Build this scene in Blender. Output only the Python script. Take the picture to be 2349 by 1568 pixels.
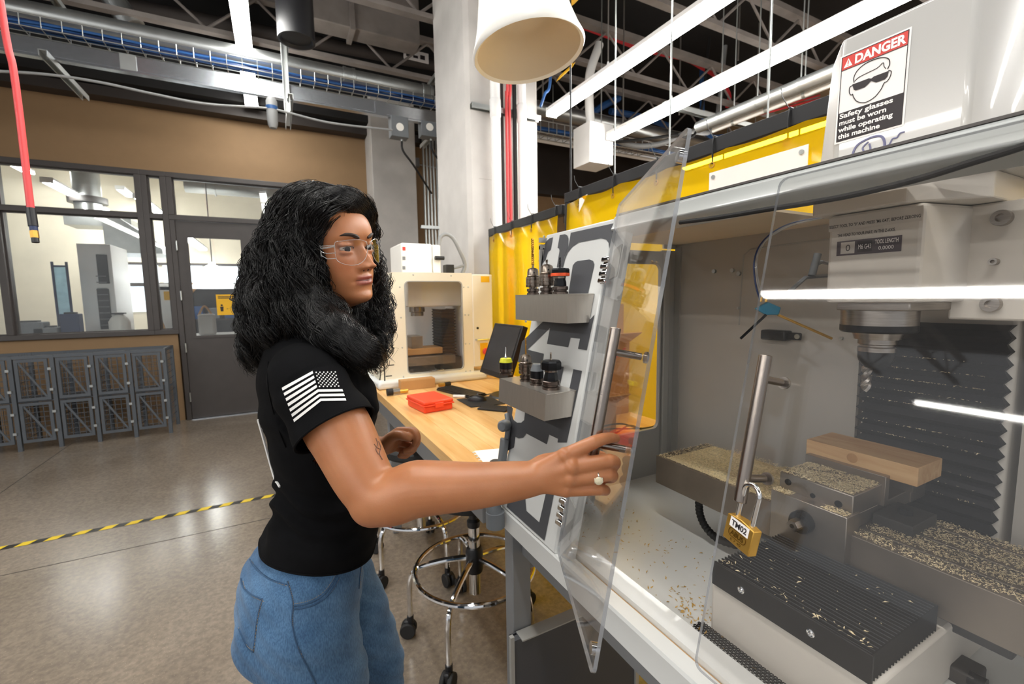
import bpy, bmesh, math, random
import numpy as np
from mathutils import Vector, Matrix
from mathutils.bvhtree import BVHTree
random.seed(7); rng = np.random.default_rng(7)
for o in list(bpy.data.objects): bpy.data.objects.remove(o)
SC = bpy.context.scene; COL = SC.collection
# ------------------------------------------------------------------ camera
F = 1020.0; YAW, PITCH, ROLL = [math.radians(a) for a in (27.7, 5.75, 0.9)]
CAM = np.array([0.0, 0.0, 1.42])
_f = np.array([math.sin(YAW)*math.cos(PITCH), math.cos(YAW)*math.cos(PITCH), -math.sin(PITCH)])
_r0 = np.array([math.cos(YAW), -math.sin(YAW), 0.0]); _d0 = np.cross(_f, _r0)
_r = _r0*math.cos(ROLL)+_d0*math.sin(ROLL); _d = -_r0*math.sin(ROLL)+_d0*math.cos(ROLL)
cd = bpy.data.cameras.new('camera'); cam = bpy.data.objects.new('camera', cd); COL.objects.link(cam)
cd.sensor_width = 36; cd.lens = 36*F/2349; cd.clip_start = .02; cd.clip_end = 60
cam.matrix_world = Matrix(((_r[0],-_d[0],-_f[0],CAM[0]),(_r[1],-_d[1],-_f[1],CAM[1]),(_r[2],-_d[2],-_f[2],CAM[2]),(0,0,0,1)))
cd.dof.use_dof = True; cd.dof.focus_distance = .80; cd.dof.aperture_fstop = 7.0
SC.camera = cam
# ------------------------------------------------------------------ world + view
w = bpy.data.worlds.new('world'); SC.world = w; w.use_nodes = True
w.node_tree.nodes['Background'].inputs[0].default_value = (.93,.96,1,1)
w.node_tree.nodes['Background'].inputs[1].default_value = .55
SC.view_settings.view_transform = 'Standard'; SC.view_settings.look = 'None'
SC.view_settings.gamma = 1; SC.view_settings.use_curve_mapping = False
SC.view_settings.exposure = 0.12
LAMP = 42.0          # emission of the ceiling strip diffusers
# ------------------------------------------------------------------ measuring helpers (pixel ray -> point on a real plane)
def ray(x, y): return _r*((x-1174.5)/F)+_d*((y-784)/F)+_f
def _on(a, v, x, y):
    q = ray(x, y); return CAM+q*((v-CAM[a])/q[a])
def onx(X, x, y): return _on(0, X, x, y)
def ony(Y, x, y): return _on(1, Y, x, y)
def onz(Z, x, y): return _on(2, Z, x, y)
def ond(D, x, y): return CAM+ray(x, y)*D
def onpl(p0, n, x, y):
    q = ray(x, y); n = np.array(n, float); return CAM+q*(((np.array(p0)-CAM)@n)/(q@n))
# ------------------------------------------------------------------ materials
def lin(h):
    if isinstance(h, str):
        h = h.lstrip('#'); c = [int(h[i:i+2],16)/255 for i in (0,2,4)]
        return tuple(((v+.055)/1.055)**2.4 if v > .04045 else v/12.92 for v in c)
    return tuple(h)
MT = {}
def _base(name):
    m = bpy.data.materials.new(name); m.use_nodes = True; MT[name] = m
    nt = m.node_tree; b = nt.nodes['Principled BSDF']; return m, nt, b
def M(name, col, rough=.5, metal=0., var=.08, scale=8., bump=0., bscale=None, spec=.5, coat=0., stretch=None, alpha=None, sheen=0., sss=None, detail=5, rvar=0.):
    m, nt, b = _base(name); c = lin(col)
    tc = nt.nodes.new('ShaderNodeTexCoord'); mp = nt.nodes.new('ShaderNodeMapping')
    if stretch: mp.inputs['Scale'].default_value = stretch
    nt.links.new(tc.outputs['Object'], mp.inputs[0])
    nz = nt.nodes.new('ShaderNodeTexNoise'); nz.inputs['Scale'].default_value = scale; nz.inputs['Detail'].default_value = detail
    nt.links.new(mp.outputs[0], nz.inputs['Vector'])
    rp = nt.nodes.new('ShaderNodeValToRGB')
    rp.color_ramp.elements[0].position = .3; rp.color_ramp.elements[1].position = .7
    rp.color_ramp.elements[0].color = (*[max(0,v*(1-var)) for v in c],1); rp.color_ramp.elements[1].color = (*[min(1,v*(1+var)) for v in c],1)
    nt.links.new(nz.outputs[0], rp.inputs[0]); nt.links.new(rp.outputs[0], b.inputs['Base Color'])
    b.inputs['Roughness'].default_value = rough; b.inputs['Metallic'].default_value = metal
    b.inputs['Specular IOR Level'].default_value = spec
    if coat: b.inputs['Coat Weight'].default_value = coat
    if sheen: b.inputs['Sheen Weight'].default_value = sheen
    if rvar:
        mr = nt.nodes.new('ShaderNodeMapRange'); mr.inputs['To Min'].default_value = max(0,rough-rvar); mr.inputs['To Max'].default_value = min(1,rough+rvar)
        nt.links.new(nz.outputs[0], mr.inputs[0]); nt.links.new(mr.outputs[0], b.inputs['Roughness'])
    if sss:
        b.inputs['Subsurface Weight'].default_value = sss; b.inputs['Subsurface Radius'].default_value = (1,.35,.2); b.inputs['Subsurface Scale'].default_value = .006
    if bump:
        n2 = nt.nodes.new('ShaderNodeTexNoise'); n2.inputs['Scale'].default_value = bscale or scale*6; n2.inputs['Detail'].default_value = 4
        nt.links.new(mp.outputs[0], n2.inputs['Vector'])
        bp = nt.nodes.new('ShaderNodeBump'); bp.inputs['Strength'].default_value = bump; bp.inputs['Distance'].default_value = .002
        nt.links.new(n2.outputs[0], bp.inputs['Height']); nt.links.new(bp.outputs[0], b.inputs['Normal'])
    return m
def EM(name, col, s):
    m, nt, b = _base(name); b.inputs['Base Color'].default_value = (.8,.8,.8,1)
    b.inputs['Emission Color'].default_value = (*lin(col),1); b.inputs['Emission Strength'].default_value = s; return m
def schlick(nt, f0):
    g = nt.nodes.new('ShaderNodeNewGeometry'); d = nt.nodes.new('ShaderNodeVectorMath'); d.operation = 'DOT_PRODUCT'
    nt.links.new(g.outputs['Incoming'], d.inputs[0]); nt.links.new(g.outputs['Normal'], d.inputs[1])
    def mth(op, a, b):
        m = nt.nodes.new('ShaderNodeMath'); m.operation = op
        for i, v in enumerate((a, b)):
            if v is None: continue
            if isinstance(v, float): m.inputs[i].default_value = v
            else: nt.links.new(v, m.inputs[i])
        return m.outputs[0]
    c = mth('ABSOLUTE', d.outputs['Value'], None); k = mth('SUBTRACT', 1.0, c); p = mth('POWER', k, 5.0)
    return mth('ADD', mth('MULTIPLY', p, float(1-f0)), float(f0))
def GLASS(name, tint, haze, rough=.02, ior=1.45, hazecol=(.8,.8,.8), nscale=3., hvar=.6):
    """thin clear sheet: see-through + Fresnel mirror + a little dust"""
    m, nt, b = _base(name); nt.nodes.remove(b); out = nt.nodes['Material Output']
    tr = nt.nodes.new('ShaderNodeBsdfTransparent'); tr.inputs[0].default_value = (*tint,1)
    gl = nt.nodes.new('ShaderNodeBsdfGlossy'); gl.inputs['Roughness'].default_value = rough
    df = nt.nodes.new('ShaderNodeBsdfDiffuse'); df.inputs[0].default_value = (*hazecol,1)
    fr = schlick(nt, ((ior-1)/(ior+1))**2)
    nz = nt.nodes.new('ShaderNodeTexNoise'); nz.inputs['Scale'].default_value = nscale; nz.inputs['Detail'].default_value = 6
    tc = nt.nodes.new('ShaderNodeTexCoord'); nt.links.new(tc.outputs['Object'], nz.inputs['Vector'])
    mr = nt.nodes.new('ShaderNodeMapRange'); mr.inputs['From Min'].default_value = .3; mr.inputs['From Max'].default_value = .7
    mr.inputs['To Min'].default_value = haze*(1-hvar); mr.inputs['To Max'].default_value = haze*(1+hvar)
    nt.links.new(nz.outputs[0], mr.inputs[0])
    m1 = nt.nodes.new('ShaderNodeMixShader'); nt.links.new(mr.outputs[0], m1.inputs[0]); nt.links.new(tr.outputs[0], m1.inputs[1]); nt.links.new(df.outputs[0], m1.inputs[2])
    m2 = nt.nodes.new('ShaderNodeMixShader'); nt.links.new(fr, m2.inputs[0]); nt.links.new(m1.outputs[0], m2.inputs[1]); nt.links.new(gl.outputs[0], m2.inputs[2])
    nt.links.new(m2.outputs[0], out.inputs[0]); return m
# ------------------------------------------------------------------ mesh builder
ORG = {}
class MB:
    def __init__(s): s.v = []; s.f = []
    def add(s, vs, fs):
        n = len(s.v); s.v += [tuple(map(float, v)) for v in vs]; s.f += [tuple(i+n for i in f) for f in fs]; return s
    def box(s, a, b):
        x0,y0,z0 = [min(a[i],b[i]) for i in range(3)]; x1,y1,z1 = [max(a[i],b[i]) for i in range(3)]
        return s.add([(x0,y0,z0),(x1,y0,z0),(x1,y1,z0),(x0,y1,z0),(x0,y0,z1),(x1,y0,z1),(x1,y1,z1),(x0,y1,z1)],
                     [(0,3,2,1),(4,5,6,7),(0,1,5,4),(1,2,6,5),(2,3,7,6),(3,0,4,7)])
    def obox(s, c, ax, ay, az):
        c,ax,ay,az = [np.array(q,float) for q in (c,ax,ay,az)]
        P = [c+i*ax+j*ay+k*az for k in (-1,1) for (i,j) in ((-1,-1),(1,-1),(1,1),(-1,1))]
        return s.add(P, [(0,3,2,1),(4,5,6,7),(0,1,5,4),(1,2,6,5),(2,3,7,6),(3,0,4,7)])
    def cyl(s, p, q, r, r2=None, n=16, cap=True):
        p,q = np.array(p,float),np.array(q,float); r2 = r if r2 is None else r2
        d = q-p; d /= np.linalg.norm(d); u = np.cross(d,(0,0,1) if abs(d[2])<.9 else (1,0,0)); u /= np.linalg.norm(u); v = np.cross(d,u)
        A = [p+(u*math.cos(t)+v*math.sin(t))*r for t in np.linspace(0,2*math.pi,n,endpoint=False)]
        B = [q+(u*math.cos(t)+v*math.sin(t))*r2 for t in np.linspace(0,2*math.pi,n,endpoint=False)]
        fs = [(i,(i+1)%n,n+(i+1)%n,n+i) for i in range(n)]
        if cap: fs += [tuple(range(n-1,-1,-1)), tuple(range(n,2*n))]
        return s.add(A+B, fs)
    def tube(s, pts, r, n=8, cap=True, closed=False):
        P = [np.array(p,float) for p in pts]; m = len(P); rr = r if hasattr(r,'__len__') else [r]*m
        V = []; u = None
        for i in range(m):
            if closed: d = P[(i+1)%m]-P[i-1]
            else: d = P[min(i+1,m-1)]-P[max(i-1,0)]
            d = d/(np.linalg.norm(d)+1e-12)
            if u is None: u = np.cross(d,(0,0,1) if abs(d[2])<.9 else (1,0,0))
            u = u-d*(u@d); u /= np.linalg.norm(u)+1e-12; v = np.cross(d,u)
            V += [P[i]+(u*math.cos(t)+v*math.sin(t))*rr[i] for t in np.linspace(0,2*math.pi,n,endpoint=False)]
        fs = []
        for i in range(m if closed else m-1):
            a = i*n; b = ((i+1)%m)*n
            fs += [(a+j,a+(j+1)%n,b+(j+1)%n,b+j) for j in range(n)]
        if cap and not closed: fs += [tuple(range(n-1,-1,-1)), tuple(range((m-1)*n,m*n))]
        return s.add(V, fs)
    def lathe(s, prof, c=(0,0,0), ax=(0,0,1), n=32, cap=True):
        c = np.array(c,float); d = np.array(ax,float); d /= np.linalg.norm(d)
        u = np.cross(d,(0,0,1) if abs(d[2])<.9 else (1,0,0)); u /= np.linalg.norm(u); v = np.cross(d,u)
        V = []
        for (r,h) in prof: V += [c+d*h+(u*math.cos(t)+v*math.sin(t))*r for t in np.linspace(0,2*math.pi,n,endpoint=False)]
        m = len(prof); fs = [(i*n+j,i*n+(j+1)%n,(i+1)*n+(j+1)%n,(i+1)*n+j) for i in range(m-1) for j in range(n)]
        if cap:
            if prof[0][0]>1e-6: fs.append(tuple(range(n-1,-1,-1)))
            if prof[-1][0]>1e-6: fs.append(tuple(range((m-1)*n,m*n)))
        return s.add(V, fs)
    def prism(s, poly, d):
        """polygon (3-D points) extruded by vector d"""
        P = [np.array(p,float) for p in poly]; d = np.array(d,float); n = len(P)
        return s.add(P+[p+d for p in P], [tuple(range(n-1,-1,-1)), tuple(range(n,2*n))]+[(i,(i+1)%n,n+(i+1)%n,n+i) for i in range(n)])
    def ring(s, outer, inner, d):
        """closed frame between two polygons with the same count, extruded by d"""
        n = len(outer); d = np.array(d,float); O=[np.array(p,float) for p in outer]; I=[np.array(p,float) for p in inner]
        V = O+I+[p+d for p in O]+[p+d for p in I]; f = []
        for i in range(n):
            j=(i+1)%n; f += [(i,n+i,n+j,j),(2*n+i,2*n+j,3*n+j,3*n+i),(i,j,2*n+j,2*n+i),(n+i,3*n+i,3*n+j,n+j)]
        return s.add(V,f)
    def sph(s, c, r, n=16, m=10):
        r = r if hasattr(r,'__len__') else (r,r,r); c = np.array(c,float); V=[]
        for i in range(m+1):
            t = math.pi*i/m
            for j in range(n):
                p = 2*math.pi*j/n; V.append(c+np.array([r[0]*math.sin(t)*math.cos(p), r[1]*math.sin(t)*math.sin(p), r[2]*math.cos(t)]))
        return s.add(V,[(i*n+j,(i+1)*n+j,(i+1)*n+(j+1)%n,i*n+(j+1)%n) for i in range(m) for j in range(n)])
    def sweep(s, prof, y0, y1):
        """closed (x,z) profile along Y"""
        n=len(prof); V=[(p[0],y0,p[1]) for p in prof]+[(p[0],y1,p[1]) for p in prof]
        return s.add(V,[tuple(range(n)),tuple(range(2*n-1,n-1,-1))]+[(i,n+i,n+(i+1)%n,(i+1)%n) for i in range(n)])
    def build(s, name, mat, parent=None, smooth=True, bevel=0., label=None, kind=None, seg=2, sub=0, angle=35, recalc=True):
        V = np.array(s.v); po = ORG[parent] if parent else None
        if po is None: po = np.array([(V[:,0].min()+V[:,0].max())/2,(V[:,1].min()+V[:,1].max())/2,V[:,2].min()])
        me = bpy.data.meshes.new(name); me.from_pydata((V-po).tolist(), [], s.f); me.update()
        if recalc: bm = bmesh.new(); bm.from_mesh(me); bmesh.ops.recalc_face_normals(bm, faces=bm.faces); bm.to_mesh(me); bm.free()
        me.materials.append(MT[mat] if isinstance(mat,str) else mat)
        o = bpy.data.objects.new(name, me); COL.objects.link(o); ORG[o] = po
        if parent: o.parent = parent
        else: o.location = po
        if smooth:
            me.polygons.foreach_set('use_smooth',[True]*len(me.polygons)); me.set_sharp_from_angle(angle=math.radians(angle))
        if bevel:
            b = o.modifiers.new('bevel','BEVEL'); b.width = bevel; b.segments = seg; b.limit_method = 'ANGLE'; b.angle_limit = math.radians(40)
            b.harden_normals = False
        if sub:
            q = o.modifiers.new('sub','SUBSURF'); q.levels = sub; q.render_levels = sub
        if label: o['label'] = label
        if kind: o['kind'] = kind
        return o
def tag(o, label, cat, group=None):
    o['label'] = label; o['category'] = cat
    if group: o['group'] = group
    return o
def thing(name, loc, label, cat, group=None):
    o = bpy.data.objects.new(name, None); o.empty_display_size = .05; COL.objects.link(o); o.location = [float(v) for v in loc]; ORG[o] = np.array(loc,float)
    return tag(o, label, cat, group)
def struct(o): o['kind'] = 'structure'; return o
def sgroup(name, loc=(0,0,0)):
    o = bpy.data.objects.new(name, None); COL.objects.link(o); o.location = loc; ORG[o] = np.array(loc,float); o['kind']='structure'; return o
def B(a, b): return MB().box(a, b)
def copies(o, offs):
    for d in offs:
        c = o.copy(); COL.objects.link(c); c.parent = o.parent; c.location = Vector(o.location)+Vector(d); ORG[c] = ORG[o]
def dup(root, delta, label=None, rot=None):
    r = root.copy(); COL.objects.link(r); r.location = Vector(root.location)+Vector([float(v) for v in delta]); ORG[r] = ORG[root]+np.array(delta,float)
    if rot is not None: r.rotation_euler = (0,0,rot)
    if label: r['label'] = label
    def rec(a, b):
        for ch in [c for c in bpy.data.objects if c.parent is a]:
            c = ch.copy(); COL.objects.link(c); c.parent = b; ORG[c] = ORG[b]; rec(ch, c)
    rec(root, r); return r
def bez(p0, p1, p2, p3, n=14):
    p0,p1,p2,p3 = [np.array(p,float) for p in (p0,p1,p2,p3)]
    return [(1-t)**3*p0+3*(1-t)**2*t*p1+3*(1-t)*t*t*p2+t**3*p3 for t in np.linspace(0,1,n)]
def spline(pts, n=8):
    P=[np.array(p,float) for p in pts]; Q=[2*P[0]-P[1]]+P+[2*P[-1]-P[-2]]; out=[]
    for i in range(1,len(Q)-2):
        a,b,c,d = Q[i-1:i+3]
        for t in np.linspace(0,1,n,endpoint=False):
            out.append(.5*((2*b)+(-a+c)*t+(2*a-5*b+4*c-d)*t*t+(-a+3*b-3*c+d)*t**3))
    out.append(P[-1]); return out
def rrect(w, h, r, n=5):
    """rounded rectangle outline centred on 0"""
    out=[]
    for cx,cy,a in ((w/2-r,h/2-r,0),(-w/2+r,h/2-r,90),(-w/2+r,-h/2+r,180),(w/2-r,-h/2+r,270)):
        for t in np.linspace(0,90,n): out.append((cx+r*math.cos(math.radians(a+t)),cy+r*math.sin(math.radians(a+t))))
    return out
def text_mesh(txt, size, origin, ux, uy, name, mat, parent, bold=0., align='LEFT', lift=.0006, width=None, spacing=1.):
    """flat print: text turned into a mesh lying on a real surface"""
    cu = bpy.data.curves.new('t','FONT'); cu.body = txt; cu.size = size; cu.align_x = align; cu.offset = bold; cu.space_character = spacing
    cu.resolution_u = 3
    o = bpy.data.objects.new('t', cu); COL.objects.link(o)
    dg = bpy.context.evaluated_depsgraph_get(); me = bpy.data.meshes.new_from_object(o.evaluated_get(dg))
    V = np.array([v.co[:] for v in me.vertices]); fs = [tuple(p.vertices) for p in me.polygons]
    bpy.data.objects.remove(o); bpy.data.meshes.remove(me)
    if width: V[:,0] *= width/(V[:,0].max()-V[:,0].min())
    ux,uy = np.array(ux,float),np.array(uy,float); ux/=np.linalg.norm(ux); uy/=np.linalg.norm(uy); n = np.cross(ux,uy)
    W = [np.array(origin)+ux*v[0]+uy*v[1]+n*lift for v in V]
    return MB().add(W, fs).build(name, mat, parent, smooth=False)
# ------------------------------------------------------------------ palette
M('wall_tan','#957857',.75,var=.03,bump=.08,bscale=90)
M('wall_white','#e4e2dc',.8,var=.02)
M('dark_trim','#4a4543',.42,var=.06)
M('dark_paint','#37312e',.6,var=.1,scale=3)
M('black_deck','#1b1a1a',.85,var=.25,scale=2)
M('joist','#877f7a',.7,var=.2,scale=4)
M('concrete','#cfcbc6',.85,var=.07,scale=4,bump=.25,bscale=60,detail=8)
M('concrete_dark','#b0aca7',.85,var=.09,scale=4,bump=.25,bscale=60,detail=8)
M('white_paint','#efeeec',.35,var=.02)
M('white_plastic','#f4f1ea',.32,var=.015)
M('galv','#bfc2c0',.36,metal=.9,var=.06,scale=10,rvar=.05)
M('alu','#cdd2d8',.25,metal=1.,var=.06,stretch=(2,.2,2),scale=20)
M('steel','#a9a29b',.30,metal=1.,var=.12,stretch=(1,1,14),scale=30,rvar=.06)
M('brushed','#c2bcb4',.33,metal=.8,var=.035,stretch=(3,3,.4),scale=60,rvar=.03)
M('handle_steel','#9a9088',.26,metal=1.,var=.02)
M('chrome','#e9e9ea',.07,metal=1.,var=.02)
M('brass','#d3a650',.42,metal=.85,var=.08,scale=25,rvar=.06)
M('red_rubber','#d8484a',.5,var=.05)
M('red_cable','#cc2f36',.5,var=.05)
M('blue_cable','#24528a',.5,var=.2,scale=6)
M('navy','#1d2e55',.5,var=.1)
M('black_plastic','#141417',.42,var=.2)
M('black_rubber','#1c1b1b',.7,var=.2)
M('grey_cable','#8e8f8f',.55,var=.05)
M('grey_plastic','#6e7276',.45,var=.06)
M('grey_paint','#7d7e80',.45,var=.04)
M('rail_grey','#b3b6b4',.36,var=.02,coat=.15)
M('rod_steel','#77716c',.5,metal=.5,var=.1)
M('machine_white','#dadbd9',.34,var=.02,scale=5,coat=.15)
M('machine_grey','#a3a29e',.42,var=.04,scale=3)
M('machine_inner','#aca7a0',.40,var=.05,scale=3)
M('cream','#e9e0cb',.45,var=.02)
M('graphic','#4b4c50',.5,var=.04)
M('yellow_tape','#e9c92c',.5,var=.06)
M('orange_case','#ee4a27',.42,var=.04,bump=.05,bscale=200)
M('cardboard','#b98b57',.8,var=.06,scale=10)
M('paper','#f3f0ec',.7,var=.02)
M('print_black','#2b2426',.5,var=.03)
M('print_red','#d8433a',.45,var=.03)
M('print_white','#f4f0ee',.5,var=.02)
M('print_yellow','#f0b81e',.5,var=.03)
M('screen','#26272b',.25,var=.05)
M('cage','#585d63',.5,metal=.2,var=.08,scale=6)
M('dusty_black','#34312f',.6,var=.25,scale=20,detail=8)
M('bellows_black','#0f0f12',.5,var=.2,scale=12,detail=8)
EM('strip','#fffdf8',LAMP)
GLASS('window_glass',(.93,.95,.95),.03,ior=1.5)
GLASS('acrylic',(.965,.96,.955),.012,rough=.03,ior=1.49,hazecol=(.75,.74,.73),nscale=2.2,hvar=.5)
GLASS('acrylic_edge',(.55,.56,.58),.35,rough=.1,hazecol=(.6,.62,.66))
# ------------------------------------------------------------------ special materials
def mat_floor():
    m, nt, b = _base('floor_concrete'); N = nt.nodes.new; L = nt.links.new
    tc = N('ShaderNodeTexCoord')
    n1 = N('ShaderNodeTexNoise'); n1.inputs['Scale'].default_value = .9; n1.inputs['Detail'].default_value = 6; n1.inputs['Distortion'].default_value = .6
    n2 = N('ShaderNodeTexNoise'); n2.inputs['Scale'].default_value = 55; n2.inputs['Detail'].default_value = 6
    vo = N('ShaderNodeTexVoronoi'); vo.inputs['Scale'].default_value = 85
    for n in (n1,n2,vo): L(tc.outputs['Object'], n.inputs['Vector'])
    r1 = N('ShaderNodeValToRGB'); r1.color_ramp.elements[0].position=.3; r1.color_ramp.elements[1].position=.72
    r1.color_ramp.elements[0].color=(*lin('#756a5e'),1); r1.color_ramp.elements[1].color=(*lin('#93877a'),1); L(n1.outputs[0], r1.inputs[0])
    r2 = N('ShaderNodeValToRGB'); r2.color_ramp.elements[0].position=.35; r2.color_ramp.elements[1].position=.68
    r2.color_ramp.elements[0].color=(.78,.78,.78,1); r2.color_ramp.elements[1].color=(1.18,1.17,1.14,1); L(n2.outputs[0], r2.inputs[0])
    mx = N('ShaderNodeMix'); mx.data_type='RGBA'; mx.blend_type='MULTIPLY'; mx.inputs[0].default_value=.8; L(r1.outputs[0], mx.inputs[6]); L(r2.outputs[0], mx.inputs[7])
    r3 = N('ShaderNodeValToRGB'); r3.color_ramp.elements[0].position=.04; r3.color_ramp.elements[0].color=(1,1,1,1); r3.color_ramp.elements[1].position=.16; r3.color_ramp.elements[1].color=(0,0,0,1)
    L(vo.outputs['Distance'], r3.inputs[0])
    mul = N('ShaderNodeMath'); mul.operation='MULTIPLY'; L(r3.outputs[0], mul.inputs[0]); L(n1.outputs[0], mul.inputs[1])
    m2 = N('ShaderNodeMix'); m2.data_type='RGBA'; L(mul.outputs[0], m2.inputs[0]); L(mx.outputs[2], m2.inputs[6]); m2.inputs[7].default_value=(*lin('#c9b7a0'),1)
    L(m2.outputs[2], b.inputs['Base Color'])
    mr = N('ShaderNodeMapRange'); mr.inputs['To Min'].default_value=.13; mr.inputs['To Max'].default_value=.30; L(n1.outputs[0], mr.inputs[0]); L(mr.outputs[0], b.inputs['Roughness'])
mat_floor()
def mat_wood(name, c1, c2, sc, rough=.35, dist=2.5, nsc=3.):
    m, nt, b = _base(name); N = nt.nodes.new; L = nt.links.new
    tc = N('ShaderNodeTexCoord'); mp = N('ShaderNodeMapping'); mp.inputs['Scale'].default_value = sc; L(tc.outputs['Object'], mp.inputs[0])
    nz = N('ShaderNodeTexNoise'); nz.inputs['Scale'].default_value=nsc; nz.inputs['Detail'].default_value=8; nz.inputs['Distortion'].default_value=dist; L(mp.outputs[0], nz.inputs['Vector'])
    r = N('ShaderNodeValToRGB'); r.color_ramp.elements[0].position=.3; r.color_ramp.elements[1].position=.7
    r.color_ramp.elements[0].color=(*lin(c1),1); r.color_ramp.elements[1].color=(*lin(c2),1); L(nz.outputs[0], r.inputs[0]); L(r.outputs[0], b.inputs['Base Color'])
    b.inputs['Roughness'].default_value = rough
mat_wood('bench_wood','#d9a765','#ecc88f',(9,.9,9),.30,.8)
mat_wood('bench_wood_b','#cf9a57','#e6bd80',(9,.9,9),.30,.8)
mat_wood('pine','#c39662','#ddb684',(14,1.6,14),.6,1.2)
def mat_curtain():
    m, nt, b = _base('curtain_yellow'); nt.nodes.remove(b); N = nt.nodes.new; L = nt.links.new; out = nt.nodes['Material Output']
    tr = N('ShaderNodeBsdfTransparent'); tr.inputs[0].default_value=(.93,.60,.015,1)
    tl = N('ShaderNodeBsdfTranslucent'); tl.inputs[0].default_value=(.95,.62,.01,1)
    df = N('ShaderNodeBsdfDiffuse'); df.inputs[0].default_value=(.90,.55,.004,1)
    gl = N('ShaderNodeBsdfGlossy'); gl.inputs['Roughness'].default_value=.12
    a = N('ShaderNodeMixShader'); a.inputs[0].default_value=.5; L(tl.outputs[0],a.inputs[1]); L(df.outputs[0],a.inputs[2])
    c = N('ShaderNodeMixShader'); c.inputs[0].default_value=.62; L(tr.outputs[0],c.inputs[1]); L(a.outputs[0],c.inputs[2])
    fr = schlick(nt,.04)
    e = N('ShaderNodeMixShader'); L(fr,e.inputs[0]); L(c.outputs[0],e.inputs[1]); L(gl.outputs[0],e.inputs[2]); L(e.outputs[0],out.inputs[0])
mat_curtain()
# ------------------------------------------------------------------ floor, ceiling, walls
YW = 6.53                                   # face of the tan partition
fl = struct(B((-10,-5,-.1),(9,11.5,0)).build('floor','floor_concrete',smooth=False))
for y in (3.225,-.6): B((-10,y-.0025,0),(9,y+.0025,.0008)).build('control_joint','dusty_black',fl,smooth=False)
B((-1.95,-5,0),(-1.945,11,.0008)).build('control_joint','dusty_black',fl,smooth=False)
struct(B((-10,-5,5.0),(9,11.5,5.15)).build('ceiling','black_deck',smooth=False))
wb = sgroup('wall_back',(0,YW,0))
WX = [float(ony(YW,*q)[0]) for q in ((12,640),(303,430),(328,560),(372,560),(392,600))]
x_c, x_a0, x_a1, x_b0, x_b1 = WX[0], -1.36, -1.275, -1.14, -1.045
XD0, XD1 = -1.045, -.10                     # door opening
B((-10,YW,2.91),(3.4,YW+.15,3.60)).build('panel_upper','wall_tan',wb,smooth=False)
B((-10,YW,0),(x_b1-.02,YW+.15,1.05)).build('panel_sill','wall_tan',wb,smooth=False)
B((.42,YW,0),(3.4,YW+.15,2.91)).build('panel_side','wall_tan',wb,smooth=False)
B((XD1+.06,YW,0),(.42,YW+.15,2.40)).build('panel_jamb','wall_tan',wb,smooth=False)
B((-10,YW,3.60),(3.4,YW+.3,5.0)).build('panel_dark','black_deck',wb,smooth=False)
B((-10,YW-.18,3.60),(3.4,YW+.05,3.70)).build('soffit','dark_paint',wb,smooth=False)
B((-10,YW-.30,3.72),(3.4,YW-.10,4.05)).build('beam','black_deck',wb,smooth=False)
def frame(n, x0, x1, z0, z1, bars_x=(), bars_z=(), t=.055):
    g = sgroup('window_%d'%n,((x0+x1)/2,YW,z0))
    def mem(nm,a,b): B((a[0],YW-.045,a[1]),(b[0],YW+.12,b[1])).build(nm,'dark_trim',g,bevel=.004,smooth=False)
    mem('frame_head',(x0,z1-t),(x1,z1)); mem('frame_sill',(x0,z0),(x1,z0+t))
    mem('frame_stile',(x0,z0+t),(x0+t,z1-t)); mem('frame_stile',(x1-t,z0+t),(x1,z1-t))
    for bx in bars_x: mem('mullion',(bx-t/2,z0+t),(bx+t/2,z1-t))
    zs=[z0+t]+[v for bz in bars_z for v in (bz-t/2,bz+t/2)]+[z1-t]
    xs=[x0+t]+[v for bx in bars_x for v in (bx-t/2,bx+t/2)]+[x1-t]
    for bz in bars_z: mem('transom_bar',(x0+t,bz-t/2),(x1-t,bz+t/2))
    for i in range(0,len(zs),2):
        for j in range(0,len(xs),2):
            B((xs[j],YW+.03,zs[i]),(xs[j+1],YW+.038,zs[i+1])).build('pane','window_glass',g,smooth=False)
            mb=MB(); a=((xs[j],zs[i]),(xs[j+1],zs[i]),(xs[j+1],zs[i+1]),(xs[j],zs[i+1])); k=.012
            bq=((xs[j]+k,zs[i]+k),(xs[j+1]-k,zs[i]+k),(xs[j+1]-k,zs[i+1]-k),(xs[j]+k,zs[i+1]-k))
            mb.ring([(p[0],YW+.006,p[1]) for p in a],[(p[0],YW+.006,p[1]) for p in bq],(0,.02,0)).build('glazing_bead','dark_trim',g,smooth=False)
    return g
xm = x_c
frame(1, -4.6, x_a1, 1.05, 2.91, bars_x=(-3.55,xm), bars_z=(2.405,))
frame(2, x_a1, x_b1, 1.05, 2.91, bars_z=(2.405,))
frame(3, x_b1, .42, 2.375, 2.91)
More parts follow.
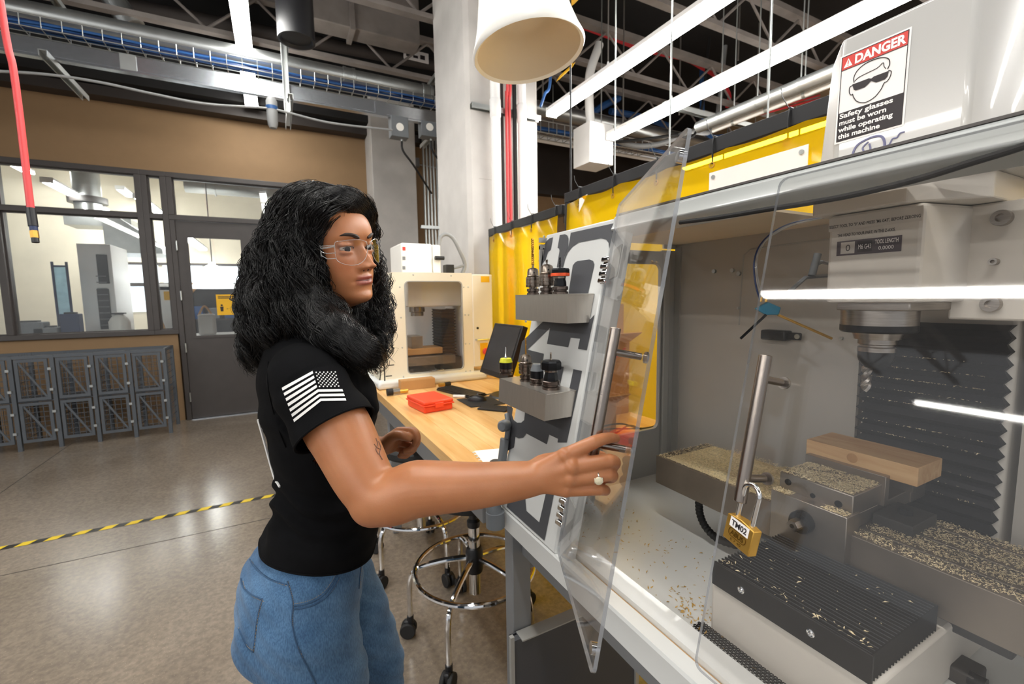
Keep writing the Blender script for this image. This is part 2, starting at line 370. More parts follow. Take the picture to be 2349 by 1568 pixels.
# door
dr = sgroup('door_1',(-.55,YW,0))
B((XD0,YW-.04,0),(XD0+.05,YW+.12,2.375)).build('door_frame','dark_trim',dr,bevel=.004,smooth=False)
B((XD1,YW-.04,0),(XD1+.06,YW+.12,2.375)).build('door_frame','dark_trim',dr,bevel=.004,smooth=False)
dx0,dx1,gz0,gz1 = XD0+.054, XD1-.004, 1.005, 2.19; gx0,gx1 = -.895,-.34
for nm,a,b in (('door_rail',(dx0,.012),(dx1,gz0)),('door_rail',(dx0,gz1),(dx1,2.37)),('door_stile',(dx0,gz0),(gx0,gz1)),('door_stile',(gx1,gz0),(dx1,gz1))):
    B((a[0],YW-.02,a[1]),(b[0],YW+.03,b[1])).build(nm,'dark_trim',dr,smooth=False)
B((gx0,YW,gz0),(gx1,YW+.008,gz1)).build('door_glass','window_glass',dr,smooth=False)
MB().ring([(gx0-.02,YW-.028,gz0-.02),(gx1+.02,YW-.028,gz0-.02),(gx1+.02,YW-.028,gz1+.02),(gx0-.02,YW-.028,gz1+.02)],[(gx0+.012,YW-.028,gz0+.012),(gx1-.012,YW-.028,gz0+.012),(gx1-.012,YW-.028,gz1-.012),(gx0+.012,YW-.028,gz1-.012)],(0,.02,0)).build('vision_frame','dark_trim',dr,smooth=False)
for z in (.28,.88,1.5,2.08):
    MB().cyl((XD0+.052,YW-.05,z-.055),(XD0+.052,YW-.05,z+.055),.010,n=10).build('hinge','galv',dr)
B((XD0+.05,YW-.06,0),(XD1,YW+.10,.010)).build('threshold','alu',dr,smooth=False)
B((XD1-.09,YW-.05,.95),(XD1-.02,YW-.02,1.15)).build('lock_plate','galv',dr,bevel=.003)
MB().tube(spline([(XD1-.055,YW-.03,1.05),(XD1-.055,YW-.09,1.05),(XD1-.10,YW-.10,1.05),(XD1-.19,YW-.10,1.05)],5),.010).build('door_handle','galv',dr)
# notice on the door glass
nx0,nx1,nz0,nz1 = [float(v) for v in (ony(YW,497,700)[0],ony(YW,545,700)[0],ony(YW,520,722)[2],ony(YW,520,675)[2])]
ng = thing('notice_sheet',((nx0+nx1)/2,YW-.004,nz0),'yellow distancing notice taped inside the dark door glass','notice')
B((nx0,YW-.004,nz0),(nx1,YW-.0025,nz1)).build('sheet','print_yellow',ng,smooth=False)
for k,zz in enumerate((.90,.83)): B((nx0+.02,YW-.0052,nz0+(nz1-nz0)*zz-.006),(nx1-.03*(k+1),YW-.0042,nz0+(nz1-nz0)*zz+.004)).build('print_line','print_black',ng,smooth=False)
for fx in (.24,.78):
    cx=nx0+(nx1-nx0)*fx; zc=nz0+(nz1-nz0)*.3
    MB().cyl((cx,YW-.0052,zc+.045),(cx,YW-.0042,zc+.045),.012,n=12).prism([(cx-.014,YW-.0052,zc-.03),(cx+.014,YW-.0052,zc-.03),(cx+.018,YW-.0052,zc+.028),(cx-.018,YW-.0052,zc+.028)],(0,.001,0)).build('pictogram','print_black',ng,smooth=False)
B((nx0+.1,YW-.0052,nz0+(nz1-nz0)*.3-.002),(nx1-.1,YW-.0042,nz0+(nz1-nz0)*.3+.003)).build('arrow_line','print_black',ng,smooth=False)
# far concrete column and return wall to the right of it
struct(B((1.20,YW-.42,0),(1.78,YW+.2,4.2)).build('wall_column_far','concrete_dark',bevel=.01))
wr = sgroup('wall_right',(8.2,3,0))
B((8.2,-5,0),(8.35,11.5,5)).build('panel','wall_tan',wr,smooth=False)
wf = sgroup('wall_far',(5.8,8.0,0))
B((3.4,YW+1.2,0),(8.2,YW+1.35,3.55)).build('panel','wall_tan',wf,smooth=False)
B((3.4,YW+1.0,3.4),(8.2,YW+1.35,5)).build('beam','dark_paint',wf,smooth=False)
B((3.25,YW,0),(3.4,YW+1.35,5)).build('return_panel','wall_tan',wf,smooth=False)
# near concrete column
CX0,CX1,CY0,CY1 = 1.475,2.17,3.55,4.32
nc = sgroup('wall_column',(1.8,3.9,0))
ch=.035
MB().prism([(CX0,CY0+ch,0),(CX0+ch,CY0,0),(CX1-ch,CY0,0),(CX1,CY0+ch,0),(CX1,CY1,0),(CX0,CY1,0)],(0,0,5)).build('shaft','concrete',nc,smooth=False)
B((CX0+.10,CY0-.0012,2.42),(CX1-.04,CY0+.001,2.423)).build('crack_line','concrete_dark',nc,smooth=False)
# hazard tape on the floor
tp = thing('floor_tape',(-1.5,3.6,0),'yellow and black striped hazard tape across the concrete floor','tape')
x=-4.0; per=.127
MB().add([(-4,3.575,.001),(1.2,3.575,.001),(1.2,3.625,.001),(-4,3.625,.001)],[(0,1,2,3)]).build('tape_band','black_plastic',tp,smooth=False)
while x<1.1:
    MB().add([(x,3.575,.0018),(x+.064,3.575,.0018),(x+.089,3.625,.0018),(x+.025,3.625,.0018)],[(0,1,2,3)]).build('stripe','yellow_tape',tp,smooth=False); x+=per
# ------------------------------------------------------------------ the lab behind the partition
lb = sgroup('wall_lab',(0,9,0))
B((-10,11.0,0),(3.2,11.15,5)).build('panel','cream',lb,smooth=False)
B((3.1,6.75,0),(3.25,11,5)).build('panel','wall_tan',lb,smooth=False)
B((-10,6.7,3.95),(3.2,11,4.02)).build('lab_ceiling','wall_white',lb,smooth=False)
# bright daylight glazing at the lab's rear
dw = sgroup('window_4',(-.2,10.97,1.2))
EM('daylight','#dfeaf6',1.5)
for i in range(2,7):
    for (z0,z1) in ((1.25,1.75),(1.8,2.15)):
        B((-4.1+i*.72,10.985,z0),(-3.45+i*.72,10.995,z1)).build('pane','daylight',dw,smooth=False)
B((-2.75,10.97,1.74),(1.1,10.99,1.81)).build('transom_bar','dark_trim',dw,smooth=False)
B((-2.75,10.97,2.15),(1.1,10.99,2.20)).build('transom_bar','dark_trim',dw,smooth=False)
def striplight(p, q, wdt, hgt, label, rods=True, group='linear ceiling lights', ceil=5.0, nrod=3, housing='white_paint'):
    p,q=np.array(p,float),np.array(q,float)
    t=thing('strip_light',(p+q)/2,label,'ceiling light',group)
    B((p[0]-wdt/2,p[1],p[2]+hgt*.55),(p[0]+wdt/2,q[1],p[2]+hgt)).build('housing',housing,t,bevel=.004)
    mb=MB(); w=wdt/2
    mb.sweep([(p[0]-w*.96,p[2]+hgt*.55),(p[0]-w*.96,p[2]+.012),(p[0]-w*.8,p[2]),(p[0]+w*.8,p[2]),(p[0]+w*.96,p[2]+.012),(p[0]+w*.96,p[2]+hgt*.55)],p[1]+.006,q[1]-.006)
    mb.build('diffuser','strip',t,smooth=False)
    for e in (p,q): B((p[0]-w-.002,e[1]-.006,p[2]-.003),(p[0]+w+.002,e[1]+.006,p[2]+hgt+.002)).build('end_cap',housing,t)
    if rods:
        for k in range(nrod):
            y=p[1]+(q[1]-p[1])*(k+.5)/nrod
            MB().cyl((p[0],y,p[2]+hgt),(p[0],y,ceil),.0045,n=8).build('hanger_rod','rod_steel',t)
            MB().lathe([(.016,0),(.014,.02),(.007,.05)],(p[0],y,p[2]+hgt),n=10).build('hanger_cup','white_paint',t)
    return t
# lab strip lights (run away from the camera like the others)
for i,(a,b,lab) in enumerate((((100,418),(247,488),'lit strip seen through the large upper window pane'),((12,375),(78,400),'lit strip at the top left corner behind the red strap'),((318,455),(372,497),'lit strip seen through the narrow pane beside the door'),((428,545),(462,574),'lit strip at the top of the door glass'),((275,435),(300,452),'short lit strip ending behind the window mullion'))):
    zl=3.6; A=onz(zl,*a);Bq=onz(zl,*b); fy=10.7/max(A[1],Bq[1])
    if fy<1: zl=1.42+(zl-1.42)*fy; A=onz(zl,*a);Bq=onz(zl,*b)
    x=(A[0]+Bq[0])/2; y0,y1=sorted((A[1],Bq[1]))
    striplight((x,max(y0,6.75),zl),(x,y1,zl),.13,.07,lab,rods=False,group='strip lights in the lab')
# lab furniture seen through the glass
def lab_thing(name,label,cat,parts,loc):
    t=thing(name,loc,label,cat)
    for nm,mt,mb in parts: mb.build(nm,mt,t,bevel=.006)
    return t
def at(px,py,Y): return ony(Y,px,py)
a=at(196,755,8.2); b=at(252,560,8.2)
cab=lab_thing('machine_cabinet','tall white cabinet with black vent panel behind the window','cabinet',[('body','white_paint',B((a[0],8.2,0),(b[0],9.0,b[2]))),
 ('vent_panel','black_plastic',B((at(222,600,8.2)[0],8.18,at(222,650,8.2)[2]),(at(247,600,8.2)[0],8.2,at(222,583,8.2)[2]))),
 ('lower_panel','black_plastic',B((at(226,700,8.2)[0],8.18,at(222,755,8.2)[2]),(at(254,700,8.2)[0],8.2,at(222,662,8.2)[2])))],((a[0]+b[0])/2,8.6,0))
for k in range(9): B((at(226,700,8.2)[0]+.01,8.174,at(222,755,8.2)[2]+.05+.085*k),(at(254,700,8.2)[0]-.01,8.18,at(222,755,8.2)[2]+.062+.085*k)).build('louvre','grey_paint',cab,smooth=False)
a=at(285,560,9.4)
hd=thing('fume_hood',(a[0],9.4,1.9),'silver canopy hood with round duct hanging in the lab','hood')
h0,h1=at(255,610,9.2),at(385,640,9.2)
MB().prism([(h0[0],9.0,2.2),(h1[0],9.0,2.2),(h1[0],9.0,2.33),(h0[0]+.25*(h1[0]-h0[0]),9.0,2.75),(h0[0],9.0,2.75)],(0,.9,0)).build('canopy','galv',hd,smooth=False)
dx=at(208,520,9.4)[0]
MB().cyl((dx,9.4,2.75),(dx,9.4,3.95),.17,n=24).build('duct','galv',hd)
MB().cyl((dx,9.4,2.98),(dx,9.4,3.07),.24,n=24).build('duct_collar','dark_trim',hd)
B((dx-.25,9.2,2.62),(h0[0]+.3,9.7,2.75)).build('plenum','galv',hd)
a=at(140,600,7.7); b=at(165,745,7.7)
cu=thing('blue_screen',(float(at(150,700,7.9)[0]),7.9,0),'pale blue translucent sheet on a frame behind the window','screen')
GLASS('blue_film',(.62,.80,.92),.35,hazecol=(.55,.75,.9))
c0,c1=at(118,600,7.9),at(165,720,7.9)
B((c0[0],7.9,c1[2]),(c1[0],7.91,at(130,610,7.9)[2])).build('film','blue_film',cu,smooth=False)
for xx in (c0[0],c1[0]): MB().cyl((xx,7.905,0),(xx,7.905,at(130,600,7.9)[2]),.014).build('post','navy',cu)
MB().cyl((c0[0],7.905,at(130,610,7.9)[2]),(c1[0],7.905,at(130,610,7.9)[2]),.012).build('top_bar','navy',cu)
tb=thing('lab_workbench',(-2.2,7.6,0),'grey lab workbench cluttered behind the large window','workbench')
B((-4,7.2,.98),(-1.25,7.9,1.04)).build('top','grey_paint',tb,bevel=.004)
for xx in (-3.9,-1.35):
    for yy in (7.25,7.85): B((xx-.03,yy-.03,0),(xx+.03,yy+.03,.98)).build('leg','grey_paint',tb)
def clutter(px,py,w,h,d,mat,name,label,cat,Y=7.5,round_=False):
    p=at(px,py,Y); z=1.04; t=thing(name,(p[0],Y,z),label,cat)
    if round_: MB().lathe([(w*.5,0),(w*.5,h*.6),(w*.35,h*.85),(w*.18,h)],(p[0],Y,z),n=18).build('body',mat,t)
    else:
        B((p[0]-w/2,Y-d/2,z),(p[0]+w/2,Y+d/2,z+h)).build('body',mat,t,bevel=.01)
    B((p[0]-w*.3,Y-d*.3,z+h),(p[0]+w*.3,Y+d*.3,z+h+.02)).build('top_cap','black_plastic' if mat!='black_plastic' else 'grey_paint',t,bevel=.004)
    return t
clutter(65,740,.32,.17,.2,'grey_plastic','control_unit','grey control unit with knobs at the left of the lab bench','instrument')
clutter(110,745,.22,.10,.2,'grey_paint','small_box','low grey box on the lab bench next to the control unit','box')
clutter(165,740,.18,.26,.15,'navy','tool_case','dark blue case on the lab bench under the blue sheet','case')
clutter(275,745,.22,.24,.2,'white_plastic','round_jug','rounded white jug on the lab bench beside the tall cabinet','jug',round_=True)
wt=thing('white_table',(-.6,7.8,0),'white table seen through the door glass','table')
B((-1.15,7.35,.90),(.1,8.2,.95)).build('top','white_paint',wt,bevel=.004)
for xx in (-1.1,.05):
    for yy in (7.4,8.15): B((xx-.025,yy-.025,0),(xx+.025,yy+.025,.90)).build('leg','white_paint',wt)
p=at(475,735,7.7)
mb_=thing('jerry_can',(p[0],7.7,.95),'pale green jerry can on the white table behind the door','can')
B((p[0]-.1,7.6,.95),(p[0]+.1,7.8,1.25)).build('body','concrete_dark',mb_,bevel=.03)
MB().tube(spline([(p[0]-.1,7.7,1.22),(p[0]-.02,7.7,1.36),(p[0]+.06,7.7,1.25)],6),.014).build('grip','cardboard',mb_)
p=at(490,650,8.6)
lm=thing('cone_lamp',(p[0],8.6,p[2]),'white cone pendant lamp glowing behind the door glass','lamp')
EM('lamp_glow','#ffffff',1.6)
MB().lathe([(.30,0),(.31,.01),(.12,.34),(.05,.38),(.05,.42)],(p[0],8.6,p[2]-.08),n=28).build('shade','lamp_glow',lm)
MB().cyl((p[0],8.6,p[2]+.3),(p[0],8.6,3.95),.008,n=8).build('cord','grey_cable',lm)
p=at(490,665,9.2)
sh=thing('storage_shelf',(p[0],9.3,0),'dark shelving unit with a white top beyond the door','shelf')
B((p[0]-.75,9.1,1.68),(p[0]+.7,9.6,1.73)).build('top_board','white_paint',sh)
for zz in (.5,1.1): B((p[0]-.73,9.12,zz),(p[0]+.68,9.58,zz+.03)).build('board','dark_paint',sh)
B((p[0]-.73,9.57,.1),(p[0]+.68,9.6,1.68)).build('back_board','black_plastic',sh)
for s in (-.74,.68): B((p[0]+s,9.1,0),(p[0]+s+.03,9.6,1.68)).build('side_board','dark_paint',sh)
for k in range(5):
    bx=p[0]-.5+.24*k; t=tag(MB().box((bx-.09,9.2,1.13),(bx+.08,9.45,1.25+.1*((k*7)%4)/3)).build('storage_bin','blue_cable' if k%2 else 'grey_plastic',bevel=.01),['leftmost grey bin','blue bin second from the left','grey bin in the middle','blue bin second from the right','rightmost grey bin'][k]+' on the dark lab shelf','bin','bins on the lab shelf')
p0,p1=at(435,668,8.9),at(470,630,8.9)
tag(MB().cyl(p0,p1,.05,n=14).build('cardboard_tube','cardboard'),'tan cardboard tube leaning over the lab shelf','tube')
p0,p1=at(357,715,7.6),at(376,760,7.6)
tag(MB().obox((p0+p1)/2,(p1-p0)/2,(.03,0,.012),(0,.012,0)).build('timber_offcut','pine',bevel=.003),'short timber offcut leaning behind the narrow pane','timber')
a,b=at(345,765,7.9),at(392,665,7.9)
wbx=thing('white_panel_cabinet',((a[0]+b[0])/2,8.1,0),'low white cabinet with a yellow sticker behind the narrow pane','cabinet')
B((a[0],7.9,0),(b[0],8.3,b[2])).build('body','white_paint',wbx,bevel=.006)
s0,s1=at(377,688,7.9),at(390,668,7.9); B((s0[0],7.894,s0[2]),(s1[0],7.9,s1[2])).build('sticker','print_yellow',wbx,smooth=False)
# red structural trim and conduit under the lab ceiling
rb=thing('red_pipe',(-1,7.4,3.6),'red pipe running across the lab ceiling','pipe')
MB().cyl((-4.5,7.1,3.22),(1.5,7.1,3.22),.032,n=12).build('run','red_cable',rb)
for xx in (-3.2,-.9,.6): B((xx-.012,7.085,3.25),(xx+.012,7.115,3.95)).build('hanger','galv',rb)
dt=thing('lab_duct',(0,8.6,3.2),'long silver round duct under the lab ceiling','duct')
MB().cyl((-1.2,9.0,3.35),(2.9,9.0,3.35),.16,n=24).build('run','galv',dt)
for xx in (-.8,.6,2): MB().cyl((xx,9.0,3.35),(xx+.02,9.0,3.35),.185,n=24).build('band','galv',dt); B((xx,8.98,3.5),(xx+.02,9.02,3.95)).build('hanger','galv',dt)
# ------------------------------------------------------------------ mesh cage lockers in front of the partition
CY=5.96; CT=.93
def cage_locker(x0,label):
    W=.295; t=thing('cage_locker',(x0+W/2,CY+.2,0),label,'cage locker','row of wire cage lockers under the window')
    for xx in (x0,):
        for yy in (CY,CY+.40): B((xx-.016,yy-.016,0),(xx+.016,yy+.016,CT)).build('post','cage',t,smooth=False)
    for yy in (CY,CY+.40): B((x0,yy-.012,CT-.03),(x0+W,yy+.012,CT)).build('top_rail','cage',t,smooth=False)
    for z0,z1 in ((.08,.47),(.49,CT-.035)):
        d=B((x0+.03,CY-.022,z0),(x0+.055,CY-.002,z1)).box((x0+W-.055,CY-.022,z0),(x0+W-.03,CY-.002,z1)).box((x0+.055,CY-.022,z0),(x0+W-.055,CY-.002,z0+.028)).box((x0+.055,CY-.022,z1-.028),(x0+W-.055,CY-.002,z1)).build('cage_door','cage',t,smooth=False)
        mb=MB()
        for k in range(1,8): z=z0+(z1-z0)*k/8; mb.box((x0+.05,CY-.012,z-.002),(x0+W-.05,CY-.008,z+.002))
        for k in range(1,4): xx=x0+.05+(W-.1)*k/4; mb.box((xx-.002,CY-.012,z0+.02),(xx+.002,CY-.008,z1-.02))
        mb.build('wire_grid','cage',d,smooth=False)
        MB().obox((x0+W/2,CY-.012,(z0+z1)/2),(W/2-.06,0,-(z1-z0)/2+.03),(.006,0,.006),(0,.004,0)).build('brace','cage',d,smooth=False)
        for zz in (z0+.1,z1-.1): B((x0+W-.03,CY-.035,zz-.012),(x0+W-.004,CY-.018,zz+.012)).build('latch','galv',d)
    B((x0+.016,CY,.475),(x0+W-.016,CY+.40,.482)).build('shelf','cage',t,smooth=False)
    mb=MB()
    for k in range(12): z=.09+k*.07; mb.box((x0+.016,CY+.398,z-.002),(x0+W-.016,CY+.402,z+.002))
    for k in range(1,6): xx=x0+W*k/6; mb.box((xx-.002,CY+.396,.08),(xx+.002,CY+.40,CT))
    mb.build('back_grid','cage',t,smooth=False)
    mb=MB()
    for k in range(12): z=.09+k*.07; mb.box((x0-.002,CY,z-.002),(x0+.002,CY+.40,z+.002))
    for k in range(1,7): yy=CY+.4*k/7; mb.box((x0-.002,yy-.002,.08),(x0+.002,yy+.002,CT))
    mb.build('side_grid','cage',t,smooth=False)
    return t
labs=['wire cage locker nearest the dark door, at the end of the row','wire cage locker second from the dark door','wire cage locker third from the dark door','wire cage locker fourth from the dark door','wire cage locker fifth from the dark door, cut by the frame edge','wire cage locker at the far left, outside the large window']
for i in range(5):
    t=cage_locker(-1.11-.295*(i+1),labs[i])
    if i==0:
        for yy in (CY,CY+.40): B((-1.11-.016,yy-.016,0),(-1.11+.016,yy+.016,CT)).build('post','cage',t,smooth=False)
        B((-1.122,CY,CT-.03),(-1.098,CY+.4,CT)).build('top_rail','cage',t,smooth=False)
        mb=MB()
        for k in range(12): z=.09+k*.07; mb.box((-1.112,CY,z-.002),(-1.108,CY+.40,z+.002))
        for k in range(1,7): yy=CY+.4*k/7; mb.box((-1.112,yy-.002,.08),(-1.108,yy+.002,CT))
        mb.build('side_grid','cage',t,smooth=False)
# ------------------------------------------------------------------ ceiling joists (open steelwork under the deck)
def joist(y,z,label,x0=-9,x1=8.2):
    t=thing('ceiling_joist',((x0+x1)/2,y,z),label,'joist','steel joists under the black deck')
    B((x0,y-.04,z),(x1,y+.04,z+.045)).build('bottom_chord','joist',t,smooth=False)
    B((x0,y-.05,z+.42),(x1,y+.05,z+.48)).build('top_chord','joist',t,smooth=False)
    mb=MB(); x=x0; k=0
    while x<x1-.5:
        a,b=(z+.04,z+.43) if k%2 else (z+.43,z+.04); mb.cyl((x,y,a),(x+.45,y,b),.014,n=6,cap=False); x+=.45; k+=1
    mb.build('web','joist',t)
    return t
ords=['nearest','second','third','fourth','fifth','sixth','seventh','eighth','ninth','farthest']
for i in range(9): joist(.9+i*1.15,4.05,ords[i]+' steel joist from the camera under the black deck')
# ------------------------------------------------------------------ strip lights of the shop
L1=striplight((3.12,-4.2,3.0),(3.12,3.70,3.0),.11,.075,'lit strip light ending at the white box, right of the other',nrod=5)
L2=striplight((2.25,-4.2,3.0),(2.25,3.47,3.0),.10,.07,'lit strip light between the hood and the boxed strip',nrod=5)
L3=striplight((-.12,-1.0,3.67),(-.12,6.2,3.67),.13,.075,'lit strip light above the silver pipe at the top left',nrod=4)
L4=striplight((-2.85,-4.2,3.0),(-2.85,2.93,3.0),.11,.075,'strip light overhead on the left, mirrored in the closed clear door',nrod=4)
L5=striplight((-6.55,-4.2,3.0),(-6.55,2.80,3.0),.11,.075,'strip light farthest left, mirrored low in the closed clear door',nrod=4)
L6=striplight((5.9,-4.2,3.4),(5.9,5.2,3.4),.11,.075,'strip light far to the right behind the yellow curtain',nrod=4)
jb=thing('end_box',(3.05,3.85,2.70),'white square box fixed at the end of the strip light','junction box')
q0,q1=ony(3.74,1350,372),ony(3.74,1411,280)
B((q0[0],3.72,q0[2]),(q0[0]+.30,4.0,q0[2]+.40)).build('box_body','white_paint',jb,bevel=.004)
MB().cyl((q0[0]+.25,3.85,q0[2]+.40),(q0[0]+.25,3.85,5.0),.006,n=8).build('hanger_rod','galv',jb)
MB().tube(spline([(q0[0]+.12,3.86,q0[2]+.4),(q0[0]+.10,3.86,q0[2]+.65),(q0[0]+.14,3.9,q0[2]+.95),(q0[0]+.3,3.95,4.05)],6),.045,n=12).build('flex_conduit','white_paint',jb)
# ------------------------------------------------------------------ silver pipe, cable tray and wireway in front of the tan wall
def zline(Y,px,py): return float(ony(Y,px,py)[2])
YT=4.62
zp=zline(4.86,350,86); zc=zline(4.74,500,140); zw=zline(YT,350,159)
xe=float(ony(4.86,985,210)[0])
pp=thing('steel_pipe',(0,4.86,zp),'large galvanised pipe running over the cable tray','pipe')
MB().cyl((-6,4.86,zp),(xe,4.86,zp),.078,n=24).build('run','galv',pp)
for xx in (float(ony(4.86,800,175)[0]),-3.1,xe-.03):
    MB().lathe([(.079,-.06),(.088,-.055),(.088,-.03),(.084,-.028),(.084,.028),(.088,.03),(.088,.055),(.079,.06)],(xx,4.86,zp),(1,0,0),n=24,cap=False).build('coupling','galv',pp)
ct=thing('cable_tray',(0,4.74,zc-.1),'wire basket tray full of blue data cables','cable tray')
xr=1.72; x=-5.2
rb0=MB().tube([(x,4.66,zc+.035),(x,4.66,zc-.05),(x,4.82,zc-.05),(x,4.82,zc+.02)],.0035,n=5).build('wire_rib','galv',ct); copies(rb0,[(k*.115,0,0) for k in range(1,60)])
for (y,z) in ((4.66,zc+.035),(4.66,zc-.05),(4.74,zc-.053),(4.82,zc-.05),(4.82,zc+.02)):
    MB().cyl((-5.5,y,z),(xr,y,z),.004,n=6).build('long_wire','galv',ct)
for k in range(14):
    yy=4.675+.013*(k%7)+.02*random.random(); z0=zc-.038+.022*(k//7)+.018*random.random()
    pts=[(x,yy+.012*math.sin(x*3+k),z0+.008*math.sin(x*5+2*k)) for x in np.linspace(-5.5,xr,40)]
    tag(MB().tube(pts,.010,n=6).build('data_cable','blue_cable' if k%4 else 'navy'),'blue data cable lying in the wire basket tray','cable','data cables in the basket tray')
ww=thing('wireway',(0,YT,zw-.06),'square aluminium wireway running along the tan wall top','wireway')
B((-6,YT-.05,zw-.055),(1.75,YT+.05,zw+.055)).build('trough','alu',ww,bevel=.003)
B((-6,YT-.06,zw-.075),(1.75,YT-.03,zw-.06)).build('lip','alu',ww)
xs=float(ony(YT,300,165)[0])
B((xs-.05,YT-.057,zw-.062),(xs+.05,YT-.05,zw+.058)).build('splice','galv',ww)
xs=float(ony(YT,870,260)[0]); B((xs-.05,YT-.057,zw-.062),(xs+.06,YT-.05,zw+.058)).build('splice','alu',ww)
for i,px in enumerate((917,985)):
    q=ony(YT-.06,px,292); t=thing('outlet_box',(q[0],YT,q[2]-.08),['grey outlet box under the wireway, left of its twin','grey outlet box under the wireway, touching the concrete column'][i],'outlet box','outlet boxes under the wireway')
    B((q[0]-.085,YT-.07,q[2]-.09),(q[0]+.085,YT+.05,zw-.056)).build('box_body','grey_plastic',t,bevel=.004)
    MB().cyl((q[0],YT-.075,q[2]),(q[0],YT-.07,q[2]),.038,n=18).build('socket_face','white_plastic',t)
    MB().cyl((q[0]+.03,YT,q[2]-.11),(q[0]+.03,YT,q[2]-.09),.016,n=10).build('cord_grip','galv',t)
    MB().tube(spline([(q[0]+.03,YT,q[2]-.10),(q[0]+.04,YT,q[2]-.20),(q[0]+.16,YT+.05,q[2]-.32),(q[0]+.42,YT+.3,q[2]-.52)],6),.011,n=8).build('cord','black_rubber',t)
def strut(name,p,q,label,w=.021,slots=True):
    p,q=np.array(p,float),np.array(q,float); t=thing(name,(p+q)/2,label,'strut')
    d=q-p; L_=np.linalg.norm(d); d/=L_; u=np.cross(d,(0,0,1) if abs(d[2])<.9 else (0,1,0)); u/=np.linalg.norm(u); v=np.cross(d,u)
    MB().obox((p+q)/2-v*w*.9,d*L_/2,u*w,v*.003).build('web','galv',t,smooth=False)
    for s in (-1,1): MB().obox((p+q)/2+u*w*s,d*L_/2,u*.003,v*w).build('flange','galv',t,smooth=False)
    if slots:
        n=min(26,int(L_/.06)); mb=MB()
        for k in range(n): mb.obox(p+d*(L_*(k+.5)/n)-v*(w*.9+.0035),d*.014,u*.007,v*.001)
        mb.build('slot','black_plastic',t,smooth=False,kind='stuff')
    return t
for i,(px,py) in enumerate(((75,20),(650,60),(985,200))):
    q=ony(4.9,px,py); x=float(q[0]) if i else float(ony(4.6,110,60)[0])
    strut('trapeze_strut',(x,4.4,zp+.10),(x,5.25,zp+.10),['slotted strut crossing over the silver pipe at the left','slotted strut crossing over the silver pipe by the black can','slotted strut crossing over the silver pipe by the column'][i])
    strut('lower_strut',(x+.0,4.45,zw-.085),(x+.0,5.25,zw-.085),['slotted strut under the wireway at the left','slotted strut under the wireway by the black can','slotted strut under the wireway by the column'][i])
x=float(ony(4.5,650,100)[0]); strut('drop_strut',(x,4.5,zw-.2),(x,4.5,4.9),'upright slotted strut hanging beside the black can')
x=float(ony(4.5,638,240)[0])
jc=thing('pipe_fitting',(x,4.5,zw-.35),'small grey conduit fitting with a blue collar below the wireway','fitting')
MB().lathe([(.028,0),(.04,.03),(.045,.1),(.045,.22),(.03,.25)],(x-.05,4.5,zw-.36),n=14).build('body','grey_cable',jc)
MB().cyl((x-.05,4.5,zw-.21),(x-.05,4.5,zw-.18),.047,n=14).build('collar','blue_cable',jc)
pts=[ony(4.48,*q) for q in ((-760,100),(-600,112),(-460,124),(-320,136),(-190,148),(-60,160),(100,170),(225,188),(350,215),(470,238),(610,248),(660,258),(760,282),(900,298))]
tag(MB().tube(spline(pts,6),.010,n=8).build('thin_conduit','grey_cable'),'thin grey cable sagging below the wireway','cable')
q=ony(4.2,680,85)
bc=thing('black_can',(q[0],4.2,q[2]),'black round can hanging from the dark ceiling','speaker')
MB().lathe([(.0,.02),(.11,.02),(.125,0),(.14,0),(.14,.9),(.0,.9)],(q[0],4.2,q[2]-.03),n=32).build('can','black_plastic',bc)
MB().cyl((q[0],4.2,q[2]+.87),(q[0],4.2,5.0),.012).build('stem','black_plastic',bc)
q0,q1=ony(5.6,262,0),ony(5.6,305,62)
du=thing('vent_pipe',q1,'short galvanised vent pipe dropping above the silver pipe','pipe')
MB().cyl(q1,q1+(q0-q1)*3,.095,n=24).build('run','galv',du); MB().cyl(q1,q1+(q0-q1)*.12,.105,n=24).build('rim','galv',du)
bp=thing('brown_pipe',(0,5.5,4.2),'brown painted pipe crossing the dark ceiling','pipe')
a_,b_=ony(5.9,380,30),ony(5.9,1000,150)
MB().cyl(a_-(b_-a_)*1.2,b_+(b_-a_)*.2,.07,n=18).build('run','dark_paint',bp)
sg=ony(5.8,955,128); so=B((sg[0]-.16,5.80,sg[2]-.06),(sg[0]+.16,5.812,sg[2]+.06)).build('pipe_marker','print_white',bp)
for k in range(3): B((sg[0]-.13+.09*k,5.796,sg[2]-.03),(sg[0]-.07+.09*k,5.80,sg[2]+.02-.02*(k%2))).build('marker_print','print_black',bp,smooth=False)
dd=thing('dark_duct',(1.2,5.2,3.9),'dark painted rectangular duct in the ceiling shadows','duct')
B((.2,5.15,4.25),(1.6,5.4,4.9)).build('duct_run','joist',dd,bevel=.01); B((.85,5.12,4.22),(.90,5.43,4.93)).build('flange','joist',dd)
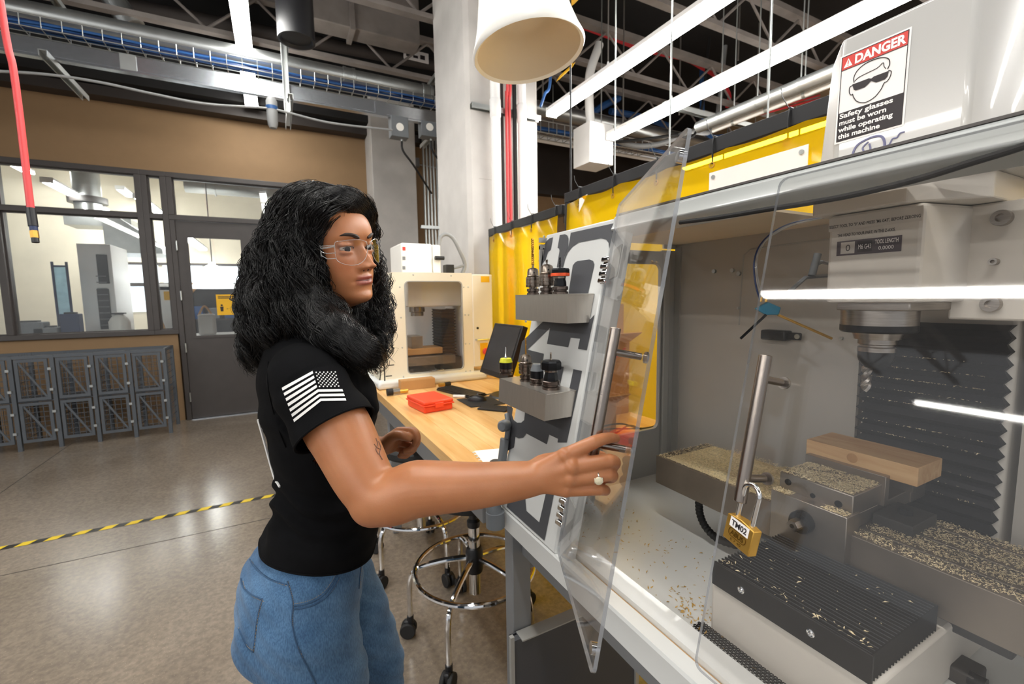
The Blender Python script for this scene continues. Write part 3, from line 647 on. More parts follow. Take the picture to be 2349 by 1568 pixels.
# ------------------------------------------------------------------ pipes and hoses on the concrete column
YC=CY0
sc0,sc1=ony(YC-.02,1080,240),ony(YC-.02,1237,275)
strut('column_strut',(sc0[0],YC-.022,(sc0[2]+sc1[2])/2),(sc1[0],YC-.022,(sc0[2]+sc1[2])/2),'slotted strut bolted across the concrete column')
zst=(sc0[2]+sc1[2])/2
for i,px in enumerate((1138,1198)):
    q=ony(YC-.09,px,350); t=thing('white_pipe',(q[0],YC-.09,0),['white riser pipe left of the red hoses on the column','white riser pipe right of the red hoses on the column'][i],'pipe','white riser pipes on the concrete column')
    r=.040 if i==0 else .036
    MB().cyl((q[0],YC-.09,0),(q[0],YC-.09,5),r,n=24).build('run','white_paint',t)
    MB().lathe([(r,-.14),(r+.006,-.13),(r+.006,.0),(r,.01)],(q[0],YC-.09,zst+.05),n=24,cap=False).build('coupling','white_paint',t)
    MB().lathe([(r+.004,-.02),(r+.004,.02)],(q[0],YC-.09,zst-.02),n=24,cap=False).build('clamp','galv',t)
for i,px in enumerate((1164,1171)):
    q=ony(YC-.07,px,400); q2=ony(YC-.10,px+(8 if i else 10),195)
    tag(MB().tube(spline([(q[0],YC-.07,0.2),(q[0],YC-.07,zst-.1),(q[0]+.005,YC-.075,zst+.12),(q2[0],YC-.09,zst+.6),(q2[0]+.1,YC-.09,4.8)],6),.012,n=10).build('red_hose','red_rubber'),['red air hose on the column, next to the left white pipe','red air hose on the column, next to the dark hose'][i],'hose','red hoses on the concrete column')
q=ony(YC-.05,1181,400); tag(MB().tube([(q[0],YC-.06,.2),(q[0],YC-.06,4.9)],.018,n=10).build('dark_hose','black_rubber'),'dark ribbed hose running up the column beside the red hoses','hose')
q=ony(YC-.03,1154,400); tag(MB().tube([(q[0],YC-.03,.2),(q[0],YC-.03,4.9)],.012,n=8).build('dark_cable','dark_paint'),'dark flat cable on the column behind the red hoses','cable')
# bundle of small conduits on the tan wall left of the column
zb_=float(ony(6.3,988,522)[2])
cb=[]
for k in range(5):
    q=ony(6.30,973+7.5*k,420)
    cb.append(tag(MB().cyl((q[0],6.30,1.0),(q[0],6.30,3.9),.016,n=10).build('wall_conduit','galv'),['leftmost','second','middle','fourth','rightmost'][k]+' thin steel conduit in the upright bundle left of the column','conduit','upright conduits beside the column'))
q0,q1=ony(6.27,965,522),ony(6.27,1015,522); strut('conduit_clamp',(q0[0],6.27,zb_),(q1[0],6.27,zb_),'short strut clamping the upright conduits',slots=False)
q=ony(6.45,952,372); t=thing('wall_box',(q[0],6.45,q[2]-.06),'small grey box on the tan wall between the columns','junction box')
B((q[0]-.06,6.42,q[2]-.06),(q[0]+.06,6.53,q[2]+.06)).build('box_body','grey_cable',t,bevel=.004); MB().cyl((q[0]+.06,6.5,q[2]-.01),(q[0]+.4,6.5,q[2]-.03),.01,n=8).build('conduit','galv',t)
# ------------------------------------------------------------------ red strap with plug hanging at the left
rp0,rp1,rp2=ond(2.0,-4,-30),ond(2.0,71,482),ond(2.0,82,556)
rs=thing('hanging_hose',rp2,'red hanging air hose with a black and brass coupler at the left','hose')
MB().tube(spline([rp0+(rp0-rp1)*np.array([1.6,1.6,0])+np.array([0,0,5.0-rp0[2]]),rp0,(rp0*.6+rp1*.4)+np.array([.01,0,0]),rp1],10),.0135,n=12).build('hose_run','red_rubber',rs)
e=rp2-rp1
MB().cyl(rp1-e*.06,rp1+e*.5,.017,n=14).build('sleeve','black_plastic',rs)
MB().cyl(rp1+e*.5,rp1+e*.64,.014,n=14).build('nut','navy',rs); MB().cyl(rp1+e*.64,rp1+e*.86,.015,n=6).build('brass_fitting','brass',rs); MB().cyl(rp1+e*.86,rp2,.013,n=14).build('coupler','black_plastic',rs)
# ------------------------------------------------------------------ white bell-shaped extraction hood
hc=ond(1.16,1213,122); axh=np.array([-.10,.10,1.0]); axh/=np.linalg.norm(axh)
hb=thing('extraction_hood',hc,'white bell-shaped extraction hood hanging in front of the column','hood')
R_=.141
M('hood_inner','#e6d8c0',.5,var=.02)
MB().lathe([(R_-.006,.002),(R_+.002,-.004),(R_+.006,.004),(R_-.004,.03),(R_*.88,.075),(R_*.80,.13),(R_*.72,.19),(R_*.66,.215),(R_*.64,.23),(R_*.60,.30),(R_*.42,.335),(.05,.35),(.05,.5)],hc,axh,n=64,cap=False).build('bell','white_plastic',hb,angle=60)
MB().lathe([(.046,.5),(.046,.13),(.06,.125),(R_*.60,.105),(R_*.62,.09),(R_*.80,.05),(R_*.93,.012),(R_-.006,.002)],hc,axh,n=64,cap=False).build('bell_lining','hood_inner',hb,angle=50)
MB().lathe([(.044,.16),(.0,.16)],hc,axh,n=32,cap=False).build('throat','dark_paint',hb)
top=hc+axh*.5
MB().tube(spline([top-axh*.03,top+axh*.25,top+np.array([.0,.12,.6]),top+np.array([.0,.5,1.2])],8),.052,n=20).build('duct_arm','white_plastic',hb)
# yellow cord reel bracket behind the hood
q=ony(3.2,1300,165)
yr=thing('cord_reel',(q[0],3.2,q[2]),'yellow cord reel partly hidden by the white hood','cord reel')
q0=ony(3.2,1283,178);q1=ony(3.2,1312,152); q2=ony(3.2,1292,25)
MB().obox((q0+q1)/2,(q1-q0)/2,(.02,0,.03),(0,.03,0)).build('arm','print_yellow',yr,bevel=.006)
MB().lathe([(.0,-.05),(.20,-.05),(.21,-.03),(.21,.03),(.20,.05),(.0,.05)],q2+np.array([-.02,0,.25]),(0,1,0),n=32).build('drum','print_yellow',yr)
MB().tube([q1,q1+(q2-q1)*.5,q2],.012,n=8).build('stay','print_yellow',yr)
MB().cyl(q2,(q2[0],3.2,4.9),.014,n=8).build('stem','galv',yr)
# ------------------------------------------------------------------ services on the right above the curtain
def runy(name,px0,py0,px1,py1,z,r,mat,label,cat,ext=0.):
    a,b=onz(z,px0,py0),onz(z,px1,py1); x=(a[0]+b[0])/2; y0,y1=sorted((a[1],b[1])); 
    t=thing(name,(x,(y0+y1)/2,z),label,cat)
    MB().cyl((x,y0-ext,z),(x,y1,z),r,n=16).build('run',mat,t)
    for k in range(3):
        y=y0+(y1-y0)*(k+.3)/3; MB().cyl((x-.0,y,z+r),(x,y,4.1),.005,n=6).build('hanger_rod','galv',t); MB().lathe([(r+.004,-.012),(r+.004,.012)],(x,y,z),(0,1,0),n=16,cap=False).build('clamp','galv',t)
    return t
runy('conduit_run',1600,292,1872,182,2.95,.05,'galv','galvanised pipe beside the danger-sign head, above the curtain','pipe',2.0)
runy('small_conduit',1640,300,1870,205,2.9,.022,'white_paint','thin white conduit just under the galvanised pipe','conduit',2.0)
runx=[]
a_=onz(3.0,1580,262); strut('cross_strut',(a_[0]-.3,a_[1],3.03),(a_[0]+1.0,a_[1],3.03),'slotted strut crossing above the galvanised pipe')
def runx_pipe(name,px,py,Y,x0,x1,r,mat,label,cat):
    q=ony(Y,px,py); t=thing(name,((x0+x1)/2,Y,q[2]),label,cat); MB().cyl((x0,Y,q[2]),(x1,Y,q[2]),r,n=14).build('run',mat,t)
    for xx in (x0+.5,x1-.6): MB().cyl((xx,Y,q[2]+r),(xx,Y,4.2),.006,n=6).build('hanger_rod','galv',t)
    return t
runx_pipe('duct_line',1330,270,5.4,2.3,7.8,.10,'galv','galvanised pipe emerging from behind the concrete column','pipe')
runx_pipe('duct_line_lower',1480,360,5.2,2.9,7.5,.05,'white_paint','white pipe passing below the square end box','pipe')
runx_pipe('brown_duct',1500,330,6.6,3.4,8.0,.22,'joist','large dull duct beyond the square end box','duct')
runx_pipe('grey_duct',1450,110,6.2,2.0,8.0,.13,'joist','dull round duct between the two strip lights','duct')
# blue cable bundles and a second basket tray on the right
t2=thing('basket_tray',(4.5,5.0,2.9),'wire basket tray with hooks right of the concrete column','cable tray')
zt=float(ony(5.0,1290,310)[2]); x=2.3; rb1=MB().tube([(x,4.9,zt+.09),(x,4.9,zt-.05),(x,5.12,zt-.05),(x,5.12,zt+.09)],.006,n=5).build('wire_rib','galv',t2); copies(rb1,[(k*.12,0,0) for k in range(1,22)])
for y,z in ((4.9,zt+.09),(4.9,zt-.05),(5.12,zt-.05),(5.12,zt+.09),(5.0,zt-.05)): MB().cyl((2.2,y,z),(7.6,y,z),.007,n=6).build('long_wire','galv',t2)
for k in range(6):
    pts=[(x,4.93+.03*k,zt+.02*math.sin(x*2+k)+.01*k) for x in np.linspace(2.2,7.6,24)]
    tag(MB().tube(pts,.016,n=6).build('data_cable','blue_cable'),'blue data cable lying in the right-hand basket tray','cable','data cables in the right-hand tray')
for i,(pts,lab) in enumerate(((((1330,280,5.6),(1380,245,5.6),(1420,225,5.6)),'short blue cable rising behind the boxed strip light'),(((1400,255,5.7),(1470,268,5.7),(1530,288,5.7)),'blue cable bundle level with the end box'),(((1610,200,5.05),(1620,305,5.05),(1680,312,5.05),(1725,330,5.05)),'blue cable loop above the curtain rail'),(((1820,210,4.6),(1840,215,4.6),(1858,222,4.6)),'blue cable end near the danger-sign head'))):
    P=[ony(q[2],q[0],q[1]) for q in pts]; P=[P[0]*np.array([1,1,0])+np.array([0,0,5.0])]+P if i==2 else P; tag(MB().tube(spline(P,6),.05 if i!=2 else .035,n=8).build('blue_bundle','blue_cable'),lab,'cable')
P=[ony(4.85,*q) for q in ((1312,52),(1400,85),(1480,115),(1570,135),(1610,155),(1645,178),(1672,215),(1668,245))]
tag(MB().tube(spline(P,6),.030,n=8).build('red_cable_run','red_cable'),'red cable strung under the joists between the strip lights','cable')
for k in range(3):
    P=[ony(4.0,1690+6*k,276-3*k),ony(4.0,1760,258-6*k),ony(4.0,1880,226-8*k)]; tag(MB().tube(spline(P,6),.013,n=8).build('red_cable_bundle','red_cable'),['lowest','middle','topmost'][k]+' red cable of the bundle above the curtain rail','cable','red cable bundle above the curtain')
P=[ony(4.0,1392,300)]+[ony(4.6,*q) for q in ((1405,318),(1460,335),(1520,328),(1580,302),(1640,288))]+[ony(4.6,1660,200)*np.array([1,1,0])+np.array([0,0,5.0])]
tag(MB().tube(spline(P,6),.035,n=10).build('flex_conduit','grey_cable'),'pale flexible conduit curving behind the boxed strip light','conduit')
P=[ony(3.99,1394,312)]+[ony(4.5,*q) for q in ((1400,325),(1450,322),(1540,310),(1600,296))]+[ony(4.55,1625,200)*np.array([1,1,0])+np.array([0,0,5.0])]
tag(MB().tube(spline(P,6),.018,n=8).build('black_cable','black_rubber'),'black cable following the pale flexible conduit','cable')
for i,(px,py0,py1,Y) in enumerate(((1430,190,300,4.3),(1562,60,265,4.4),(1697,20,140,3.6),(1310,175,480,None),(1245,180,240,4.2))):
    if Y is None: continue
    a,b=ony(Y,px,py0),ony(Y,px,py1); tag(MB().cyl((a[0],Y,b[2]),(a[0],Y,5.0),.009,n=8).build('threaded_rod','rod_steel'),['threaded rod left of the boxed strip light','threaded rod above the cross strut','threaded rod holding the boxed strip light','','threaded rod just right of the column'][i],'rod')
q=ony(3.35,1246,210); tag(MB().tube(spline([ony(3.3,1262,188)+np.array([.1,0,2.4]),ony(3.3,1262,188)+np.array([.02,0,.5]),ony(3.3,1262,188),ony(3.3,1250,215),ony(3.3,1240,245)],6),.012,n=8).build('blue_air_line','blue_cable'),'blue air line hanging beside the hood rim','hose')
# ------------------------------------------------------------------ yellow welding curtains on black frames
XC=1.62
def curtain(y0,y1,ztop,label,posts,seed):
    t=thing('welding_curtain',(XC,(y0+y1)/2,.1),label,'curtain','yellow welding curtains')
    rr=random.Random(seed)
    B((XC-.028,y0,ztop-.03),(XC+.028,y1,ztop+.03)).build('top_rail','black_plastic',t,bevel=.004)
    for y in posts: B((XC-.028,y-.028,.02),(XC+.028,y+.028,ztop-.03)).build('post','black_plastic',t,bevel=.004); B((XC-.06,y-.03,0),(XC+.26,y+.03,.04)).build('foot','black_plastic',t)
    n=int((y1-y0)/.02); nz=44; V=[];f=[]; zt=ztop-.028
    ph=[rr.random()*6 for _ in range(4)]
    for i in range(n+1):
        y=y0+.03+(y1-y0-.06)*i/n
        for j in range(nz+1):
            v=j/nz; z=zt-(zt-.30)*v
            a=.35+.65*min(1,v*3)
            dx=a*(.007*math.sin(y*7+ph[0])+.003*math.sin(y*19+ph[1]+2*v)+.0015*math.sin(y*37+ph[2]+6*v))+.006*math.sin(30*v+y*17)*math.exp(-v*9)
            sag=.012*abs(math.sin(math.pi*(y-y0)/.30))*math.exp(-v*12)
            V.append((XC-.035+dx,y,z-sag))
    for i in range(n):
        for j in range(nz): a=i*(nz+1)+j; f.append((a,a+1,a+nz+2,a+nz+1))
    MB().add(V,f).build('sheet','curtain_yellow',t,angle=180)
    k=y0+.06
    while k<y1-.02:
        MB().tube([(XC-.034,k,ztop-.075),(XC-.036,k,ztop),(XC-.03,k,ztop+.034),(XC+.03,k,ztop+.034),(XC+.032,k,ztop-.07)],.0035,n=6).build('cable_tie','black_plastic',t)
        MB().tube([(XC-.034,k,ztop+.03),(XC-.05,k+.015,ztop+.07),(XC-.052,k+.02,ztop+.10)],.0015,n=4).build('tie_tail','black_plastic',t)
        MB().lathe([(.008,-.002),(.013,-.002),(.013,.002),(.008,.002)],(XC-.037,k,ztop-.078),(1,0,0),n=12,cap=False).build('grommet','brass',t)
        k+=.30
    return t
yl1=float(onx(XC,1127,540)[1]); yl0=float(onx(XC,1301,485)[1]); ztl=float(onx(XC,1210,508)[2])
c1=curtain(yl0+.02,yl1,ztl,'yellow see-through welding curtain in front of the column',(yl1-.03,),3)
yr1=float(onx(XC,1303,462)[1]); ztr=float(onx(XC,1600,352)[2])
c2=curtain(-1.2,yr1+.0,ztr,'taller yellow see-through welding curtain behind the open clear door',(yr1-.03,-1.1),5)
MB().cyl((XC,yr1-.03,ztr+.03),(XC,yr1-.03,4.2),.006,n=8).build('hanger_wire','black_plastic',c2)
for px,py in ((1410,415),(1535,370),(1760,290)):
    q=onx(XC,px,py); MB().cyl((XC,q[1],ztr+.03),(XC,q[1],4.2),.0035,n=6).build('hanger_wire','galv',c2)
q0,q1,q2,q3=[onx(1.57,*q) for q in ((1626,440),(1852,385),(1852,330),(1626,398))]
ws=thing('white_sheet',(1.57,(q0[1]+q1[1])/2,q0[2]-.1),'white blank sheet hung on the yellow curtain behind the rail','sheet')
MB().prism([(1.57,q0[1],q0[2]-.12),(1.57,q1[1],q0[2]-.12),(1.57,q1[1],(q2[2]+q3[2])/2),(1.57,q0[1],(q2[2]+q3[2])/2)],(.003,0,0)).build('sheet','paper',ws,smooth=False)
for yy in (q0[1]-.02,q1[1]+.02): MB().cyl((1.565,yy,(q2[2]+q3[2])/2-.02),(1.57,yy,(q2[2]+q3[2])/2-.02),.008,n=12).build('pin','galv',ws)
q=onx(1.58,1335,472)
MB().prism([q,q+np.array([0,-.05,.055]),q+np.array([0,.025,.045]),q+np.array([0,.03,-.03])],(.002,0,0)).build('torn_label','paper',c2,smooth=False)
# ------------------------------------------------------------------ machine enclosure: sloped front plane
XB,ZB,XT,ZT = .55,.802,.726,1.604
FO=np.array([XB,0,ZB]); FU=np.array([XT-XB,0,ZT-ZB]); FL=float(np.linalg.norm(FU)); FU/=FL; FN=np.array([-FU[2],0,FU[0]])   # FN points outwards
def fp(px,py,off=0.): return onpl(FO+FN*off,FN,px,py)
def fw_(y,s,off=0.): return FO+FU*s+FN*off+np.array([0,y,0])
def slab(mb,y0,y1,s0,s1,o0,o1):
    return mb.add([fw_(y,s,o) for o in (o0,o1) for (y,s) in ((y0,s0),(y1,s0),(y1,s1),(y0,s1))],[(0,1,2,3),(7,6,5,4),(0,4,5,1),(1,5,6,2),(2,6,7,3),(3,7,4,0)])
YH=.815; YE=1.15; YR=-.75; XK=1.265; ZR=1.594
en=thing('mill_enclosure',(.9,.3,0),'pale grey steel enclosure and stand around the large milling machine','enclosure')
pn=slab(MB(),.848,1.152,.004,FL,-.020,.0).build('front_panel','machine_white',en,bevel=.005,seg=3)
slab(MB(),YH-.005,.846,.006,FL-.002,-.035,-.010).build('door_jamb','machine_white',en,bevel=.003)
# top rail
mb=MB()
mb.add([fw_(y,s,o) for y in (YR,.846) for (s,o) in ((FL-.034,-.004),(FL-.030,.006),(FL-.016,.002),(FL,.002),(FL+.006,-.004),(FL+.006,-.05),(FL-.034,-.05))],[tuple(range(7)),tuple(range(13,6,-1))]+[(i,7+i,7+(i+1)%7,(i+1)%7) for i in range(7)])
mb.build('top_rail','rail_grey',en,bevel=.002)
slab(MB(),YR,.846,FL-.026,FL-.0235,.002,.0035).build('rail_groove','machine_grey',en,smooth=False)
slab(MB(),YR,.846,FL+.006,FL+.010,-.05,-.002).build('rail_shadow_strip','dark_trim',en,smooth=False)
M('roof_panel','#e0d2ba',.5,var=.05,scale=4)
B((.735,.60,ZR),(XK+.02,YE,ZR+.006)).build('roof_panel','roof_panel',en,smooth=False)
B((.735,YR,ZR),(.93,.60,ZR+.006)).build('roof_panel','roof_panel',en,smooth=False)
# tray with its front lip
tray=[(.55,.748),(.55,.800),(.553,.806),(.585,.806),(.588,.796),(.594,.796),(.597,.808),(.640,.812),(.652,.784),(.80,.774),(XK+.02,.772),(XK+.02,.75),(.60,.745)]
MB().sweep(tray,YR,YE+.012).build('chip_tray','machine_white',en,smooth=False)
MB().sweep([(.588,.7965),(.594,.7965),(.594,.799),(.588,.799)],YR,.80).build('sawdust_line','pine',en,smooth=False)
B((.549,.86,.790),(.556,1.10,.8062)).build('chipped_edge','dusty_black',en,smooth=False) if False else None
# side wall with rounded window
wx0,wx1,wz0,wz1 = .86,1.187,.945,1.525
oc=[(wx0-.02,wz0-.02),(wx1+.02,wz0-.02)]
inner=[((wx0+wx1)/2+p[0],(wz0+wz1)/2+p[1]) for p in rrect(wx1-wx0,wz1-wz0,.022,5)]
def outer_pt(p):
    cx,cz=(wx0+wx1)/2,(wz0+wz1)/2; dx,dz=p[0]-cx,p[1]-cz
    k=1e9
    if dx>1e-9:k=min(k,(XK-cx)/dx)
    if dx<-1e-9:k=min(k,(.70-cx)/dx)
    if dz>1e-9:k=min(k,(ZR-.024-cz)/dz)
    if dz<-1e-9:k=min(k,(.772-cz)/dz)
    return (cx+dx*k,cz+dz*k)
mb=MB(); mb.ring([(q[0],YE-.006,q[1]) for q in map(outer_pt,inner)],[(q[0],YE-.006,q[1]) for q in inner],(0,.008,0))
mb.prism([(.60,YE-.006,.80),(.71,YE-.006,.80),(.71,YE-.006,ZR-.03),(.715,YE-.006,ZR-.03)],(0,.008,0))
for (a,b) in (((.70,.772),(.705,.80)),((XK-.02,.772),(XK,.83)),((XK-.03,1.56),(XK,ZR-.024)),((.70,1.56),(.74,ZR-.024))): mb.box((a[0],YE-.006,a[1]),(b[0],YE+.002,b[1]))
mb.box((1.195,YE-.0055,.772),(XK,YE+.0015,ZR-.02)).box((.70,YE-.0055,.772),(.852,YE+.0015,ZR-.02))
mb.build('side_wall','machine_grey',en,smooth=False)
B((.70,YE-.006,ZR-.014),(1.02,YE+.002,ZR)).box((1.205,YE-.006,ZR-.014),(XK,YE+.002,ZR)).build('side_wall_top','machine_grey',en,smooth=False)
MB().ring([(q[0],YE-.011,q[1]) for q in [((wx0+wx1)/2+p[0],(wz0+wz1)/2+p[1]) for p in rrect(wx1-wx0+.012,wz1-wz0+.012,.026,5)]],[(q[0],YE-.011,q[1]) for q in inner],(0,.006,0)).build('window_gasket','machine_grey',en)
B((wx0-.01,YE+.002,wz0-.01),(wx1+.01,YE+.006,wz1+.01)).build('side_window','acrylic',en,smooth=False)
B((wx1+.012,YE-.018,.80),(wx1+.040,YE-.006,ZR-.03)).build('corner_post','machine_grey',en,bevel=.003)
# rear wall either side of the column
B((XK,.565,.772),(XK+.012,YE,ZR)).build('rear_wall','machine_inner',en,smooth=False)
B((XK,YR,.772),(XK+.012,.285,ZR)).build('rear_wall','machine_inner',en,smooth=False)
B((XK+.09,YR,.60),(XK+.10,YE,ZR)).build('outer_back','machine_inner',en,smooth=False)
B((XK-.006,YE-.03,.78),(XK,YE-.006,ZR-.01)).build('corner_angle','machine_grey',en,smooth=False)
for px,py in ((1640,622),(1682,620),(1697,627),(1696,706),(1932,775),(1625,528)):
    q=onx(XK,px,py); MB().cyl((XK-.008,q[1],q[2]),(XK,q[1],q[2]),.0065 if py<640 else .004,n=12).build('bolt','galv',en)
q0=onx(XK,1712,572); q1=onx(XK,1900,540)
mb=MB().tube([onx(XK,*q) for q in ((1695,745),(1703,620),(1706,585),(1722,572),(1790,562),(1902,548))],.0022,n=6); mb.build('panel_seam','machine_grey',en)
q=onx(XK-.02,1780,768)
MB().obox(q,(0,-.035,0),(0,0,.014),(.018,0,0)).obox(q+np.array([0,-.05,.0]),(0,-.02,0),(0,0,.010),(.004,0,0)).build('sensor_bracket','black_plastic',en,bevel=.004)
MB().cyl(q+np.array([-.005,-.06,0]),q+np.array([.0,-.06,0]),.007,n=12).build('bracket_screw','galv',en)
# legs, lower frame, coolant tank
for (x,y) in ((.57,1.105),(1.2,1.105)):
    MB().box((x,y,0),(x+.062,y+.05,.748)).build('leg','grey_paint',en,bevel=.003)
MB().box((.57,-.7,0),(.632,-.65,.748)).build('leg','grey_paint',en,bevel=.003)
B((.60,-.6,.66),(.63,1.1,.745)).build('apron','grey_paint',en,smooth=False)
B((.63,1.11,.60),(1.2,1.14,.745)).build('end_apron','grey_paint',en,smooth=False)
M('tank_grey','#4a4b4f',.5,var=.06,scale=4)
tk=thing('guard_panel',(.72,1.2,0),'dark grey steel guard panel standing under the milling machine','guard panel')
tz=float(ony(1.07,1200,1462)[2]); tx0=float(ony(1.07,1178,1500)[0]); tx1=float(ony(1.07,1455,1540)[0])
B((tx0,1.07,.04),(tx1,1.09,tz)).build('front_panel','tank_grey',tk,smooth=False)
B((tx0,1.09,.04),(tx0+.012,1.10,tz)).build('side_panel','tank_grey',tk,smooth=False); B((tx1-.012,1.09,.04),(tx1,1.10,tz)).build('side_panel','tank_grey',tk,smooth=False); B((tx0,1.098,.04),(tx1,1.10,tz)).build('rear_panel','tank_grey',tk,smooth=False)
B((tx0+.025,1.058,tz-.002),(tx1,1.10,tz+.002)).build('rim','machine_grey',tk,smooth=False); B((tx0-.012,1.062,.04),(tx0,1.075,tz+.02)).build('flange','machine_grey',tk,smooth=False); B((tx1,1.062,.04),(tx1+.014,1.075,tz)).build('flange','machine_grey',tk,smooth=False)
MB().cyl((tx1+.007,1.060,tz-.08),(tx1+.007,1.062,tz-.08),.004,n=10).build('screw','black_oxide' if 'black_oxide' in MT else 'black_plastic',tk)
for (x,y) in ((tx0+.03,1.085),(tx1-.03,1.085)): MB().cyl((x,y,0),(x,y,.04),.02,n=12).build('foot','black_rubber',tk)
# graphics printed on the front panel
def gpoly(pts,sx,sy,sc,mat='graphic'):
    P=[fp(sx+x/sc,sy+y/sc,.0012) for x,y in pts]
    MB().add(P,[tuple(range(len(P)))]).build('panel_graphic',mat,pn,smooth=False)
z1=(1120,480,5.6); z2=(1100,720,5.227); z3=(1120,930,4.75)
gpoly([(830,358),(790,370),(750,405),(720,455),(645,665),(690,700),(735,645),(765,545),(800,522)],*z1)
gpoly([(918,330),(985,318),(1015,335),(1030,375),(1026,470),(975,620),(950,745),(880,745),(915,530),(910,505),(890,495)],*z1)
gpoly([(1060,300),(1625,175),(1552,510),(1545,430),(1515,388),(1450,370),(1160,425),(1080,480),(1020,555),(985,640),(960,745),(945,745),(1000,560),(1032,470)],*z1)
gpoly([(1300,643),(1345,660),(1362,710),(1280,1085),(1030,1085),(1085,720),(1115,680),(1150,662)],*z1)
gpoly([(1378,5),(1285,435),(1180,415),(1205,295),(1090,282),(1062,398),(808,357),(845,165),(575,425),(770,475),(750,590),(460,575),(510,330),(770,80),(1290,80),(1335,55)],*z2)
gpoly([(1125,660),(1228,682),(1110,1240),(1055,1250),(1075,905)],*z2)
gpoly([(930,620),(1010,632),(955,880),(880,800)],*z2)
gpoly([(1110,1240),(1045,1540),(935,1540),(940,1495),(835,1445),(805,1560),(560,1430),(525,1480),(470,1490),(430,1470),(410,1600),(335,1640),(345,1400),(330,1090),(400,1130),(390,1210),(410,1270),(450,1300),(500,1300),(535,1270),(545,1170),(780,1240),(1050,1240)],*z2)
gpoly([(200,1100),(300,700),(405,690),(405,1045),(415,1145),(555,1270),(640,900),(735,860),(612,1470)],*z3)
for px,py in ((1249,543),(1207,737),(1288,1236)):
    q=fp(px,py,0); MB().lathe([(.0,.004),(.003,.0035),(.004,.0)],q,FN,n=10).build('panel_screw','galv',pn)
# hinges
for k,(px,py) in enumerate(((1405,620),(1284,1165))):
    q=fp(px,py,.0); s0=float((q-FO)@FU)
    hg=slab(MB(),.828,.846,s0-.034,s0+.034,.0,.010).build('hinge','chrome',en,bevel=.002)
    for j in range(4): slab(MB(),.822,.850,s0-.032+.017*j,s0-.020+.017*j,.006,.016).build('knuckle','chrome',hg,bevel=.003)
# grey clamp knob on the panel edge and hose fitting below
q=fp(1160,975,.02)
kn=thing('clamp_knob',q,'dark grey clamp with a round knob at the left edge of the front panel','clamp')
MB().lathe([(0,.030),(.012,.029),(.017,.022),(.018,.0),(.016,-.008),(.0,-.008)],q,np.array([-.75,-.6,.15]),n=24).build('knob','grey_plastic',kn)
p0,p1=fp(1158,1005,.016),fp(1150,1075,.012)
MB().obox((p0+p1)/2,(p1-p0)/2,np.array([0,.013,0]),FN*.010).build('grip_body','grey_plastic',kn,bevel=.004)
p2=fp(1140,1085,.006); p3=fp(1163,950,.004)
MB().tube([p3,q-FN*.01,p1-FN*.005,p2,fp(1128,1165,.004)],.008,n=10).build('rod','grey_plastic',kn)
q=ond(1.28,1136,1180)
hf=thing('hose_fitting',q,'grey pipe elbow under the left end of the tray lip','fitting')
MB().cyl(q+np.array([0,0,-.035]),q+np.array([0,0,.01]),.027,n=20).build('socket','grey_plastic',hf); MB().tube(spline([q+np.array([0,0,.0]),q+np.array([.0,.01,.035]),q+np.array([.05,.03,.05])],5),.022,n=16).build('elbow','grey_plastic',hf)
# ------------------------------------------------------------------ stainless tool racks and tool holders
def xpan(z): return XB+(z-ZB)*(XT-XB)/(ZT-ZB)
def rack(y0,y1,zt,zb,xf,xfb,label):
    t=thing('tool_rack',(xf,(y0+y1)/2,zb),label,'tool rack','stainless tool racks on the front panel')
    poly=[(xf,zt),(xpan(zt)-.002,zt),(xpan(zb)-.002,zb),(xfb,zb)]
    th=.0025
    MB().box((xf,y0,zt-th),(xpan(zt)-.002,y1,zt)).build('top_plate','brushed',t,bevel=.001)
    MB().add([(xf,y0,zt),(xf,y1,zt),(xfb,y1,zb),(xfb,y0,zb),(xf+th,y0,zt),(xf+th,y1,zt),(xfb+th,y1,zb),(xfb+th,y0,zb)],[(0,1,2,3),(7,6,5,4),(0,4,5,1),(1,5,6,2),(2,6,7,3),(3,7,4,0)]).build('front_plate','brushed',t,smooth=False)
    for yy in (y0+.002,y1-th-.001): MB().prism([(p[0]+(.003 if i in (0,3) else 0),yy,p[1]-(.001 if i in (0,1) else 0)) for i,p in enumerate(poly)],(0,th,0)).build('end_plate','brushed',t,smooth=False)
    MB().box((xfb+.003,y0+.003,zb),(xpan(zb)-.003,y1-.003,zb+.002)).build('bottom_plate','brushed',t,smooth=False)
    return t
R1=rack(.868,1.125,1.426,1.356,.604,.604,'upper stainless tool rack on the striped front panel')
R2=rack(.872,1.118,1.192,1.128,.545,.541,'lower stainless tool rack on the striped front panel')
M('holder_steel','#6d625b',.32,metal=.95,var=.15,scale=40,rvar=.08)
M('chuck_steel','#8f8378',.28,metal=.95,var=.15,scale=30,rvar=.08)
M('black_oxide','#222326',.36,metal=.6,var=.2,scale=30)
M('safety_yellow','#e3e234',.5,var=.15,scale=60)
M('safety_orange','#ef5a2c',.5,var=.15,scale=60)
M('drill_gold','#b98a3e',.3,metal=1.,var=.2,scale=60)
def drill(mb,c,r,h,turns):
    n=int(turns*14)
    for k in (0,math.pi):
        pts=[(c[0]+r*.45*math.cos(k+2*math.pi*turns*i/n),c[1]+r*.45*math.sin(k+2*math.pi*turns*i/n),c[2]+h*i/n) for i in range(n+1)]
        mb.tube(pts,r*.62,n=6)
    return mb
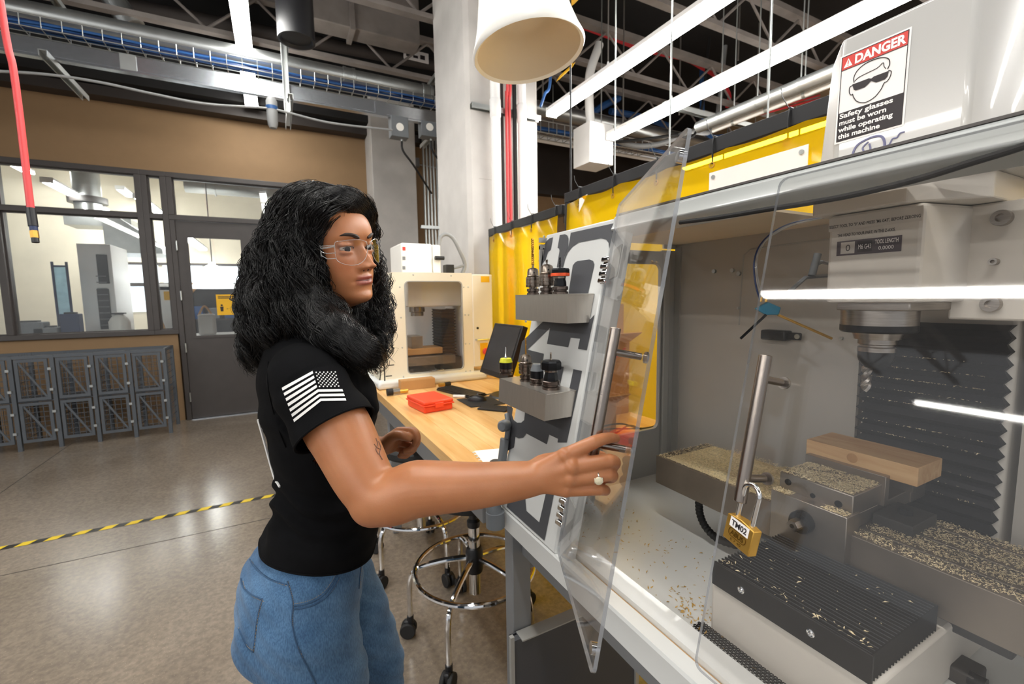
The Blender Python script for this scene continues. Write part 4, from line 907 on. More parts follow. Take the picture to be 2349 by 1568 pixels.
def holder(loc,kind,label,s=1.,w=1.35):
    x,y,z=loc; t=thing('tool_holder',(x,y,z),label,'tool holder','tool holders standing in the racks'); c=(x,y,z)
    def la(nm,mt,prof,n=28): return MB().lathe([(r*s*w,h*s) for r,h in prof],c,n=n).build(nm,mt,t,angle=30)
    la('flange','holder_steel',[(.0,0),(.0165,0),(.0165,.006),(.015,.0068),(.0135,.008),(.0135,.010),(.015,.0112),(.0165,.012),(.0165,.020),(.015,.0215),(0,.0215)])
    if kind=='chuck':
        la('body','chuck_steel',[(0,.0215),(.010,.0215),(.010,.026),(.0185,.027),(.019,.030),(.019,.037),(.0178,.038),(.0178,.040),(.019,.041),(.019,.051),(.0178,.052),(.0178,.054),(.019,.055),(.019,.061),(.015,.063),(.0,.063)])
        la('gear_collar','chuck_steel',[(0,.063),(.0155,.063),(.0165,.066),(.0150,.068),(.0145,.083),(.013,.089),(.007,.094),(.005,.094),(0,.094)],n=20)
        for a in (.2,2.3,4.4): MB().cyl((x+.0138*s*w*math.cos(a),y+.0138*s*w*math.sin(a),z+.076*s),(x+.0150*s*w*math.cos(a),y+.0150*s*w*math.sin(a),z+.076*s),.0028*s,n=10).build('key_hole','black_plastic',t)
    if kind=='collet':
        la('body','black_oxide',[(0,.0215),(.013,.0215),(.013,.026),(.0125,.034),(.011,.040),(.011,.043),(0,.043)],n=6)
        la('neck','chuck_steel',[(0,.043),(.012,.043),(.012,.049),(0,.049)])
        la('nut','black_oxide',[(0,.049),(.0185,.049),(.0195,.052),(.0195,.067),(.0175,.071),(.006,.072),(0,.072)],n=8)
    if kind=='sleeve':
        la('body','black_oxide',[(0,.0215),(.0155,.0215),(.0155,.043),(.015,.044),(0,.044)])
        la('cone','grey_plastic' ,[(0,.044),(.0152,.044),(.0105,.062),(.006,.063),(0,.063)])
    if kind=='yellow':
        la('body','black_oxide',[(0,.0215),(.0165,.0215),(.0165,.042),(0,.042)])
        la('nut','safety_yellow',[(0,.042),(.0165,.042),(.0135,.055),(.005,.056),(0,.056)])
    return t
ZU=1.426; ZL=1.192
def rackpt(px,py,z): return onz(z,px,py)
def seat(px,y0,y1,x,z):
    # along the rack's centre line (x fixed) find the y whose projection has this px
    lo,hi=y0,y1
    for _ in range(40):
        m=(lo+hi)/2; q=np.array([x,m,z])-CAM; u=1174.5+F*(q@_r)/(q@_f)
        if u<px: hi=m
        else: lo=m
    return (x,(lo+hi)/2,z)
def tip(t,loc,mt,r,h0,h,turns,nm='drill_bit'):
    drill(MB(),(loc[0],loc[1],loc[2]+h0),r,h,turns).build(nm,mt,t)
xu=.645; xl=.590
l=seat(1223,.7,1.3,xu,ZU); t=holder(l,'chuck','drill chuck with a long twist drill, left in the upper rack',.80); tip(t,l,'chuck_steel',.0042,.072,.012,.3,'bit_shank'); tip(t,l,'drill_gold',.0040,.080,.075,7)
l=seat(1255,.7,1.3,xu,ZU); t=holder(l,'chuck','squat drill chuck with a tiny bit, middle of the upper rack',.85); tip(t,l,'chuck_steel',.003,.078,.014,.5); 
l=seat(1285,.7,1.3,xu,ZU); t=holder(l,'collet','collet holder with an orange painted nut in the upper rack',.92); tip(t,l,'black_oxide',.0022,.064,.028,3)
MB().lathe([(.0245,.0455),(.0247,.0455),(.0247,.053),(.0243,.053)],l,n=8,cap=False).build('paint_band','safety_orange',t)
l=seat(1161,.7,1.4,xl,ZL); t=holder(l,'yellow','holder with a yellow painted nut at the left of the lower rack',.88); MB().lathe([(.0045,.048),(.004,.055),(.0018,.06),(.0016,.082),(0,.083)],l,n=12).build('end_mill','chrome',t)
l=seat(1207,.7,1.4,xl,ZL); t=holder(l,'chuck','drill chuck with a golden drill in the lower rack',.78); tip(t,l,'drill_gold',.0022,.070,.048,7)
l=seat(1232,.7,1.4,xl-.002,ZL); t=holder(l,'sleeve','black sleeve holder with no bit in the lower rack',.85)
l=seat(1264,.7,1.4,xl,ZL); t=holder(l,'collet','large black collet holder nearest the door in the lower rack',1.0); tip(t,l,'chuck_steel',.0022,.070,.020,3)
# ------------------------------------------------------------------ clear doors
def clear_door(name,y0,y1,s0,s1,ang,label,hy,hs,hlen,off=.014,fr=(.16,.84)):
    """pane between y0 (hinge) and y1 (free edge), swung out by ang about its hinge edge"""
    hin=fw_(y0,0,off); dr_=np.array([0,math.copysign(1,y1-y0),0]); ca,sa=math.cos(ang),math.sin(ang)
    ed=dr_*ca+FN*sa; nn=FN*ca-dr_*sa; W=abs(y1-y0)
    def P(a,s,o): return hin+ed*a+FU*s+nn*o
    t=thing(name,P(W/2,s0,0),label,'door','clear acrylic doors of the enclosure')
    cor=rrect(W-.001,s1-s0,.012,4); cc=[(W/2+p[0],(s0+s1)/2+p[1]) for p in cor]
    th=.006
    mb=MB(); n=len(cc); mb.add([P(a,s,0) for a,s in cc],[tuple(range(n))]); mb.add([P(a,s,th) for a,s in cc],[tuple(range(n))]); mb.build('pane','acrylic',t,smooth=False)
    mb=MB().add([P(a,s,0) for a,s in cc]+[P(a,s,th) for a,s in cc],[(i,(i+1)%n,n+(i+1)%n,n+i) for i in range(n)]); mb.build('pane_edge','acrylic_edge',t,smooth=False)
    p0,p1=P(hy,hs,.052),P(hy,hs+hlen,.052)
    MB().cyl(p0,p1,.0085,n=24).build('handle','handle_steel',t,bevel=.001)
    for f in fr:
        a=P(hy,hs+hlen*f,th); b=P(hy,hs+hlen*f,.050); h=MB().cyl(a,b,.0055,n=14).build('standoff','handle_steel',t); MB().cyl(P(hy,hs+hlen*f,-.004),P(hy,hs+hlen*f,0),.009,n=14).build('washer','steel',t)
    return t,P
# right door closed: handle at pixel (1765,812)-(1690,1150)
pa,pb=fp(1762,815,.066),fp(1692,1148,.066); sA=float((pa-FO)@FU); sB=float((pb-FO)@FU)
YL=.437
rd,RP=clear_door('clear_door',-.10,YL,.04,FL-.012,0.,'closed clear acrylic door with a padlocked bar handle',abs(-.10-(pa[1]+pb[1])/2),sB,sA-sB)
ANG=math.radians(26.5)
ld,LP=clear_door('clear_door',YH,YH-.385,.03,FL+.020,ANG,'open clear acrylic door pulled by its bar handle',.385-.032,.285,.250,fr=(.285,.855))
for s in (.06,FL-.02): MB().cyl(LP(.385-.018,s,-.003),LP(.385-.018,s,.009),.009,n=16).build('bumper','chrome',ld)
for s0 in (.125,.70): 
    c=LP(.035,s0,.0); MB().obox(LP(.045,s0,-.002),(LP(.075,s0,0)-LP(.015,s0,0))/2,FU*.036,(LP(0,s0,.002)-LP(0,s0,0))).build('hinge_leaf','machine_grey',ld,bevel=.002)
HANDLE=[LP(.385-.032,.285+.25*f,.052) for f in (0,1)]
# padlock on the closed door's handle
pl=thing('padlock',fp(1700,1280,.066),'brass padlock with a white TM02 tag on the door handle','padlock')
yd=np.array([0,-1.,0]); hb_=fp(1690,1150,.066)
c0=fp(1702,1222,.066); dn=-np.array([FU[0]*.6,0,FU[2]]); dn/=np.linalg.norm(dn); 
ux=yd*.93+np.array([-.20,0,-.10]); ux/=np.linalg.norm(ux); uy=-dn; uy=uy-ux*(uy@ux); uy/=np.linalg.norm(uy); un=np.cross(ux,uy); un=un if un[0]<0 else -un
Wd,Hd,Td=.0235,.0195,.007
prof=[(-Wd,-Hd),(Wd,-Hd),(Wd,Hd*.85),(Wd*.5,Hd*.95),(0,Hd*1.02),(-Wd*.5,Hd*.95),(-Wd,Hd*.85)]
MB().prism([c0+ux*a+uy*b-un*Td for a,b in prof],un*2*Td).build('body','brass',pl,bevel=.0012)
sh=[c0+ux*(-.013)+uy*Hd*.8]+[c0+ux*(-.013)+uy*(.04)]+[c0+ux*(-.013+.013*(1-math.cos(t)))+uy*(.058+.013*math.sin(t)) for t in np.linspace(0,math.pi,12)]+[c0+ux*.013+uy*.04,c0+ux*.013+uy*Hd*.8]
MB().tube(sh,.0034,n=14).build('shackle','chrome',pl)
fc=c0+un*(Td+.0003)
MB().add([fc+ux*a+uy*b for a,b in ((-.0165,.0025),(.0165,.0025),(.0165,.0165),(-.0165,.0165))],[(0,1,2,3)]).build('tag_label','print_white',pl,smooth=False)
text_mesh('TM02',.0115,fc+ux*(-.0135)+uy*.0055,ux,uy,'tag_text','print_black',pl,bold=.0003,width=.027,lift=.0004)
M('brass_dark','#7d5c22',.4,metal=.8,var=.1)
text_mesh('ABUS',.0095,fc+ux*(-.0115)+uy*(-.0075),ux,uy,'maker_mark','brass_dark',pl,bold=.0003,width=.023,lift=.0002)
MB().ring([fc+un*.0002+ux*a+uy*(b-.0042) for a,b in rrect(.031,.012,.0055,5)],[fc+un*.0002+ux*a+uy*(b-.0042) for a,b in rrect(.0295,.0105,.005,5)],un*.0002).build('mark_border','brass_dark',pl,smooth=False)
text_mesh('E 7 40',.005,fc+ux*(-.010)+uy*(-.0155),ux,uy,'size_mark','brass_dark',pl,width=.018,lift=.0002)
# ------------------------------------------------------------------ the milling machine inside the enclosure
ml=thing('milling_machine',(1.05,.40,.772),'large white and steel milling machine inside the clear-door enclosure','milling machine')
M('cast_white','#d3cdc4',.45,var=.05,scale=4,bump=.1,bscale=50)
M('table_steel','#83796e',.42,metal=.6,var=.16,scale=9,rvar=.1)
M('vise_steel','#a59c93',.34,metal=.85,var=.10,scale=12,rvar=.08)
# base casting and Y-axis way cover
B((.70,.268,.772),(1.26,.532,.875)).build('base_casting','cast_white',ml,bevel=.006)
wc=B((.696,.272,.876),(.701,.528,.921)).build('way_cover_front','bellows_black',ml,bevel=.001)
mb=MB(); n=22; xa,xb=.702,.905
V=[];f=[]
for i in range(n*2+1):
    x=xa+(xb-xa)*i/(2*n); dz=0 if i%2==0 else -.011; yo=0 if i%2==0 else .006
    V+= [(x,.274+yo,.874),(x,.274+yo,.920+dz),(x,.527-yo,.920+dz),(x,.527-yo,.874)]
for i in range(n*2):
    a=4*i; f+=[(a,a+4,a+5,a+1),(a+1,a+5,a+6,a+2),(a+2,a+6,a+7,a+3)]
mb.add(V,f).build('way_cover_bellows','bellows_black',ml,angle=10)
for i in range(n): x=xa+(xb-xa)*2*i/(2*n); MB().box((x-.0003,.276,.9195),(x+.0003,.525,.9206)).build('pleat_edge','graphic',ml,smooth=False)
for yy in (.468,.352): MB().lathe([(0,.0035),(.0025,.003),(.0032,.0018),(.0045,.0022),(.0062,.0015),(.0066,0)],(.696,yy,.899),(-1,0,0),n=18).build('cover_screw','chrome',ml)
# saddle and table with T-slots
B((.90,.30,.84),(1.15,.50,.90)).build('saddle','cast_white',ml,bevel=.004)
tbp=[(.92,.892),(.92,.970),(.955,.970),(.955,.955),(.948,.955),(.948,.945),(.972,.945),(.972,.955),(.965,.955),(.965,.970),(1.018,.970),(1.018,.955),(1.011,.955),(1.011,.945),(1.035,.945),(1.035,.955),(1.028,.955),(1.028,.970),(1.082,.970),(1.082,.955),(1.075,.955),(1.075,.945),(1.099,.945),(1.099,.955),(1.092,.955),(1.092,.970),(1.127,.970),(1.127,.892)]
MB().sweep(tbp,-.45,.889).build('table','table_steel',ml,smooth=False,bevel=.0012)
B((.95,.20,.86),(1.11,.60,.893)).build('table_apron','dusty_black',ml,bevel=.004)
pts=[onx(.96,*q) for q in ((1603,1150),(1606,1180),(1620,1210),(1648,1236),(1690,1250))]
sp=spline(pts,8); rr=[.0105 if i%2 else .0088 for i in range(len(sp))]
MB().tube(sp,rr,n=12).build('flex_hose','black_rubber',ml)
# column and its bellows
B((1.262,.30,.80),(1.36,.555,1.95)).build('column','cast_white',ml,bevel=.01)
M('bellows_dusty','#131218',.6,var=.4,scale=16,detail=8)
V=[];f=[]; nf=21; zA,zBm=1.352,.80
for i in range(nf*2+1):
    z=zA-(zA-zBm)*i/(2*nf); d=.0 if i%2==0 else .016; yo=0 if i%2==0 else .010
    V+=[(1.262,.303+yo,z),(1.236+d,.303+yo,z),(1.236+d,.553-yo,z),(1.262,.553-yo,z)]
for i in range(nf*2):
    a=4*i; f+=[(a,a+1,a+5,a+4),(a+1,a+2,a+6,a+5),(a+2,a+3,a+7,a+6)]
MB().add(V,f).build('column_bellows','bellows_dusty',ml,angle=10)
B((1.225,.298,.80),(1.262,.558,.835)).build('bellows_foot','black_plastic',ml,bevel=.003)
# head: housing, cap plate, cover
zh0,zh1=1.40,1.565
MB().prism([(.95,.488,zh0),(.95,.345,zh0),(1.075,.322,zh0),(1.262,.322,zh0),(1.262,.488,zh0)],(0,0,zh1-zh0)).build('head_housing','cast_white',ml,bevel=.006,smooth=False)
B((1.070,.245,1.368),(1.262,.345,zh1)).build('head_flank','cast_white',ml,bevel=.004)
MB().prism([(.965,.475,1.385),(.965,.36,1.385),(1.07,.34,1.385),(1.10,.475,1.385)],(0,0,.016)).build('head_lower_plate','steel',ml,bevel=.002)
for px,py in ((2185,500),(2300,500),(2170,690),(2275,697),(2282,600)):
    q=onx(1.068,px,py) if px>2200 else None
    if q is None: continue
    rb=.013 if py!=600 else .006
    MB().lathe([(0,.004),(rb*.45,.004),(rb*.5,.014),(rb*.95,.014),(rb,.012),(rb,0)],q+np.array([.003,0,0]),(-1,0,0),n=22).build('cap_bolt','steel',ml)
zc0=1.566
MB().prism([(.935,.512,zc0),(.935,.365,zc0),(1.02,.285,zc0),(1.262,.285,zc0),(1.262,.512,zc0)],(0,0,.044)).build('head_cap','cast_white',ml,bevel=.003,smooth=False)
# spindle nose, nut, tool
sx,sy=1.03,.432
def la(nm,mt,prof,n=40,ang=30): return MB().lathe(prof,(sx,sy,0),n=n).build(nm,mt,ml,angle=ang)
la('spindle_flange','steel',[(0,1.400),(.060,1.400),(.060,1.356),(0,1.356)])
la('spindle_ring','black_oxide',[(0,1.356),(.0605,1.356),(.0605,1.345),(.058,1.342),(0,1.342)])
la('spindle_nose','steel',[(0,1.342),(.040,1.342),(.038,1.335),(.036,1.328),(0,1.328)])
la('holder_flange','steel',[(0,1.328),(.030,1.328),(.030,1.319),(.027,1.317),(.027,1.314),(.030,1.312),(.030,1.304),(0,1.304)])
la('holder_body','black_oxide',[(0,1.304),(.029,1.304),(.029,1.292),(.027,1.285),(.017,1.272),(0,1.272)])
drill(MB(),(sx-.004,sy+.012,1.225),.0085,.050,1.6).build('end_mill','steel',ml)
# head cover with the danger sticker
yA=.486; yB=.303; zcv=1.61; ztp=1.888
cov=[(.95,yA),(.95,yB),(1.06,.235),(1.26,.235),(1.26,.535),(.985,.535)]
poly=[(x,y,zcv) for x,y in cov]; N_=len(cov)
mb=MB(); top=[]
for x,y in cov:
    k=(y-yB)/(.50-yB); top.append((x+(.008 if x<1 else 0),min(y,.52) if y>.5 else y,ztp-(.028 if y>.5 else 0)))
mb.add(poly+top,[tuple(range(N_-1,-1,-1)),tuple(range(N_,2*N_))]+[(i,(i+1)%N_,N_+(i+1)%N_,N_+i) for i in range(N_)])
M('cover_white','#bebdbb',.22,var=.01,coat=.3)
hcv=mb.build('head_cover','cover_white',ml,bevel=.007,seg=3,smooth=True)
MB().cyl((1.14,.30,1.885),(1.14,.30,1.93),.03,n=20).build('gland','grey_plastic',ml)
MB().tube(spline([(1.14,.30,1.92),(1.14,.29,2.02),(1.18,.20,2.12),(1.25,.02,2.16)],10),[.024 if i%2 else .020 for i in range(31)],n=14).build('flex_conduit','grey_cable',ml)
q=onx(1.03,2338,210); B((1.045,q[1]-.02,q[2]-.018),(1.075,q[1]+.012,q[2]+.018)).build('connector','black_plastic',ml,bevel=.003)
# sticker on the cover front (x=.95, lettering runs towards -Y)
sxn=np.array([0,-1.,0]); szn=np.array([.0,0,1.]); sO=np.array([.9492,.490,1.699])
def stk(a0,b0,a1,b1,mt,nm,lift=0.):
    P=[sO+sxn*a+szn*b+np.array([-lift,0,0]) for a,b in ((a0,b0),(a1,b0),(a1,b1),(a0,b1))]
    return MB().add(P,[(0,1,2,3)]).build(nm,mt,hcv,smooth=False)
SW,SH=.100,.152
# the cover leans back slightly, so the sticker follows it
lean=(.008)/(ztp-zcv); szn=np.array([lean,0,1.]); szn/=np.linalg.norm(szn); sO=np.array([.95+lean*(1.700-zcv)-.0008,.4845,1.700])
stk(-.003,-.003,SW+.003,SH+.003,'print_white','sticker_backing')
stk(0,0,SW,.052,'print_black','sticker_black_panel',.0003)
stk(0,SH-.0235,SW,SH,'print_red','sticker_red_panel',.0003)
for a,b,c,d in ((0,0,.0012,SH),(SW-.0012,0,SW,SH),(0,SH-.0012,SW,SH),(0,SH-.0247,SW,SH-.0235)): stk(a,b,c,d,'print_black','sticker_border',.0005)
lf=np.array([-.0006,0,0])
text_mesh('DANGER',.021,sO+sxn*.0215+szn*(SH-.0195)+lf,sxn,szn,'sticker_text','print_white',hcv,bold=.0009,width=.075,lift=.0002)
tri=[(.004,SH-.0205),(.0185,SH-.0205),(.01125,SH-.0055)]
MB().add([sO+sxn*a+szn*b+lf*1.2 for a,b in tri],[(0,1,2)]).build('sticker_triangle','print_white',hcv,smooth=False)
stk(.0105,SH-.0155,.0120,SH-.0095,'print_red','sticker_mark',.0009); stk(.0105,SH-.0187,.0120,SH-.0170,'print_red','sticker_mark',.0009)
for i,tx in enumerate(('Safety glasses','must be worn','while operating','this machine')):
    text_mesh(tx,.0118,sO+sxn*.003+szn*(.0415-.0122*i)+lf,sxn,szn,'sticker_text','print_white',hcv,bold=.00035,lift=.0002,width=(.082,.073,.084,.066)[i])
# safety pictogram (outline head with dark glasses)
def pict(pts,wd,nm='sticker_pictogram',closed=False):
    P=[sO+sxn*a+szn*b+lf for a,b in spline([(x,y) for x,y in pts],6)] if len(pts)>3 else [sO+sxn*a+szn*b+lf for a,b in pts]
    MB().tube(P,wd/2,n=5).build(nm,'print_black',hcv)
u_=lambda x,y:(x,y)
pict([(.023,.099),(.022,.108),(.027,.118),(.038,.1245),(.052,.1255),(.064,.1235),(.0735,.117),(.076,.108),(.0735,.1005)],.0014)
pict([(.024,.101),(.030,.105),(.043,.107),(.058,.109),(.066,.114),(.068,.107),(.071,.102)],.0011)
pict([(.021,.095),(.0165,.093),(.0165,.084),(.0195,.0785),(.022,.079),(.024,.073),(.030,.0635),(.040,.0575),(.048,.057),(.058,.061),(.066,.070),(.070,.079),(.074,.080),(.078,.086),(.079,.094),(.075,.0975)],.0014)
gl=[(.0205,.0965),(.036,.0965),(.046,.0965),(.050,.0945),(.054,.0965),(.0755,.0965),(.0745,.088),(.071,.0845),(.058,.0845),(.0535,.088),(.050,.0905),(.0455,.0865),(.041,.0835),(.027,.0835),(.0235,.086)]
MB().add([sO+sxn*a+szn*b+lf*1.3 for a,b in gl],[tuple(range(len(gl)))]).build('sticker_pictogram','print_black',hcv,smooth=False)
# violet maker emblem under the sticker (arch with curling arms)
M('print_violet','#77789a',.5,var=.04)
eO=np.array([.95+lean*.05-.0008,.478,1.650])
def emb(pts,wd):
    P=[eO+sxn*a+szn*b for a,b in spline(pts,6)]; MB().tube(P,wd/2,n=5).build('emblem','print_violet',hcv)
emb([(.022,.000),(.0225,.020),(.028,.034),(.040,.040),(.055,.042),(.066,.038),(.071,.026),(.070,.012)],.0042)
emb([(.030,.002),(.034,.014),(.040,.020),(.038,.028),(.046,.036)],.0030); emb([(.036,.000),(.046,.012),(.050,.022),(.048,.032)],.0030); emb([(.046,.000),(.052,.010),(.058,.022)],.0028)
emb([(.022,.004),(.014,.006),(.008,.012),(.003,.010),(-.002,.016),(-.006,.014)],.0028); emb([(.071,.020),(.078,.022),(.082,.030),(.088,.030),(.092,.036),(.098,.036)],.0028)
# label strips on the head housing
hO=np.array([.9493,.489,1.40])
def hst(y0,z0,y1,z1,mt,nm,l=0.): return MB().add([(.9493-l,y0,z0),(.9493-l,y1,z0),(.9493-l,y1,z1),(.9493-l,y0,z1)],[(0,1,2,3)]).build(nm,mt,ml,smooth=False)
M('label_grey','#c9c3bb',.5,var=.03)
hst(.488,1.535,.347,1.560,'label_grey','label_strip'); hst(.470,1.517,.40,1.5345,'label_grey','label_strip')
text_mesh('SELECT TOOL TO "0" AND PRESS "M6 G43", BEFORE ZEROING',.0075,(.9490,.487,1.541),sxn,(0,0,1),'label_text','print_black',ml,width=.138,lift=.0002,bold=.00012)
text_mesh('THE HEAD TO YOUR PART, IN THE Z-AXIS.',.0075,(.9490,.472,1.5235),sxn,(0,0,1),'label_text','print_black',ml,width=.090,lift=.0002,bold=.00012)
M('print_plum','#4a3f46',.45,var=.05)
hst(.472,1.488,.372,1.515,'print_plum','label_plate',.0002); hst(.465,1.491,.442,1.5125,'label_grey','label_window',.0005); hst(.438,1.492,.415,1.512,'print_black','label_window',.0005)
text_mesh('0',.017,(.9485,.457,1.4958),sxn,(0,0,1),'label_text','print_black',ml,lift=.0003)
text_mesh('M6 G43',.012,(.9485,.4365,1.4975),sxn,(0,0,1),'label_text','print_white',ml,width=.020,lift=.0003)
text_mesh('TOOL LENGTH',.010,(.9485,.4105,1.5045),sxn,(0,0,1),'label_text','print_white',ml,width=.034,lift=.0003,bold=.0002)
text_mesh('0.0000',.009,(.9485,.405,1.4935),sxn,(0,0,1),'label_text','print_white',ml,width=.022,lift=.0003)
# mirrored faint lettering on the roof panel underside
text_mesh('DO NOT ENTER',.035,(.80,.40,ZR-.001),(0,1,0),(1,0,0),'roof_lettering','graphic',en,width=.30,lift=0.)
# pencil-like pointer and black air hose along the rail
P=[onpl(FO+FN*(.0065),FN,*q) for q in ((1560,510),(1650,498),(1760,480),(1850,466),(1960,446),(2100,412),(2230,372),(2349,335),(2500,280))]
tag(MB().tube(spline(P,6),.0042,n=10).build('air_hose','black_rubber'),'black air hose strung along the top rail of the enclosure','hose')
pq0,pq1=ond(.76,1822,466),ond(.76,1856,455); d=pq1-pq0
pc=thing('pencil',pq0,'yellow pencil tucked beside the black hose','pencil')
MB().cyl(pq0+d*.45,pq1,.006,n=8).build('barrel','print_yellow',pc); MB().cyl(pq0+d*.2,pq0+d*.45,.003,.006,n=8).build('sharpened_wood','print_white',pc); MB().cyl(pq0,pq0+d*.2,.0006,.003,n=8).build('lead','black_plastic',pc)
# ------------------------------------------------------------------ mist nozzle on a bracket
D0=.97
def nz(px,py,d=D0): return ond(d,px,py)
ns=thing('mist_nozzle',nz(1760,715),'blue mist nozzle with black and brass tips on a bent bracket','nozzle')
c=nz(1762,708)
MB().prism([nz(1733,708),nz(1762,692),nz(1792,705),nz(1787,722),nz(1757,722)],np.array([.012,.012,0])).build('block','blue_teal' if 'blue_teal' in MT else M('blue_teal','#2c84a6',.35,metal=.4,var=.1),ns,bevel=.002)
MB().cyl(nz(1757,722),nz(1699,776),.0022*1.3,n=10).build('black_tip','black_oxide',ns)
MB().cyl(nz(1785,722),nz(1908,776),.0028,n=10).build('brass_tip','brass',ns)
for k,(a,b) in enumerate(((1745,692),(1757,692))): MB().cyl(nz(a,692),nz(a+1,682),.003,n=8).build('barb','brass',ns)
GLASS('clear_tube',(.75,.72,.66),.25)
for k,mt in enumerate(('navy','clear_tube','clear_tube')):
    P=[nz(1744+7*k,690),nz(1733+4*k,650),nz(1730+3*k,600),nz(1745+3*k,560),nz(1780,528+3*k),nz(1830,508+2*k),nz(1905,497,1.0)]
    MB().tube(spline(P,6),.0018,n=8).build('tube_line',mt,ns)
P=[nz(1795,682),nz(1848,636),nz(1900,632,1.0)]
MB().tube(P,.0045,n=6).build('bracket_arm','grey_plastic',ns)
MB().cyl(nz(1862,632),nz(1876,582),.0075,n=12).build('pivot','grey_plastic',ns); MB().tube([nz(1876,605),nz(1885,600),nz(1905,606,1.0)],.004,n=8).build('pivot_arm','grey_plastic',ns)
# ------------------------------------------------------------------ vise with the timber block
vs=thing('machine_vise',(1.05,.475,.97),'steel machine vise with a hex screw clamped on the mill table','vise')
B((.90,.405,.905),(.945,.547,1.008)).build('front_block','vise_steel',vs,bevel=.0015)
B((.925,.412,.972),(1.24,.54,1.0)).build('bed','vise_steel',vs,bevel=.0015)
B((.925,.408,1.004),(1.038,.545,1.043)).build('moving_jaw','vise_steel',vs,bevel=.002)
B((1.030,.402,1.0),(1.046,.552,1.060)).build('jaw_plate','vise_steel',vs,bevel=.001)
B((1.150,.402,1.0),(1.165,.552,1.055)).build('jaw_plate','vise_steel',vs,bevel=.001)
B((1.165,.41,.972),(1.225,.543,1.055)).build('fixed_jaw','vise_steel',vs,bevel=.002)
B((1.0,.345,.971),(1.10,.408,.992)).build('clamp_foot','dusty_black',vs,bevel=.002)
MB().cyl((1.05,.376,.992),(1.05,.376,1.004),.012,n=6).build('clamp_nut','black_oxide',vs)
for (yy,zz) in ((.527,1.026),(.478,1.016),(.432,1.018)): MB().cyl((.9235,yy,zz),(.9255,yy,zz),.0065 if yy!=.478 else .0048,n=18).build('socket_hole','black_oxide',vs)
hc_=(.90,.480,.968)
MB().lathe([(.0,.016),(.020,.016),(.022,.012),(.022,.0),(.0,.0)],hc_,(-1,0,0),n=28).build('screw_collar','black_oxide',vs)
MB().lathe([(0,.038),(.0028,.0385),(.0105,.038),(.0115,.036),(.0115,.016)],hc_,(-1,0,0),n=6).build('hex_screw','steel',vs)
MB().cyl((.8615,.480,.968),(.8605,.480,.968),.004,n=12).build('screw_center','black_oxide',vs)
wd_=tag(B((1.046,.360,1.052),(1.150,.560,1.089)).build('timber_block','pine',bevel=.0012),'pale pine block clamped in the machine vise','timber')
q=onx(1.0455,1955,1046); MB().lathe([(0,.0004),(.0095,.0003),(.010,0)],q+np.array([0,0,-.004]),(-1,0,0),n=20).build('knot','cardboard',wd_)
# ------------------------------------------------------------------ sawdust and shavings
M('shaving','#e8d8b4',.7,var=.25,scale=300)
M('shaving_gold','#c8a052',.7,var=.25,scale=300)
def chips(name,n,fn,label,mat,ln=.0035,pile=None):
    V=[];f=[]; k=0
    for i in range(n):
        p=fn()
        if p is None: continue
        a=random.random()*6.283; l=ln*(.4+random.random()); w=l*.22; t=random.uniform(-.4,.6)*l; h=.0007
        d=np.array([math.cos(a)*l,math.sin(a)*l,t]); e=np.array([-math.sin(a)*w,math.cos(a)*w,random.uniform(-.5,.5)*w])
        P=[p-d-e,p+d*.2-e*1.3+np.array([0,0,h]),p+d+e*.5,p-d*.3+e+np.array([0,0,h*2])]
        V+=P; f+=[(k,k+1,k+2),(k,k+2,k+3)]; k+=4
    o=MB().add(V,f).build(name,mat,smooth=False,kind='stuff'); return tag(o,label,'sawdust')
def gnoise(x,y): return .5+.5*math.sin(x*37+3*math.sin(y*23))*math.sin(y*41+2*math.sin(x*29))
def table_chip():
    y=random.uniform(-.2,.885); x=random.uniform(.922,1.125); h=0
    if .405<y<.56: return None
    if y>.56:
        k=gnoise(x*2,y*2)
        if random.random()>.25+.75*k*(min(1,(y-.55)*6)) and y>.80: return None
        h=random.random()*(.012 if (x>1.0 and y<.80) else .004)
    else:
        for gx in (.960,1.023,1.087):
            if abs(x-gx)<.007: return None
        h=random.random()*.004
    return np.array([x,y,.9705+h])
chips('sawdust_pile',26000,table_chip,'pale sawdust scattered along the mill table','shaving',.0021)
# low heap on the left half of the table
V=[];f=[];nx,ny=26,50
for i in range(nx+1):
    for j in range(ny+1):
        x=.93+.195*i/nx; y=.56+.30*j/ny
        e=min(1,i/4,(nx-i)/2,j/3,(ny-j)/10); h=max(0,e*(.010*gnoise(x*.8,y*.8)+.010*math.exp(-((x-1.07)/.05)**2-((y-.68)/.10)**2))-.002)
        V.append((x,y,.9702+h))
for i in range(nx):
    for j in range(ny): a=i*(ny+1)+j; f.append((a,a+1,a+ny+2,a+ny+1))
M('sawdust','#e6d4ab',.9,var=.30,scale=160,bump=.8,bscale=400)
tag(MB().add(V,f).build('sawdust_heap','sawdust',angle=180),'heap of packed sawdust on the left end of the mill table','sawdust')
def jaw_chip():
    x=random.uniform(.927,1.03); y=random.uniform(.41,.543)
    if random.random()>.15+.85*gnoise(x*1.5,y*1.2): return None
    return np.array([x,y,1.0435+random.random()*.002])
chips('vise_sawdust',6000,jaw_chip,'fine sawdust dusting the top of the vise jaw','shaving',.0028)
def ledge_chip():
    y=random.choice((random.uniform(.51,.546),random.uniform(.407,.45))); return np.array([random.uniform(.901,.923),y,1.0085+random.random()*.002])
chips('ledge_sawdust',420,ledge_chip,'sawdust on the front ledge of the vise','shaving',.0028)
def tray_chip():
    y=random.uniform(.42,1.12); x=random.uniform(.66,.92)
    c=math.exp(-((x-.715)/.03)**2-((y-.56)/.07)**2)
    if random.random()>.10+1.2*c: return None
    z=.784-(x-.652)*.07 if x<.80 else .774
    return np.array([x,y,z+.0012])
